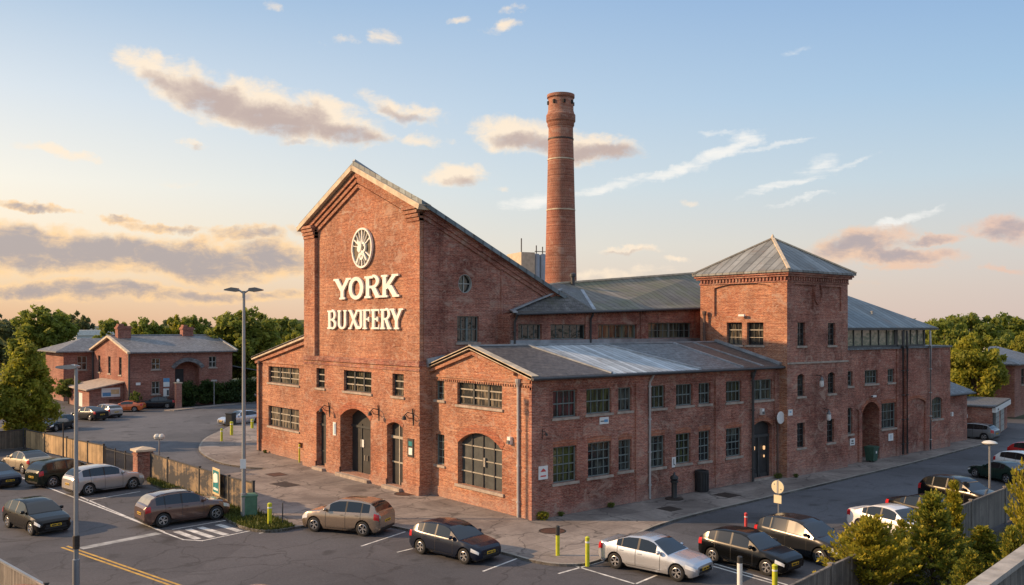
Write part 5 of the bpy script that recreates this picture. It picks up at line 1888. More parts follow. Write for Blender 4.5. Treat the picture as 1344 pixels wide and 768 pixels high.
def wall_lamp(pl, u, z, label, kind='bulkhead'):
    o = empty('wall_lamp', pl.p(u, z, 0), 0 if pl.k == 'Y' else R(-90), label, 'wall lamp')
    # local: -y is outwards
    if kind == 'scroll':
        m = MB()
        m.tube([(0, 0, -0.5), (0, -0.08, 0.5)], 0.04, 6)
        m.tube([(0, -0.02, 0.2), (0.05, -0.45, 0.32), (0.1, -0.7, 0.15)], 0.03, 6)
        m.tube([(0, -0.02, -0.1), (0.05, -0.4, -0.02), (0.1, -0.6, 0.18)], 0.025, 6)
        m.build('bracket', 'bollard_black', o)
        m = MB()
        m.lathe([(0.03, 0.15), (0.12, 0.08), (0.14, -0.1), (0.02, -0.12)], 10, (0.1, -0.72, 0.0))
        m.build('lamp_shade', 'bollard_black', o, 40)
    elif kind == 'camera':
        m = MB()
        m.tube([(0, 0, 0), (0, -0.25, 0.04)], 0.035, 6)
        m.build('bracket', 'galvanised', o)
        m = MB()
        m.box(-0.35, 0.12, -0.36, -0.2, 0.0, 0.14)
        m.build('housing', 'sign_white', o)
        MB().box(-0.36, -0.345, -0.34, -0.22, 0.02, 0.12).build('lens', 'bollard_black', o)
    elif kind == 'lantern':
        m = MB()
        m.tube([(0, 0, 0.5), (0, -0.4, 0.42)], 0.03, 6)
        m.build('bracket', 'bollard_black', o)
        m = MB()
        m.lathe([(0.02, 0.42), (0.16, 0.16), (0.17, 0.12)], 10, (0, -0.38, 0))
        m.build('lamp_shade', 'lamp_housing', o, 40)
        MB().lathe([(0.14, 0.12), (0.16, -0.2), (0.1, -0.3), (0.02, -0.32)], 10, (0, -0.38, 0)).build('globe', 'sign_white', o, 40)
    elif kind == 'disc':
        m = MB()
        m.tube([(0, 0, 0), (0, -0.3, 0)], 0.04, 6)
        m.build('bracket', 'galvanised', o)
        MB().lathe([(0.40, -0.36), (0.42, -0.33), (0.36, -0.28), (0.05, -0.26)], 24, (0, 0, 0), 'y').build('dish', 'sign_white', o, 40)
    else:
        m = MB()
        m.box(-0.13, 0.13, -0.18, 0, -0.2, 0.2)
        m.build('housing', 'sign_white', o)
        m = MB()
        m.box(-0.09, 0.09, -0.26, -0.18, -0.16, 0.02)
        m.build('lens', 'lamp_housing', o)
    return o


wall_lamp(TP, 20.5, 4.3, 'black bracket lamp left of the big arch', 'scroll')
wall_lamp(TP, 13.9, 4.55, 'black bracket lamp between the arch and the right door', 'scroll')
wall_lamp(TP, 9.9, 4.6, 'black bracket lamp on the right pier of the gabled hall', 'scroll')
wall_lamp(KP, 1.72, 3.95, 'white box lamp right of the boarded arch')
wall_lamp(Plane('Y', -0.11), 0.7, 4.4, 'small dark lantern high on the corner of the side wall', 'scroll').scale = (.55, .4, .55)
wall_lamp(Plane('X', XT0), 2.6, 10.72, 'white camera above the paired windows on the sunlit tower face', 'camera')
wall_lamp(W, 25.12, 6.2, 'hanging lantern with a white globe between the tower windows', 'lantern')
wall_lamp(Plane('Y', -0.11), 21.3, 3.98, 'round white dish on the wall right of the glazed entrance', 'disc')
wall_lamp(SP, 19.75, 4.45, 'small white lamp above the glazed entrance door')
wall_lamp(EP, 33.3, 4.75, 'white bird shaped lamp over the arched passage', 'camera')
wall_lamp(W, 26.0, 3.85, 'small round white lamp beside the lower right tower window', 'lantern')

# ================================================================== VEHICLES
SPEC = {
    'hatch': dict(L=4.25, W=1.80, H=1.48, wf=0.185, wr=0.805, r=0.325,
                  zb=[(0, .60), (.03, .70), (.10, .80), (.20, .88), (.27, .93), (.5, .95), (.75, .98), (.93, 1.02), (.98, .98), (1, .86)],
                  zr=[(.265, .93), (.33, 1.12), (.43, 1.38), (.50, 1.46), (.60, 1.48), (.74, 1.45), (.84, 1.38), (.90, 1.26), (.955, 1.04)],
                  ws=(.275, .44), rs=(.865, .95), side=[(.35, .395, .0), (.395, .585, 1), (.605, .775, 1), (.79, .865, 1)]),
    'sedan': dict(L=4.65, W=1.82, H=1.46, wf=0.175, wr=0.80, r=0.325,
                  zb=[(0, .60), (.03, .70), (.10, .80), (.20, .87), (.27, .92), (.5, .94), (.75, .98), (.86, 1.03), (.97, 1.03), (1, .90)],
                  zr=[(.26, .92), (.33, 1.11), (.42, 1.36), (.48, 1.43), (.57, 1.46), (.68, 1.42), (.77, 1.28), (.88, 1.05)],
                  ws=(.27, .43), rs=(.725, .865), side=[(.34, .385, 0), (.385, .555, 1), (.575, .73, 1), (.74, .79, 1)]),
    'suv': dict(L=4.45, W=1.86, H=1.64, wf=0.185, wr=0.80, r=0.355,
                zb=[(0, .72), (.03, .84), (.10, .95), (.20, 1.02), (.26, 1.06), (.5, 1.08), (.75, 1.11), (.93, 1.13), (.98, 1.08), (1, .95)],
                zr=[(.25, 1.06), (.31, 1.24), (.41, 1.52), (.48, 1.62), (.58, 1.65), (.74, 1.63), (.86, 1.56), (.92, 1.42), (.965, 1.15)],
                ws=(.26, .42), rs=(.875, .96), side=[(.33, .375, 0), (.375, .575, 1), (.595, .77, 1), (.785, .875, 1)]),
    'coupe': dict(L=4.30, W=1.78, H=1.30, wf=0.19, wr=0.79, r=0.315,
                  zb=[(0, .52), (.03, .60), (.10, .70), (.22, .80), (.32, .86), (.5, .87), (.75, .92), (.86, .98), (.97, .97), (1, .84)],
                  zr=[(.31, .86), (.38, 1.03), (.46, 1.21), (.52, 1.28), (.60, 1.30), (.70, 1.25), (.80, 1.12), (.88, .99)],
                  ws=(.32, .47), rs=(.72, .87), side=[(.39, .42, 0), (.42, .64, 1), (.66, .74, 1)]),
}
WPLAN = [(0, .74), (.015, .83), (.04, .90), (.09, .955), (.16, .985), (.3, 1), (.75, 1), (.88, .985), (.95, .95), (.985, .89), (1, .80)]


def interp(tab, t):
    if t <= tab[0][0]:
        return tab[0][1]
    for (a, x), (b, y) in zip(tab[:-1], tab[1:]):
        if t <= b:
            k = (t - a) / (b - a)
            return x + (y - x) * k
    return tab[-1][1]


def section(sp, t):
    """half profile of the body at station t: list of (y, z)"""
    L, H = sp['L'], sp['H']
    w = interp(WPLAN, t) * sp['W'] / 2
    zb = interp(sp['zb'], t)
    x = L / 2 - t * L
    zs = 0.20 + 0.10 * max(0, 1 - t / .05) + 0.16 * max(0, (t - .95) / .05)
    arch_z = 0
    for c in (sp['wf'], sp['wr']):
        dx = x - (L / 2 - c * L)
        ra = sp['r'] + 0.055
        if abs(dx) < ra:
            arch_z = max(arch_z, sp['r'] + math.sqrt(ra * ra - dx * dx))
    z = [zs, zs + .09, .42, zb * 0.70, zb - .09, zb]
    y = [w * .93, w * .985, w, w * 1.0, w * .975, w * .925]
    for j in range(4):
        if arch_z:
            z[j] = max(z[j], arch_z + 0.012 * j)
    zr = interp(sp['zr'], t) if sp['zr'][0][0] <= t <= sp['zr'][-1][0] else zb
    h = max(0.0, (zr - zb) / (H - zb)) if zr > zb + 1e-3 else 0.0
    h = min(1, h)
    roofw = w * .70
    if h > 0:
        k = min(1, h * 3)
        yk = [w * .90 + (w * .87 - w * .90) * k, None, None, None, 0]
        top = w * (.925 - .225 * h)
        zz = [zb + (zr - zb) * .30, zb + (zr - zb) * .88, zb + (zr - zb) * 0.965, zr, zr + .012]
        yy = [w * .925 + (top - w * .925) * .32, w * .925 + (top - w * .925) * .92, top * .94, top * .62, 0]
    else:
        zz = [zb + .012, zb + .025, zb + .032, zb + .04, zb + .045]
        yy = [w * .89, w * .84, w * .76, w * .50, 0]
    return [(a, b) for a, b in zip(y + yy, z + zz)]


def make_car(kind, body, label, loc, heading, cat='car', group='parked cars', plate_f='plate_yellow', plate_r='plate_yellow', roof=None, rearglass=None, lower=None, rails=False, plates=True, name=None):
    sp = SPEC[kind]
    L, W = sp['L'], sp['W']
    root = empty(name or {'hatch': 'hatchback_car', 'sedan': 'saloon_car', 'suv': 'estate_car', 'coupe': 'coupe_car'}[kind], (loc[0], loc[1], ZR), heading, label, cat, group)
    ts = {0, .008, .02, .04, .07, .11, .15, .3, .5, .96, .975, .99, 1.0, .93}
    for c in (sp['wf'], sp['wr']):
        ra = (sp['r'] + .055) / L
        for k in (-1, -.985, -.9, -.7, -.4, 0, .4, .7, .9, .985, 1):
            ts.add(round(c + ra * k, 4))
    for a, b in sp['zr'] + sp['zb']:
        ts.add(a)
    for a in sp['ws'] + sp['rs']:
        ts.add(a)
    for a, b, g in sp['side']:
        ts.add(a)
        ts.add(b)
    ts = sorted(ts)
    ts = [t for i, t in enumerate(ts) if i == 0 or t - ts[i - 1] > 0.0015]
    secs = [section(sp, t) for t in ts]
    nj = len(secs[0])
    reg = {}

    def put(key, q):
        reg.setdefault(key, MB()).poly(q)

    def pt(i, j, s):
        y, z = secs[i][j]
        return (L / 2 - ts[i] * L, y * s, z)

    for i in range(len(ts) - 1):
        tm = (ts[i] + ts[i + 1]) / 2
        for j in range(nj - 1):
            key = 'body'
            if 6 <= j <= 6 and any(a < tm < b for a, b, g in sp['side'] if g):
                key = 'side'
            if j == 5 and any(a < tm < b for a, b, g in sp['side'] if g):
                key = 'side'
            gl = [(a, b) for a, b, g in sp['side'] if g]
            if key == 'body' and j in (5, 6) and gl[0][0] < tm < gl[-1][1]:
                key = 'pillar%d' % sum(tm > b_ for a_, b_ in gl)
            if sp['ws'][0] < tm < sp['ws'][1] and j >= 8:
                key = 'ws'
            if sp['rs'][0] < tm < sp['rs'][1] and j >= 8:
                key = 'rs'
            if roof and j >= 8 and sp['ws'][1] <= tm <= sp['rs'][0]:
                key = 'roof'
            if lower and j < 1:
                key = 'lower'
            for s in (1, -1):
                q = [pt(i, j, s), pt(i + 1, j, s), pt(i + 1, j + 1, s), pt(i, j + 1, s)]
                if len({tuple(round(c, 5) for c in p) for p in q}) < 3:
                    continue
                if s < 0:
                    q = q[::-1]
                kk = key + ('L' if s > 0 else 'R') if key == 'side' or key.startswith('pillar') else key
                put(kk, q)
    for i in (0, len(ts) - 1):
        ring = [pt(i, j, 1) for j in range(nj)] + [pt(i, j, -1) for j in range(nj - 2, -1, -1)]
        put('body', ring if i else ring[::-1])
    bo = weld(reg.pop('body')).build('body', body, root, 38)
    weld(reg['ws']).build('windscreen', 'car_glass', root, 38)
    weld(reg['rs']).build('rear_window', rearglass or 'car_glass', root, 38)
    for k in ('sideL', 'sideR'):
        weld(reg[k]).build('side_window', 'car_glass', root, 38)
    for k in sorted(reg):
        if k.startswith('pillar'):
            weld(reg[k]).build('door_pillar', 'car_trim', root, 38)
    if 'roof' in reg:
        weld(reg['roof']).build('roof_panel', roof, root, 38)
    if 'lower' in reg:
        weld(reg['lower']).build('sill_trim', lower, root, 38)
    m = MB()
    m.box(-L * .46, L * .46, -W * .40, W * .40, 0.17, 0.62)
    m.build('underbody', 'car_trim', root)
    # patches lying on the body surface
    xs = {}

    def patch(t0, t1, j0, j1, s, off=0.008, n=4, m_=4):
        mb = MB()
        grid = []
        for a in range(n + 1):
            t = t0 + (t1 - t0) * a / n
            sc = section(sp, t)
            row = []
            for b in range(m_ + 1):
                jj = j0 + (j1 - j0) * b / m_
                k = min(int(jj), nj - 2)
                f = jj - k
                y = sc[k][0] + (sc[k + 1][0] - sc[k][0]) * f
                z = sc[k][1] + (sc[k + 1][1] - sc[k][1]) * f
                dx = off * (1.6 if t < .06 else (-1.6 if t > .94 else 0))
                row.append((L / 2 - t * L + dx, s * (y + off), z + (off * .6 if jj > 4 else 0)))
            grid.append(row)
        for a in range(n):
            for b in range(m_):
                q = [grid[a][b], grid[a + 1][b], grid[a + 1][b + 1], grid[a][b + 1]]
                mb.poly(q if s > 0 else q[::-1])
        return weld(mb)

    for s in (1, -1):
        patch(.012, .095, 3.1, 4.15, s, .004, 6, 4).build('headlight', 'head_lamp', root, 40)
        patch(.935, .99, 3.15, 4.85, s, .005, 6, 4).build('tail_light', 'tail_lamp', root, 40)
        # door shut lines and handles
        m = MB()
        for (t0, t1) in ((.335, .345), (.583, .592), (.772, .780)):
            if kind == 'coupe' and t0 > .6:
                continue
            q = patch(t0 - .0005, t0 + .0035, 1.1, 5, s, .004, 1, 8)
            m.add(q.v, q.f)
        q = patch(.34, .775, 1.0, 1.12, s, .004, 8, 1)
        m.add(q.v, q.f)
        m.build('door_seam', 'car_trim', root)
        for t in ((.54, .73) if kind != 'coupe' else (.60,)):
            y = section(sp, t)[4][0]
            z = section(sp, t)[4][1] - .05
            x = L / 2 - t * L
            MB().box(x - .09, x + .09, s * (y + .005) - .02, s * (y + .005) + .02, z - .015, z + .015).build('door_handle', body, root)
        # mirror
        t = sp['ws'][0] + .075
        y, z = section(sp, t)[5]
        x = L / 2 - t * L
        mm = MB()
        mm.lathe([(.02, -.11), (.075, -.07), (.085, 0), (.07, .07), (.02, .10)], 10, (x, 0, z + .09), 'y')
        mm.v = [(p[0], p[1] + s * (y + .10), p[2]) for p in mm.v]
        mm.tube([(x, s * (y - .02), z + .02), (x, s * (y + .06), z + .07)], .02, 6)
        mm.build('wing_mirror', body, root, 50)
    # grille, bumper intakes, plates
    zf = section(sp, 0)[3][1]
    wf_ = section(sp, 0)[2][0]
    m = MB()
    m.box(L / 2 - .02, L / 2 + .012, -wf_ * .72, wf_ * .72, zf + .02, zf + .12)
    m.box(L / 2 - .02, L / 2 + .012, -wf_ * .80, wf_ * .80, .32, .42)
    m.build('grille', 'car_trim', root)
    if plates:
        m = MB()
        m.box(L / 2, L / 2 + .022, -.26, .26, .43, .545)
        pf = m.build('number_plate', plate_f, root)
        zr_ = section(sp, 1)[3][1]
        m = MB()
        m.box(-L / 2 - .022, -L / 2, -.26, .26, zr_ - .02, zr_ + .095)
        pr_ = m.build('number_plate', plate_r, root)
        for par, xx, zz in ((pf, L / 2 + .024, .487), (pr_, -L / 2 - .024, zr_ + .037)):
            for y0, y1 in ((-.215, .02), (.07, .215)):
                m = MB()
                m.box(xx - .003, xx + .003, y0, y1, zz - .03, zz + .03)
                m.build('plate_mark', 'car_trim', par)
    m = MB()
    m.box(-L / 2 - .012, -L / 2 + .05, -W * .36, W * .36, .33, .43)
    m.build('bumper_insert', 'car_trim', root)
    if rails:
        m = MB()
        for s in (1, -1):
            P = []
            for t in (.46, .5, .66, .82, .86):
                sc = section(sp, t)
                P.append((L / 2 - t * L, s * sc[8][0] * .98, sc[8][1] + (.045 if .48 < t < .84 else 0.005)))
            m.tube(P, .018, 6)
        m.build('roof_rail', 'car_trim', root)
    # wheels
    r = sp['r']
    ty, al = wheel_meshes(round(r, 3))
    for c in (sp['wf'], sp['wr']):
        for s in (1, -1):
            o = bpy.data.objects.new('wheel', ty)
            COL.objects.link(o)
            o.parent = root
            o.location = (L / 2 - c * L, s * (W / 2 - .115), r)
            o.rotation_euler = (0, 0.3 + c * 5, 0 if s > 0 else math.pi)
            a = bpy.data.objects.new('rim', al)
            COL.objects.link(a)
            a.parent = o
    return root


def weld(mb, dist=1e-4):
    idx, v, remap = {}, [], []
    for p in mb.v:
        k = (round(p[0] / dist), round(p[1] / dist), round(p[2] / dist))
        if k not in idx:
            idx[k] = len(v)
            v.append(p)
        remap.append(idx[k])
    f = []
    for q in mb.f:
        w = []
        for i in q:
            i = remap[i]
            if not w or (w[-1] != i):
                w.append(i)
        if len(w) > 1 and w[0] == w[-1]:
            w.pop()
        if len(set(w)) == len(w) and len(w) > 2:
            f.append(tuple(w))
    mb.v, mb.f = v, f
    return mb


_wm = {}


def wheel_meshes(r):
    if r in _wm:
        return _wm[r]
    m = MB()
    m.lathe([(r * .66, -.10), (r * .9, -.105), (r, -.085), (r, .085), (r * .9, .105), (r * .66, .10), (r * .64, .05), (r * .64, -.05), (r * .66, -.10)], 32, (0, 0, 0), 'y', False)
    t = m.build('wheel', 'tyre', None, 40)
    me = t.data
    bpy.data.objects.remove(t)
    m = MB()
    m.lathe([(r * .67, .088), (r * .60, .10), (r * .57, .075)], 28, (0, 0, 0), 'y', False)
    m.lathe([(0.001, .088), (r * .15, .086), (r * .17, .06)], 16, (0, 0, 0), 'y', False)
    for k in range(5):
        a = 2 * math.pi * k / 5
        for da in (-.17, .17):
            p0 = Vector((math.cos(a) * r * .10, .074, math.sin(a) * r * .10))
            p1 = Vector((math.cos(a + da) * r * .60, .086, math.sin(a + da) * r * .60))
            m.beam(p0, p1, .026, .03, (0, 1, 0))
    t = m.build('rim', 'alloy', None, 40)
    me2 = t.data
    bpy.data.objects.remove(t)
    # dark barrel behind the spokes
    m = MB()
    m.lathe([(0.001, .045), (r * .65, .045)], 24, (0, 0, 0), 'y')
    g = m.build('barrel', 'alloy_gap', None)
    gm = g.data
    bpy.data.objects.remove(g)
    me2.materials.append(MATS['alloy_gap'])
    k = len(me2.vertices)
    import bmesh
    bm = bmesh.new()
    bm.from_mesh(me2)
    n0 = len(bm.faces)
    bm.from_mesh(gm)
    bm.faces.ensure_lookup_table()
    for f in bm.faces[n0:]:
        f.material_index = 1
    bm.to_mesh(me2)
    bm.free()
    _wm[r] = (me, me2)
    return _wm[r]


for n, c, me_, ro in [('paint_bronze', (0.33, 0.26, 0.20), .7, .27), ('paint_navy', (0.010, 0.015, 0.030), .3, .2), ('paint_silver', (0.55, 0.57, 0.60), .6, .27), ('paint_black', (0.004, 0.0045, 0.005), .1, .18),
                      ('paint_white', (0.72, 0.72, 0.71), .05, .32), ('paint_dark_grey', (0.016, 0.018, 0.022), .3, .2), ('paint_green', (0.014, 0.034, 0.026), .3, .25), ('paint_grey', (0.20, 0.22, 0.235), .4, .32),
                      ('paint_gold', (0.36, 0.29, 0.19), .5, .34), ('paint_brown', (0.15, 0.085, 0.066), .5, .26), ('paint_warm_silver', (0.42, 0.39, 0.37), .45, .34), ('paint_orange', (0.62, 0.13, 0.03), .2, .3), ('paint_red', (0.42, 0.02, 0.02), .1, .3), ('paint_pink', (0.5, 0.33, 0.3), .1, .35), ('paint_dark_green', (0.016, 0.022, 0.016), .3, .22)]:
    paint(n, c, me_, ro)


def car_at(kind, body, label, rear, frontp, near='auto', dh=0.0, **kw):
    """near side wheel contacts as surveyed in the photograph -> ground position and heading"""
    a, b = G(*rear, ZR), G(*frontp, ZR)
    d = (b - a)
    hd = math.atan2(d.y, d.x) + R(dh)
    mid = (a + b) / 2
    away = (mid - CAM)
    n = Vector((-math.sin(hd), math.cos(hd), 0))
    if n.dot(Vector((away.x, away.y, 0))) < 0:
        n = -n
    sp = SPEC[kind]
    fw = Vector((math.cos(hd), math.sin(hd), 0))
    mid_off = fw * (((sp['wf'] + sp['wr']) / 2 - .5) * sp['L'])
    c = mid + n * (sp['W'] / 2 - .12) + mid_off
    return make_car(kind, body, label, c, hd, **kw)


c1 = G(457, 696, ZR)
make_car('suv', 'paint_bronze', 'bronze estate car parked at the kerb in front of the arched doors', (c1.x, c1.y), R(120))
car_at('hatch', 'paint_navy', 'dark navy hatchback parked at the kerb below the boarded arch, nose to the right', (549.5, 725.9), (614.5, 740.8))
car_at('sedan', 'paint_silver', 'bright silver saloon parked beside the yellow bollards at the corner', (808.8, 746), (889, 762.4), plate_f='plate_yellow')
car_at('hatch', 'paint_black', 'black hatchback with a red tail light, second in the right parking row', (936.8, 738.6), (1006.7, 755), plate_f='plate_yellow')
car_at('suv', 'paint_dark_grey', 'dark grey estate car directly behind the black hatchback', (1008, 724), (1078.6, 741.8))
car_at('sedan', 'paint_white', 'white saloon half hidden behind the green conifer', (1131, 698.8), (1200, 715))
car_at('sedan', 'paint_black', 'black saloon behind the white saloon, mostly hidden', (1182, 684), (1246, 698))
car_at('suv', 'paint_black', 'black estate car with a pale bonnet in the middle of the right row', (1220, 661), (1284, 673))
car_at('coupe', 'paint_green', 'dark green low car facing the street beside the dish lamp post', (1326, 636), (1277, 626))
car_at('hatch', 'paint_white', 'white hatchback with a red tail light just behind the green car', (1312, 618), (1370, 627))
car_at('hatch', 'paint_red', 'dark red hatchback at the right edge, farthest in the parking row', (1328, 604), (1390, 612))
car_at('hatch', 'paint_grey', 'grey hatchback parked against the small slate roofed outbuilding', (1287.5, 578), (1255, 575.6), dh=-6)
car_at('hatch', 'paint_black', 'black hatchback with a yellow plate driving in the left car park', (11, 692), (43.4, 702.8), plate_f='plate_yellow', group='cars in the left car park')
car_at('sedan', 'paint_navy', 'dark blue car cut off by the left edge of the picture', (-46, 634), (-6, 643), group='cars in the left car park')
car_at('sedan', 'paint_gold', 'gold saloon farthest left in the car park beside the sunlit fence', (30.4, 621.8), (8, 616.5), group='cars in the left car park', roof='paint_black')
car_at('suv', 'paint_dark_green', 'dark green estate car behind the silver hatchback in the left car park', (73, 639), (118, 632), group='cars in the left car park')
car_at('suv', 'paint_warm_silver', 'silver hatchback nosed up to the brick gate pier', (117, 650), (173.4, 642), group='cars in the left car park')
car_at('suv', 'paint_brown', 'brown estate car with pale rear glass nosed up to the board fence', (218, 691.4), (279, 682.7), rearglass='car_glass_pale', rails=True, group='cars in the left car park')
car_at('sedan', 'paint_dark_grey', 'dark grey saloon nearest the leafy tree in front of the old house', (121, 555), (96, 548), group='cars by the old house', dh=18)
car_at('hatch', 'paint_warm_silver', 'silver hatchback with its rear to the road in front of the old house', (142, 550.5), (119, 545), group='cars by the old house', dh=14)
for kd, pt_, lb, px_, py_, hd_ in [('coupe', 'paint_orange', 'orange coupe parked in front of the low annexe', 165, 540, 148), ('sedan', 'paint_dark_grey', 'dark grey saloon under the ground floor window of the old house', 207, 535.5, 146)]:
    c1 = G(px_, py_, ZR)
    make_car(kd, pt_, lb, (c1.x, c1.y), R(hd_), group='cars by the old house')
car_at('sedan', 'paint_silver', 'silver saloon half hidden beyond the left wing', (338, 556), (304, 559), dh=0, group='cars by the old house')
car_at('hatch', 'paint_dark_grey', 'dark car behind the sunlit fence next to the leafy tree', (98, 562), (70, 567), dh=0, group='cars by the old house')
c1 = G(78, 762, 1.4)
make_car('hatch', 'paint_red', 'red car whose roof just shows at the bottom left edge', (c1.x - 1.0, c1.y - .6), R(-60), plates=False, group='cars in the left car park')
c1 = G(374, 766, 1.4)
make_car('hatch', 'paint_pink', 'pale pink car whose roof just shows at the bottom edge', (c1.x - 0.8, c1.y - .5), R(-75), plates=False, group='parked cars')

# ================================================================== OLD HOUSE ON THE LEFT
KX, KY = 0.42, 70.8
OH = empty('brick_house', (KX, KY, 0), 0, 'old brick house with grey slate roof and two chimneys beyond the road on the left', 'house')
inv = Matrix.Translation((-KX, -KY, 0))


def hp(mb, name, mat, label=None, parent=OH, smooth=None):
    o = mb.build(name, mat, parent, smooth)
    if parent in (OH,):
        o.matrix_parent_inverse = inv
    if label:
        o['label'] = label
    return o


class Sub:
    pass


def house_window(pl, u0, u1, z0, z1, c=2, r_=2, rise=0.0, frame='frame_grey', glass='glass_shade'):
    n0 = set(bpy.data.objects)
    h_ = window(OH, pl, u0, u1, z0, z1, c, r_, frame, glass, 0.18, bar=0.07, rise=rise)
    for o in set(bpy.data.objects) - n0:
        if o.parent == OH:
            o.matrix_parent_inverse = inv
    return h_


HS, HG = Plane('Y', KY), Plane('X', KX)
XR, YR, YM = 12.35, 86.1, 78.45
hh = [house_window(HS, 2.85, 3.8, 5.1, 6.35), house_window(HS, 9.5, 10.4, 5.15, 6.45), house_window(HS, 2.85, 3.75, 2.25, 3.7)]
po = arch(5.5, 8.35, 0.4, 5.15, 0.75, 14)
m = MB()
wall_sheet(m, HS, rect(KX, XR, -.1, 7.2), [(h_, .2) for h_ in hh] + [(po, 1.3)])
fill(m, HS, po, -1.3)
m.poly([(XR, KY, -.1), (XR, YR, -.1), (XR, YR, 7.2), (XR, KY, 7.2)])
hp(m, 'wall', 'brick_house', 'shaded street wall with the arched porch')
m = MB()
HS.box(m, 5.62, 6.9, 2.0, 5.0, -1.29, -1.2)
hp(m, 'door', 'door_black')
m = MB()
lo = arch(5.15, 8.7, 0, 5.2, .95, 12)[2:]
for a, b in zip(lo[:-1], lo[1:]):
    m.beam(HS.p(a[0], a[1], .3), HS.p(b[0], b[1], .22), .45, .09, (0, -1, 0))
    m.beam(HS.p(a[0], a[1] + .02, .2), HS.p(b[0], b[1] + .02, .12), .24, .1, (0, 0, 1))
hp(m, 'porch_hood', 'slate_grey')
m = MB()
HS.box(m, KX - .05, XR + .05, 6.85, 7.2, -.05, .1)
for k in range(40):
    HS.box(m, KX + k * .3, KX + k * .3 + .15, 6.65, 6.85, -.05, .09)
hp(m, 'cornice', 'brick_house')
gh = [house_window(HG, y - .55, y + .55, 4.4, 6.45, 2, 3, frame='frame_dark') for y in (74.4, 78.9, 83.4)]
m = MB()
wall_sheet(m, HG, [(KY, -.1), (YR, -.1), (YR, 7.05), (YM, 8.7), (KY, 7.05)], [(h_, .2) for h_ in gh])
hp(m, 'wall', 'brick_house', 'sunlit gable wall of the old house')
rend = ATY(YM, 280, 443)
m = MB()
m.slab([(KX - .4, KY - .5, 7.12), (XR + .45, KY - .5, 7.12), (rend.x, YM, 8.95), (KX - .4, YM, 8.95)], .14)
m.slab([(XR + .45, KY - .5, 7.12), (XR + .45, YR + .5, 7.12), (rend.x, YM, 8.95)], .14)
m.slab([(XR + .45, YR + .5, 7.12), (KX - .4, YR + .5, 7.12), (KX - .4, YM, 8.95), (rend.x, YM, 8.95)], .14)
rf = hp(m, 'roof', 'slate_grey')
m = MB()
m.beam((KX - .25, KY - .6, 7.05), (KX - .25, YM, 8.86), .22, .35, (-1, 0, 0))
m.beam((KX - .25, YR + .6, 7.05), (KX - .25, YM, 8.86), .22, .35, (-1, 0, 0))
hp(m, 'verge', 'stone_trim')
m = MB()
m.beam((KX - .3, YM, 9.0), (rend.x, YM, 9.0), .25, .1)
m.beam((rend.x, YM, 9.0), (XR + .45, KY - .5, 7.2), .22, .1)
hp(m, 'ridge_cap', 'lead')
for x, y, w_, l_, ztop in [(1.6, 77.5, 1.5, 1.1, 10.1), (9.5, YM, 1.3, 1.1, 10.0)]:
    m = MB()
    m.box(x - w_ / 2, x + w_ / 2, y - l_ / 2, y + l_ / 2, 7.5, ztop)
    m.box(x - w_ / 2 - .1, x + w_ / 2 + .1, y - l_ / 2 - .1, y + l_ / 2 + .1, ztop - .35, ztop - .15)
    m.box(x - w_ / 2 + .1, x - .05, y - l_ / 2 + .1, y + l_ / 2 - .1, ztop, ztop + .25)
    hp(m, 'chimney', 'brick_house')
m = MB()
m.tube([(KX - .1, KY - .1, 7.0), (KX - .1, KY - .1, 0)], .1, 8)
m.tube([(KX - .1, YR - .2, 7.0), (KX - .1, YR - .2, 0)], .1, 8)
hp(m, 'downpipe', 'gutter_dark')
HSC = 1.093
# rear wing with hipped roof
RP = Plane('Y', 86.3)
rwn = house_window(RP, -1.4, -.3, 4.6, 6.3, 2, 2)
m = MB()
wall_sheet(m, RP, rect(-3.0, 6, -.1, 6.95), [(rwn, .2)])
m.poly([(-3, 86.3, -.1), (-3, 96, -.1), (-3, 96, 6.95), (-3, 86.3, 6.95)])
hp(m, 'wall', 'brick_house', 'rear wing wall behind the gable')
m = MB()
c4 = [(-4.0, 85.7, 6.95), (8, 85.7, 6.95), (8, 96.6, 6.95), (-4.0, 96.6, 6.95)]
r0, r1 = (0.2, 91.1, 8.5), (6, 91.1, 8.5)
m.slab([c4[0], c4[1], r1, r0], .14)
m.slab([c4[1], c4[2], r1], .14)
m.slab([c4[2], c4[3], r0, r1], .14)
m.slab([c4[3], c4[0], r0], .14)
hp(m, 'roof', 'slate_grey')
# low annexe
AN = empty('brick_annexe', (-3.3, 73.0, 0), 0, 'low brick annexe with a tan lean-to roof and white door against the old house', 'outbuilding')
inv2 = Matrix.Translation((3.3, -73.0, 0))


def an(mb, name, mat, parent=AN):
    o = mb.build(name, mat, parent)
    if parent == AN:
        o.matrix_parent_inverse = inv2
    return o


m = MB()
A1, A2 = Plane('Y', 73.0), Plane('X', -3.3)
dk = rect(-1.2, 0.1, 0.1, 1.7)
wall_sheet(m, A1, [(-3.3, -.1), (.4, -.1), (.4, 3.6), (-3.3, 2.9)], [(dk, .3)])
fill(m, A1, dk, -.3)
wd = rect(76.0, 78.2, 0, 2.4)
wall_sheet(m, A2, rect(73, 82, -.1, 2.9), [(wd, .15)])
an(m, 'wall', 'brick_house')
m = MB()
fill(m, A2, wd, -.13)
d_ = an(m, 'door', 'sign_white')
m = MB()
m.slab([(-3.7, 72.6, 2.95), (.42, 72.6, 3.72), (.42, 82.3, 3.72), (-3.7, 82.3, 2.95)], .14)
an(m, 'roof', 'stone_sill')
HOUSE_SIGNS = []
HOUSE_SIGNS.append(wall_sign(A1, -2.0, 0.0, 2.0, 3.05, 'white and blue picture board on the end of the low annexe', [(.05, .5, .1, .5, 'sign_blue'), (.5, .95, .3, .8, 'sign_ochre')]))
HOUSE_SIGNS.append(wall_sign(HS, 4.15, 4.85, 3.05, 4.05, 'blue and white sign beside the ground floor window of the old house', [(0, 1, .55, 1, 'sign_blue')]))
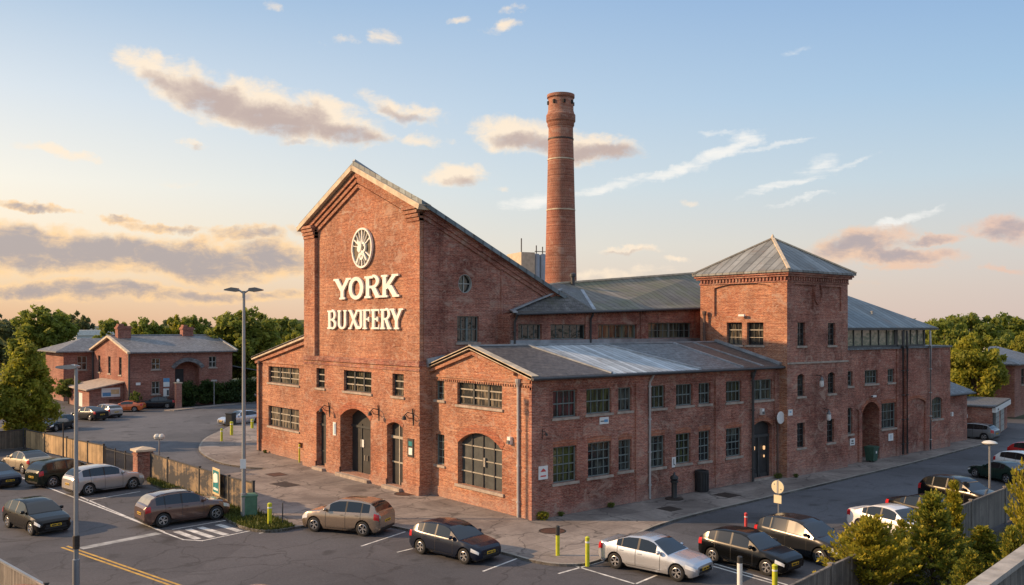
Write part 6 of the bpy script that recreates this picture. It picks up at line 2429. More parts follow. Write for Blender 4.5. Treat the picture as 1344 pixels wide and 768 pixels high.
HOUSE_SIGNS.append(wall_sign(HS, 4.15, 4.8, 1.95, 2.85, 'white poster under the blue sign on the old house', [(.6, .95, .1, .8, 'sign_ink')]))
HOUSE_SIGNS.append(wall_sign(HS, 1.1, 1.6, 3.35, 3.65, 'small white name plate near the corner of the old house'))
for o_ in (OH, AN):
    o_.location = CAM + (o_.location - CAM) * HSC
    o_.scale = (HSC, HSC, HSC)
for o_ in HOUSE_SIGNS:
    o_.location = CAM + (o_.location - CAM) * HSC
    o_.scale = (HSC, HSC, HSC)
# gate post by the hedge
o = empty('gate_pier', (8.0, 77.2, 0), 0, 'slim brick pier with a white lamp at the left end of the hedge', 'pier')
MB().box(-.35, .35, -.35, .35, -.1, 3.0).build('shaft', 'brick_house', o)
MB().box(-.42, .42, -.42, .42, 3.0, 3.12).build('cap', 'stone_trim', o)
MB().lathe([(.12, 0), (.2, .15), (.14, .38), (.02, .42)], 10, (0, 0, 3.12)).build('lamp', 'sign_white', o, 40)
# lean-to shelter right of the house
SH = empty('lean_to_shelter', (18.2, 86.0, 0), 0, 'blue grey lean-to shelter roof on the right side of the old house', 'shelter')
m = MB()
m.slab([(-1.6, -3, 4.9), (3.0, -3, 4.0), (3.0, 4, 4.0), (-1.6, 4, 4.9)], .12)
m.build('roof', 'slate_blue', SH)
for x, y in [(2.8, -2.8), (2.8, 3.8)]:
    MB().box(x - .08, x + .08, y - .08, y + .08, 0, 3.98).build('post', 'post_dark', SH)

# ================================================================== OUTBUILDINGS ON THE RIGHT
OB = empty('slate_outbuilding', (46.2, 1.0, 0), 0, 'low brick outbuilding with a sloping slate roof at the right end of the main building', 'outbuilding')
m = MB()
m.box(0.02, 5.2, 0, 7, -.1, 4.2)
m.build('wall', 'brick_dark', OB)
m = MB()
m.slab([(-.1, -.5, 4.25), (5.6, -.5, 4.25), (-.1, 6.5, 7.9)], .12)
m.slab([(5.6, -.5, 4.25), (5.6, 7.4, 4.25), (-.1, 6.5, 7.9)], .12)
m.build('roof', 'slate_blue', OB)
m = MB()
m.tube([(-.2, -.56, 4.15), (5.6, -.56, 4.15)], .08, 8)
m.build('gutter', 'gutter_dark', OB)
m = MB()
m.tube([(.25, -.3, 4.1), (.25, -.12, 3.8), (.25, -.12, .1)], .09, 8)
m.tube([(.9, -.3, 4.1), (.9, -.12, 3.8), (.9, -.12, .1)], .09, 8)
m.build('downpipe', 'gutter_dark', OB)
MB().box(1.9, 2.2, -.2, 0.01, 2.3, 2.65).build('alarm_box', 'sign_white', OB)
GA = empty('garage_block', (54.6, 0.2, 0), R(16), 'flat roofed brick garage with a white fascia and grey doors at the far right', 'garage')
m = MB()
m.box(0, 11, .02, 6.5, -.1, 2.72)
m.build('wall', 'brick_dark', GA)
m = MB()
m.box(-.3, 11.3, -.25, 6.8, 2.72, 2.86)
m.build('roof', 'slate_dark', GA)
m = MB()
m.box(-.1, 11.1, -.3, 0.01, 2.28, 2.715)
m.build('fascia', 'sign_white', GA)
m = MB()
m.box(1.15, 1.35, -.33, -.301, 2.4, 2.56)
m.box(1.42, 1.6, -.33, -.301, 2.4, 2.56)
m.build('mark', 'sign_ink', GA)
for k, (x0, x1, mt) in enumerate([(.35, 1.9, 'door_black'), (2.0, 4.4, 'frame_grey'), (5.6, 8.0, 'frame_grey')]):
    m = MB()
    m.box(x0, x1, -.04, 0.015, 0, 2.27)
    o = m.build('door', mt, GA)
    m = MB()
    for z in (.55, 1.1, 1.65):
        m.box(x0 + .05, x1 - .05, -.05, -.039, z - .02, z + .02)
    m.build('rail', 'gutter_dark', o)
MB().box(-.12, 0, 2.0, 2.4, 1.7, 2.0).build('alarm_box', 'sign_white', GA)
HB = empty('hipped_shed', (60.5, 9.0, 0), R(12), 'small shed with a blue slate pyramid roof behind the garage', 'shed')
MB().box(-3, 3, -3, 3, 0, 3.6).build('wall', 'brick_dark', HB)
m = MB()
c4 = [(-3.4, -3.4, 3.55), (3.4, -3.4, 3.55), (3.4, 3.4, 3.55), (-3.4, 3.4, 3.55)]
for k in range(4):
    m.slab([c4[k], c4[(k + 1) % 4], (0, 0, 5.3)], .1)
m.build('roof', 'slate_blue', HB)
fp = AT(1345, 104)
FHs = empty('brick_house', (fp.x, fp.y, 0), R(10), 'brick house with a shallow slate roof at the right edge behind the garage', 'house')
HP2 = Plane('Y', 0.0)
n0 = set(bpy.data.objects)
wn = window(FHs, HP2, -1.8, -.2, 3.4, 5.2, 2, 2, 'frame_dark', 'glass_shade', .15, bar=.08)
m = MB()
wall_sheet(m, HP2, rect(-5, 10, -.1, 5.9), [(wn, .18)])
m.poly([(-5, 0, -.1), (-5, 9, -.1), (-5, 9, 5.9), (-5, 0, 5.9)])
m.build('wall', 'brick_house', FHs)
m = MB()
c4 = [(-5.6, -.6, 5.85), (10.6, -.6, 5.85), (10.6, 9.6, 5.85), (-5.6, 9.6, 5.85)]
r0, r1 = (-1, 4.5, 7.6), (7, 4.5, 7.6)
m.slab([c4[0], c4[1], r1, r0], .14)
m.slab([c4[1], c4[2], r1], .14)
m.slab([c4[2], c4[3], r0, r1], .14)
m.slab([c4[3], c4[0], r0], .14)
m.build('roof', 'slate_grey', FHs)
MB().lathe([(.32, 0), (.3, 2.0), (.38, 2.05), (.38, 2.2)], 12, (-4.2, 3.2, 5.9)).build('flue', 'sign_white', FHs, 40)
# pale building far off on the left
fp = AT(107, 190)
WB = empty('white_building', (fp.x, fp.y, 0), R(30), 'pale flat roofed building among the far trees on the left', 'building')
MB().box(-5, 5, -4, 4, 0, 8.2).build('wall', 'sign_white', WB)
MB().box(-5.3, 5.3, -4.3, 4.3, 8.2, 9.3).build('roof', 'cream_paint', WB)
MB().box(-4.5, 3.5, -4.05, -3.98, 6.0, 7.0).build('window', 'glass_shade', WB)

# ================================================================== VEGETATION
def leaf_mesh(name, cen, rad, per, size, mat, seed, flat=0.35, aspect=1.6, shell=(0.35, 1.3), up=0.35):
    """leaf-sized faces scattered through a set of leaf clumps"""
    rng = np.random.default_rng(seed)
    cen = np.repeat(np.asarray(cen, float), per, 0)
    rad = np.repeat(np.asarray(rad, float), per, 0)
    n = len(cen)
    d = rng.normal(size=(n, 3))
    d /= np.linalg.norm(d, axis=1, keepdims=True)
    rr = rng.uniform(shell[0], shell[1], (n, 1))
    p = cen + d * rad[:, None] * rr * np.array([1, 1, 0.8])
    nn = d + rng.normal(size=(n, 3)) * 0.7 + np.array([0, 0, up])
    nn /= np.linalg.norm(nn, axis=1, keepdims=True)
    t = np.cross(nn, rng.normal(size=(n, 3)))
    t /= np.linalg.norm(t, axis=1, keepdims=True) + 1e-9
    b = np.cross(nn, t)
    s = size * rng.uniform(0.6, 1.4, (n, 1))
    v = np.stack([p - t * s * aspect / 2, p + b * s * .42 - nn * s * .1, p + t * s * aspect / 2, p - b * s * .42 - nn * s * .1], 1).reshape(-1, 3)
    return quads(name, v, mat)


def quads(name, v, mat):
    n = len(v) // 4
    me = bpy.data.meshes.new(name)
    me.vertices.add(n * 4)
    me.vertices.foreach_set('co', v.astype(np.float32).ravel())
    me.loops.add(n * 4)
    me.loops.foreach_set('vertex_index', np.arange(n * 4, dtype=np.int32))
    me.polygons.add(n)
    me.polygons.foreach_set('loop_start', np.arange(0, n * 4, 4, dtype=np.int32))
    me.update(calc_edges=True)
    me.materials.append(MATS[mat])
    return me


def tree_proto(seed, h, wr, mat, nb=46, per=150, size=0.34, trunk=0.22, shape='round', base=0.2):
    rng = np.random.default_rng(seed)
    cen, rad = [], []
    nb = int(nb * 2.1)
    per = int(per * .62)
    size = size * .78
    while len(cen) < nb:
        q = rng.uniform(-1, 1, 3)
        if np.linalg.norm(q) > 1 or np.linalg.norm(q) < 0.3:
            continue
        zz = base * h + (q[2] + 1) / 2 * (1 - base) * h * 0.92
        k = 1.0
        f = (q[2] + 1) / 2
        if shape == 'cone':
            k = 1.15 - 0.95 * f
        elif shape == 'round':
            k = 1.0 if f > .25 else .75 + f
        cen.append((q[0] * wr * k * .86, q[1] * wr * k * .86, zz))
        rad.append(rng.uniform(.08, .21) * wr * (0.75 + .4 * (1 - f)))
    crown = leaf_mesh('crown', cen, rad, per, size, mat, seed + 1)
    m = MB()
    lean = rng.uniform(-.04, .04, 2) * h
    m.tube([(0, 0, -.3), (lean[0] * .3, lean[1] * .3, h * .25), (lean[0], lean[1], h * .55), (lean[0] * 1.2, lean[1] * 1.2, h * .85)], [trunk, trunk * .8, trunk * .5, trunk * .12], 8)
    for k in range(9):
        c = cen[int(rng.integers(len(cen)))]
        z0 = h * rng.uniform(.2, .5)
        m.tube([(lean[0] * z0 / h, lean[1] * z0 / h, z0), (c[0] * .5, c[1] * .5, (z0 + c[2]) / 2 + .2), c], [trunk * .4, trunk * .25, trunk * .07], 6)
    t = m.build('trunk', 'bark', None, 50)
    me = t.data
    bpy.data.objects.remove(t)
    return me, crown, h, wr


def conifer_proto(seed, h, w, mat, whorls=16, arms=9, size=0.17, upright=0.35, per=60):
    """branch sprays in tiers, each carrying many short needle tufts"""
    rng = np.random.default_rng(seed)
    V = []
    m = MB()
    m.tube([(0, 0, -.2), (0, 0, h * .6), (0, 0, h * .97)], [.07, .045, .012], 6)
    for i in range(whorls):
        f = (i + rng.uniform(-.3, .3)) / whorls
        f = min(max(f, 0.0), .98)
        z0 = h * (.05 + .88 * f)
        L = w * (1 - f) ** .75 * rng.uniform(.8, 1.15) + .12 * w
        for a in range(arms):
            th = 2 * math.pi * (a + rng.uniform(-.4, .4)) / arms + i
            el = upright + rng.uniform(-.25, .35) + .5 * f
            d = np.array([math.cos(th) * math.cos(el), math.sin(th) * math.cos(el), math.sin(el)])
            l = L * rng.uniform(.55, 1.1)
            p0 = np.array([0, 0, z0])
            if a % 2 == 0:
                m.tube([p0, p0 + d * l * .5, p0 + d * l * .9 + np.array([0, 0, .05])], [.02, .012, .004], 4, False)
            n = int(per * (l / w) + 14)
            u = rng.uniform(.15, 1.0, (n, 1)) ** .8
            sag = np.array([0, 0, -.10]) * l
            sidev = np.cross(d, [0, 0, 1.0])
            sidev /= np.linalg.norm(sidev)
            off = rng.normal(size=(n, 1)) * .13 * l * (1.15 - u) + rng.normal(size=(n, 1)) * .03
            p = p0 + d * l * u + sag * (u ** 2) + sidev * off + rng.normal(size=(n, 3)) * .025
            dirv = d * .8 + sidev * np.sign(off) * .55 + rng.normal(size=(n, 3)) * .38 + np.array([0, 0, .15])
            dirv /= np.linalg.norm(dirv, axis=1, keepdims=True)
            nb_ = np.cross(dirv, rng.normal(size=(n, 3)))
            nb_ /= np.linalg.norm(nb_, axis=1, keepdims=True)
            s = size * rng.uniform(.6, 1.35, (n, 1))
            wd = s * .24
            q = np.stack([p - nb_ * wd * .5, p + dirv * s * .55 - nb_ * wd, p + dirv * s, p + dirv * s * .55 + nb_ * wd], 1)
            V.append(q.reshape(-1, 3))
    t = m.build('trunk', 'bark', None)
    me = t.data
    bpy.data.objects.remove(t)
    return me, quads('crown', np.concatenate(V), mat), h, w


def plant_tree(name, proto, p, h, w, rz, label, group, cat='tree'):
    me, cr, h0, w0 = proto
    o = empty(name, p, rz, label, cat, group)
    o.scale = (w / w0, w / w0, h / h0)
    for nm, d in (('trunk', me), ('crown', cr)):
        c = bpy.data.objects.new(nm, d)
        COL.objects.link(c)
        c.parent = o
    return o


P_mid = tree_proto(11, 11, 4.4, 'leaf_mid', nb=64, per=150, size=.42)
P_mid2 = tree_proto(12, 11, 4.6, 'leaf_mid', nb=52, per=170, size=.45)
P_dark = tree_proto(21, 12, 4.8, 'leaf_dark', nb=70, per=150, size=.42)
P_dark2 = tree_proto(22, 12, 4.2, 'leaf_dark', nb=50, per=160, size=.46)
P_bright = tree_proto(31, 10, 4.4, 'leaf_bright', nb=60, per=170, size=.38)
P_far = tree_proto(41, 12, 4.6, 'leaf_far', nb=44, per=120, size=.6)
P_feath = tree_proto(51, 10, 4.0, 'leaf_bright', nb=120, per=150, size=.26, shape='cone', base=.05)
P_shrub = tree_proto(61, 2.2, 1.4, 'leaf_dark', nb=30, per=150, size=.13, trunk=.05, base=.02)
P_shrub2 = tree_proto(62, 2.2, 1.4, 'leaf_bright', nb=34, per=170, size=.11, trunk=.05, base=.02)


def tree_px(px, depth, ytop, wpx, proto, label, group, name='broadleaf_tree', k=1.0, z=-.1):
    p = AT(px, depth, z)
    h = 10 + (CYH - ytop) * depth / F - z
    return plant_tree(name, proto, p, h, wpx * depth / F / 2 * k, px * .7, label, group)


BG = 'trees beyond the old house'
tree_px(33, 77, 434, 112, P_feath, 'large feathery light green tree behind the board fence at the left edge', 'trees by the car park')
tree_px(-52, 74, 452, 120, P_feath, 'leafy tree at the far left edge, half outside the picture', 'trees by the car park')
for px, d, yt, w, pr, lb in [
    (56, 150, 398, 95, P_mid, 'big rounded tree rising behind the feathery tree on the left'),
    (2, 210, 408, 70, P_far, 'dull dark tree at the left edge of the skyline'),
    (103, 215, 405, 44, P_far, 'small dark tree above the pale flat roofed building'),
    (149, 170, 412, 56, P_mid2, 'mid green tree directly above the left chimney of the old house'),
    (190, 158, 414, 62, P_mid, 'rounded tree above the middle of the old house roof'),
    (233, 160, 409, 50, P_bright, 'yellowish green tree left of the right hand chimney'),
    (256, 168, 407, 48, P_mid2, 'mid green tree right behind the right hand chimney'),
    (321, 128, 400, 108, P_mid, 'big bushy tree behind the tall lamp post'),
    (371, 165, 410, 66, P_mid2, 'mid green tree between the bushy tree and the gabled hall'),
    (388, 140, 432, 46, P_bright, 'light green tree low beside the gabled hall roof'),
    (352, 150, 428, 40, P_bright, 'small light green tree between two darker trees'),
    (214, 215, 417, 70, P_far, 'far dull tree in the gap above the old house roof'),
    (288, 190, 414, 60, P_far, 'far dull tree left of the big bushy tree'),
    (96, 175, 446, 50, P_mid2, 'low tree in front of the pale flat roofed building'),
    (74, 140, 452, 46, P_mid, 'bushy tree left of the rear wing of the old house'),
    (120, 160, 440, 46, P_mid2, 'low tree behind the rear wing of the old house')]:
    tree_px(px, d, yt, w, pr, lb, BG)
RG = 'trees on the right'
for px, d, yt, w, pr, lb in [
    (1243, 125, 410, 84, P_mid2, 'mid green tree just right of the glazed storey roof'),
    (1277, 100, 431, 92, P_bright, 'sunlit yellow green round tree behind the slate outbuilding'),
    (1278, 138, 403, 96, P_mid2, 'tall duller green tree behind the yellow green tree'),
    (1322, 150, 408, 90, P_mid, 'tall tree near the right edge of the skyline'),
    (1318, 122, 436, 60, P_mid, 'dense tree over the roof of the far right house'),
    (1352, 118, 428, 60, P_bright, 'golden tree cut by the right edge'),
    (1225, 160, 416, 50, P_mid, 'small tree peeping over the right hand roof end')]:
    tree_px(px, d, yt, w, pr, lb, RG)
# shrubs and hedge at the old house
tree_px(90, 118, 494, 34, P_dark, 'dark shrub between the feathery tree and the annexe', 'shrubs by the old house', 'shrub')
tree_px(178, 110.5, 511, 17, P_shrub, 'small round shrub at the corner of the old house', 'shrubs by the old house', 'shrub')
tree_px(282, 123, 484, 44, P_dark2, 'untrimmed bush rising above the hedge', 'shrubs by the old house', 'shrub')
rng = np.random.default_rng(5)
a, b = Vector((9.2, 78.4, 0)), Vector((26, 80.0, 0))
n = 260
tt = rng.uniform(0, 1, n)
cen = np.stack([a.x + (b.x - a.x) * tt + rng.normal(0, .25, n), a.y + (b.y - a.y) * tt + rng.uniform(0, 1.0, n), rng.uniform(.2, 2.75, n)], 1)
me = leaf_mesh('hedge', cen - np.array([a.x, a.y, 0]), np.full(n, .5), 70, .22, 'leaf_hedge', 8)
o = bpy.data.objects.new('hedge', me)
COL.objects.link(o)
o.location = a
T(o, 'long dark clipped hedge right of the old house porch', 'hedge')
# evergreens in the near right corner
CG = 'evergreens by the grey fence'
C_gold = conifer_proto(71, 2.6, 1.9, 'needle_gold', whorls=14, arms=12, size=.15, upright=.5, per=66)
C_green = conifer_proto(72, 3.5, 1.75, 'needle', whorls=17, arms=11, size=.16, upright=.42, per=62)
C_thin = conifer_proto(73, 3.6, .8, 'needle_gold', whorls=16, arms=7, size=.14, upright=.6, per=60)


def evergreen(px, d, yt, wpx, proto, label, z=-.06):
    p = AT(px, d, z)
    return plant_tree('conifer', proto, p, 10 + (CYH - yt) * d / F - z, wpx * d / F / 2, px, label, CG, 'conifer')


evergreen(1143, 33.2, 682, 150, C_gold, 'broad golden tipped evergreen lowest in the right corner')
evergreen(1224, 35.0, 645, 118, C_green, 'tall green evergreen in front of the white saloon')
evergreen(1252, 36.6, 622, 52, C_thin, 'slim golden leader rising beside the green evergreen')
evergreen(1183, 34.8, 676, 44, C_thin, 'slim evergreen between the golden and the green one')
evergreen(1290, 36.0, 690, 90, C_green, 'dark low evergreen against the grey fence')
evergreen(1366, 35.5, 588, 104, C_gold, 'tall golden evergreen at the right edge')
evergreen(1328, 31.5, 690, 70, C_green, 'small green evergreen above the near coping')
evergreen(1275, 31.5, 722, 80, C_green, 'dark evergreen behind the near wall in the corner')
# weeds at the wall foot
for i, (x, y, s, lb) in enumerate([(0.55, -0.35, .38, 'bright green weed tuft at the foot of the building corner'), (1.9, -.25, .22, 'small weed tuft under the first ground floor side window'), (5.6, -.28, .25, 'weed tuft under the third ground floor side window'), (21.0, -.45, .3, 'weed tuft beside the entrance step'), (22.2, -1.0, .22, 'weed tuft at the tower foot'), (-.35, 32.2, .22, 'weed tuft at the foot of the left wing')]):
    q = plant_tree('weed', P_shrub2 if i == 0 else P_shrub, (x, y, 0), s * 1.3, s, i, lb, 'weeds along the walls', 'weed')
# grass on the verges
rng = np.random.default_rng(9)


def grass(name, poly, n, h, z, seed):
    xs, ys = [p[0] for p in poly], [p[1] for p in poly]
    rg = np.random.default_rng(seed)
    pts = []
    while len(pts) < n:
        x, y = rg.uniform(min(xs), max(xs)), rg.uniform(min(ys), max(ys))
        if inside((x, y), poly):
            pts.append((x, y, z))
    p = np.array(pts)
    t = rg.normal(size=(n, 3)) * np.array([1, 1, 0])
    t /= np.linalg.norm(t, axis=1, keepdims=True)
    up = np.array([0, 0, 1.0]) + rg.normal(size=(n, 3)) * .45
    s = h * rg.uniform(.5, 1.4, (n, 1))
    v = np.stack([p - t * .025, p + t * .025, p + up * s + t * .012, p + up * s - t * .012], 1).reshape(-1, 3)
    o = bpy.data.objects.new(name, quads(name, v, 'grass_blade'))
    COL.objects.link(o)
    return T(o, kind='stuff')


grass('grass', isl + [(-10.1, 8.5), (-10.25, 10.7), (-10.7, 13.4)], 9000, .10, .02, 1)
grass('grass', vs + [(-10.75, 13.5), (-10.8, 17.5), (-11.05, 24.9)], 7000, .10, 0, 2)
grass('grass', [(-6.3, -19.2), (20, -15.9), (40, -14.5), (40, -30), (-4, -26)], 14000, .16, -.06, 3)
# far woodland closing the horizon
rng = np.random.default_rng(77)
cen, rad = [], []
for k in range(900):
    th = rng.uniform(-62, 62)
    dist = rng.uniform(230, 420)
    hh_ = rng.uniform(5.0, 10.5) * (1 + .18 * math.sin(th * .35))
    px = CX + F * math.tan(R(th))
    p = AT(px, dist * math.cos(R(th)))
    r_ = rng.uniform(3.0, 5.5)
    cen.append((p.x, p.y, hh_ - r_ * .6))
    rad.append(r_)
    cen.append((p.x + rng.normal() * 3, p.y + rng.normal() * 3, (hh_ - r_) * .5))
    rad.append(r_)
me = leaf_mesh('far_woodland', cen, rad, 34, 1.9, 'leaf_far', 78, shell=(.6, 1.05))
o = bpy.data.objects.new('far_woodland', me)
COL.objects.link(o)
T(o, 'distant dull green woodland along the horizon', kind='stuff')
# low blue hills behind
m = MB()
hl = []
for k in range(60):
    th = -55 + 110 * k / 59
    p = AT(CX + F * math.tan(R(th)), 900 * math.cos(R(th)))
    hl.append((p, 10 + 5 * math.sin(k * .35) + 4 * math.sin(k * .83 + 1)))
for (p, h), (q, g) in zip(hl[:-1], hl[1:]):
    bk = (p - CAM).normalized() * 220
    m.poly([(p.x, p.y, -2), (q.x, q.y, -2), (q.x + bk.x * .5, q.y + bk.y * .5, g), (p.x + bk.x * .5, p.y + bk.y * .5, h)])
    m.poly([(p.x + bk.x * .5, p.y + bk.y * .5, h), (q.x + bk.x * .5, q.y + bk.y * .5, g), (q.x + bk.x * 2, q.y + bk.y * 2, -2), (p.x + bk.x * 2, p.y + bk.y * 2, -2)])
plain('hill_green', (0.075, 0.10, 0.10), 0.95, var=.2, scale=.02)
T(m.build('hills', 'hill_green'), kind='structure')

# ================================================================== LIGHT AND SKY
SUN_AZ, SUN_EL = R(40), R(22.5)
to_sun = Vector((-math.cos(SUN_AZ) * math.cos(SUN_EL), math.sin(SUN_AZ) * math.cos(SUN_EL), math.sin(SUN_EL)))
sd = bpy.data.lights.new('sun', 'SUN')
sd.energy = 5.0
sd.color = (1.0, 0.64, 0.34)
sd.angle = R(0.6)
so = bpy.data.objects.new('sun', sd)
COL.objects.link(so)
so.rotation_euler = (-to_sun).to_track_quat('-Z', 'Y').to_euler()
so.location = (-60, 60, 60)

world = bpy.data.worlds.new('World')
scene.world = world
world.use_nodes = True
nt = NT(world.node_tree)
bgA = world.node_tree.nodes['Background']
sky = nt.n('ShaderNodeTexSky', sky_type='NISHITA', sun_disc=False)
sky.sun_elevation = SUN_EL
sky.sun_rotation = math.atan2(to_sun.x, to_sun.y)
sky.air_density, sky.dust_density, sky.ozone_density = 1.0, 1.6, 1.0
nt.t.links.new(sky.outputs[0], bgA.inputs[0])
bgA.inputs[1].default_value = 0.10


def srgb(r, g, b):
    f = lambda c: (c / 255 / 12.92) if c / 255 <= .04045 else ((c / 255 + .055) / 1.055) ** 2.4
    return (f(r), f(g), f(b))


D = nt.n('ShaderNodeTexCoord').outputs['Generated']
dn = nt.n('ShaderNodeVectorMath', operation='NORMALIZE', inp={0: D}).outputs[0]


def dot(v):
    return nt.n('ShaderNodeVectorMath', operation='DOT_PRODUCT', inp={0: dn, 1: v}).outputs['Value']


right, fwd = dot((AX[0], AY[0], 0)), dot((AX[1], AY[1], 0))
zz = nt.n('ShaderNodeSeparateXYZ', inp={'Vector': dn}).outputs[2]
az = nt.math('ARCTAN2', right, fwd)
el = nt.math('ARCSINE', zz)
elc = nt.math('MAXIMUM', el, 0.0)
ef = nt.math('DIVIDE', elc, 0.40, clamp=False)
rampL = nt.ramp(ef, [(0.0, srgb(222, 176, 138)), (0.10, srgb(236, 204, 166)), (0.20, srgb(248, 228, 198)), (0.36, srgb(242, 236, 222)), (0.58, srgb(214, 222, 228)), (0.88, srgb(158, 186, 214)), (1.0, srgb(142, 175, 210))])
rampC = nt.ramp(ef, [(0.0, srgb(222, 192, 170)), (0.10, srgb(226, 206, 186)), (0.22, srgb(222, 216, 204)), (0.38, srgb(206, 216, 220)), (0.60, srgb(184, 204, 222)), (0.88, srgb(154, 183, 215)), (1.0, srgb(142, 174, 211))])
rampR = nt.ramp(ef, [(0.0, srgb(208, 187, 178)), (0.10, srgb(207, 193, 185)), (0.22, srgb(204, 202, 198)), (0.38, srgb(186, 203, 214)), (0.60, srgb(160, 190, 217)), (0.88, srgb(134, 169, 210)), (1.0, srgb(122, 160, 206))])
wl = nt.math('MULTIPLY', az, -1.9, clamp=True)
wr_ = nt.math('MULTIPLY', az, 1.9, clamp=True)
base = nt.mix(wl, nt.mix(wr_, rampC, rampR), rampL)
# upper dome beyond the picture
hi = nt.ramp(nt.math('DIVIDE', elc, 1.57), [(0.25, 0.0), (0.7, 1.0)])
base = nt.mix(hi, base, srgb(208, 216, 230))
# clouds: each a soft patch of sky direction broken up by noise
vec = nt.n('ShaderNodeCombineXYZ', inp={0: az, 1: el, 2: 0.0}).outputs[0]
wn_ = nt.n('ShaderNodeTexNoise', inp={'Scale': 9.0, 'Detail': 5, 'Roughness': .6, 'Vector': vec}).outputs['Color']
wv = nt.n('ShaderNodeVectorMath', operation='MULTIPLY_ADD', inp={0: nt.n('ShaderNodeVectorMath', operation='SUBTRACT', inp={0: wn_, 1: (.5, .5, .5)}).outputs[0], 1: (.085, .034, 0), 2: nt.n('ShaderNodeVectorMath', operation='MULTIPLY_ADD', inp={0: nt.n('ShaderNodeVectorMath', operation='SUBTRACT', inp={0: nt.n('ShaderNodeTexNoise', inp={'Scale': 34.0, 'Detail': 6, 'Roughness': .65, 'Vector': vec}).outputs['Color'], 1: (.5, .5, .5)}).outputs[0], 1: (.034, .020, 0), 2: vec}).outputs[0]}).outputs[0]


last_field = [None]


def field(items):
    acc = None
    wv = globals()['wv']
    for i_, (px, py, rx, ry, rot, wgt) in enumerate(items):
        prev = acc if acc is not None else last_field[0]
        if i_ % 9 == 0 and prev is not None:      # evaluate the patches group by group
            wv = nt.n('ShaderNodeVectorMath', operation='MULTIPLY_ADD', inp={0: prev, 1: (1e-9, 1e-9, 1e-9), 2: globals()['wv']}).outputs[0]
        a0 = math.atan((px - CX) / F)
        e0 = math.atan((CYH - py) / F * math.cos(a0))
        k = math.cos(a0) ** 2
        mp = nt.n('ShaderNodeMapping', vector_type='TEXTURE', inp={'Vector': wv, 'Location': (a0, e0, 0), 'Rotation': (0, 0, R(-rot)), 'Scale': (rx / F * k, ry / F * math.sqrt(k), 1)})
        d2 = nt.n('ShaderNodeVectorMath', operation='DOT_PRODUCT', inp={0: mp.outputs[0], 1: mp.outputs[0]}).outputs['Value']
        v = nt.math('MULTIPLY_ADD', d2, -wgt, wgt)
        acc = v if acc is None else nt.math('MAXIMUM', acc, v)
    last_field[0] = acc
    return acc


puffs = [(195, 86, 62, 24, 14, 1.1), (250, 110, 85, 36, 12, 1.3), (335, 138, 105, 40, 10, 1.4), (420, 158, 98, 36, 9, 1.4), (475, 178, 46, 20, 4, 1.1), (525, 142, 66, 18, 16, 1.0), (548, 184, 42, 10, 4, .8), (395, 186, 26, 7, 5, .6), (280, 155, 26, 14, 20, .6),
         (252, 188, 24, 9, 8, .9), (68, 202, 62, 8, 7, .8), (508, 48, 26, 10, 24, .6), (452, 52, 36, 8, -6, .7), (602, 17, 16, 6, 0, .6), (655, 28, 30, 9, -8, .7), (668, 6, 22, 8, 0, .7), (352, 6, 14, 8, 0, .5),
         (594, 232, 60, 19, -3, 1.2), (672, 176, 66, 26, 4, 1.3), (750, 190, 98, 24, 6, 1.3), (798, 200, 50, 10, 6, .8), (905, 267, 15, 6, 8, .6),
         (240, 237, 30, 6, 0, .4), (820, 330, 42, 7, 0, .9), (882, 341, 32, 5, 4, .7), (800, 356, 90, 8, -2, .7), (660, 248, 10, 5, 0, .4)]
banks = [(20, 322, 118.8, 38.4, 4, 1.4), (120, 332, 140.4, 35.84, 4, 1.4), (240, 338, 162.0, 33.28, 4, 1.4), (345, 338, 102.6, 30.72, 6, 1.3), (320, 306, 56.16, 11.0, 0, 1.0), (48, 269, 66.96, 6.6, 7, 1.0), (165, 287, 36.72, 6.6, 0, 1.0), (215, 297, 56.16, 7.7, 2, 1.0), (130, 352, 140.4, 9.9, 0, 0.9), (300, 360, 97.2, 8.8, 3, 0.8), (90, 380, 248.4, 15.36, 2, 1.2), (290, 384, 183.6, 11.0, 2, 1.0), (470, 390, 129.6, 7.7, 0, 0.8), (400, 302, 28.08, 8.8, 0, 0.7), (1130, 322, 84.24, 23.04, -6, 1.1), (1185, 336, 90.72, 12.1, 4, 1.1), (1330, 303, 71.28, 21.76, -2, 1.1), (1225, 318, 64.8, 7.7, 4, 0.9), (1310, 355, 43.2, 4.4, 0, 0.6), (1190, 348, 64.8, 5.5, 3, 0.7), (1010, 372, 162.0, 6.6, -2, 0.5)]
wisps = [(700, 264, 52, 12, -12, .9), (800, 243, 80, 7, -12, .8), (890, 222, 80, 9, -17, 1.0), (960, 198, 55, 13, -22, 1.1), (985, 180, 26, 12, 15, 1.0), (950, 170, 34, 5, 6, .7), (1010, 194, 50, 5, -12, .7),
         (1060, 222, 46, 13, -20, .8), (1030, 243, 70, 6, -12, .7), (1100, 220, 60, 5, -8, .6), (1055, 264, 52, 4, -10, .8), (1190, 291, 60, 8, -14, .9), (1215, 282, 36, 4, -20, .8), (1040, 70, 26, 5, -12, .4)]
np_ = nt.noise(nt.n('ShaderNodeMapping', inp={'Vector': vec, 'Scale': (26, 48, 1)}).outputs[0], 1.0, 10, .66, .35)
np2 = nt.noise(nt.n('ShaderNodeMapping', inp={'Vector': vec, 'Scale': (26, 48, 1), 'Location': (.22, -.45, 0)}).outputs[0], 1.0, 7, .66, .35)
nw = nt.noise(nt.n('ShaderNodeMapping', inp={'Vector': vec, 'Scale': (16, 90, 1), 'Rotation': (0, 0, .22)}).outputs[0], 1.0, 8, .65, .9)
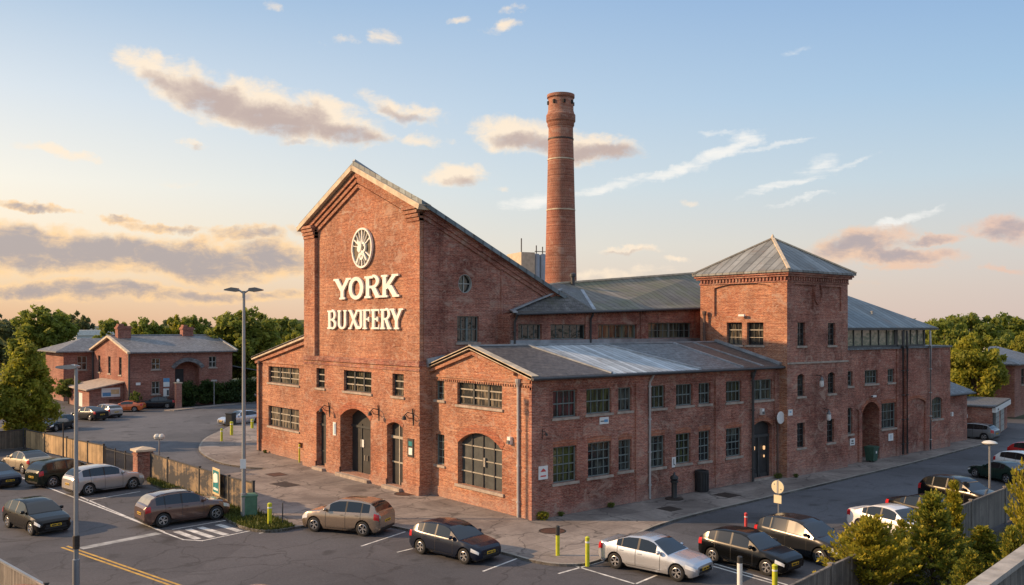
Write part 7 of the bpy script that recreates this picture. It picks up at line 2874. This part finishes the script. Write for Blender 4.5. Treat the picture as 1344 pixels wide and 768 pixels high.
shade = [(215, 104, 40, 14, 14, .8), (285, 128, 80, 24, 12, 1.2), (365, 155, 90, 26, 9, 1.3), (450, 174, 62, 17, 7, 1.3), (485, 184, 32, 11, 3, 1.1), (535, 150, 44, 9, 16, .9), (604, 240, 38, 9, -3, .9), (700, 188, 56, 13, 6, 1.1), (780, 200, 70, 13, 6, 1.2), (402, 190, 16, 4, 5, .6), (258, 193, 14, 5, 8, .6), (822, 333, 34, 4, 0, .8)]
fp_, fb_, fw_, fs_ = field(puffs), field(banks), field(wisps), field(shade)


def cover_of(f, nz, k, lo, hi_):
    v = nt.math('ADD', f, nt.math('MULTIPLY', nt.math('SUBTRACT', nz, .5), k))
    return v, nt.n('ShaderNodeMapRange', interpolation_type='SMOOTHSTEP', inp={'Value': v, 'From Min': lo, 'From Max': hi_}).outputs[0]


vp, cp = cover_of(fp_, np_, 2.6, .02, 1.15)
vb, cb = cover_of(fb_, np_, 2.0, -.1, .95)
vw, cw_ = cover_of(fw_, nw, 2.3, -.1, 1.35)
rel = nt.math('MULTIPLY', nt.math('SUBTRACT', np_, np2), 3.2)      # side towards the light is brighter
core = nt.n('ShaderNodeMapRange', interpolation_type='SMOOTHSTEP', inp={'Value': nt.math('ADD', nt.math('MAXIMUM', fs_, -1.0), nt.math('ADD', nt.math('MULTIPLY', nt.math('SUBTRACT', np_, .5), 1.4), nt.math('MULTIPLY', rel, -.45))), 'From Min': -.2, 'From Max': 1.2}).outputs[0]
coreb = nt.n('ShaderNodeMapRange', interpolation_type='SMOOTHSTEP', inp={'Value': nt.math('ADD', vb, nt.math('MULTIPLY', rel, -.8)), 'From Min': .30, 'From Max': 1.35}).outputs[0]
colp = nt.mix(core, srgb(250, 230, 204), srgb(190, 168, 158))
colp = nt.mix(nt.math('MULTIPLY', wr_, .5), colp, nt.mix(core, srgb(250, 222, 200), srgb(196, 172, 162)))
colb = nt.mix(coreb, nt.mix(wr_, srgb(250, 208, 156), srgb(226, 190, 172)), nt.mix(wr_, srgb(168, 156, 156), srgb(176, 160, 162)))
c = nt.mix(nt.math('MULTIPLY', cw_, .92), base, nt.mix(wr_, srgb(244, 240, 232), srgb(240, 238, 234)))
c = nt.mix(nt.math('MULTIPLY', cb, .93), c, colb)
c = nt.mix(nt.math('MULTIPLY', cp, .95), c, colp)
bgB = nt.n('ShaderNodeBackground', inp={'Color': c, 'Strength': 0.92})
mx = nt.n('ShaderNodeMixShader', inp={0: 0.92, 1: bgA.outputs[0], 2: bgB.outputs[0]})
nt.t.links.new(mx.outputs[0], world.node_tree.nodes['World Output'].inputs['Surface'])

# ================================================================== RENDER
vs_ = scene.view_settings
scene.display_settings.display_device = 'sRGB'
vs_.view_transform = 'Standard'
vs_.look = 'None'
vs_.exposure = 0.3
vs_.gamma = 1.0
vs_.use_curve_mapping = False
scene.render.engine = 'CYCLES'
scene.cycles.max_bounces = 6
scene.cycles.diffuse_bounces = 3
scene.cycles.glossy_bounces = 3
scene.cycles.transmission_bounces = 3
scene.cycles.transparent_max_bounces = 4
scene.cycles.use_denoising = True
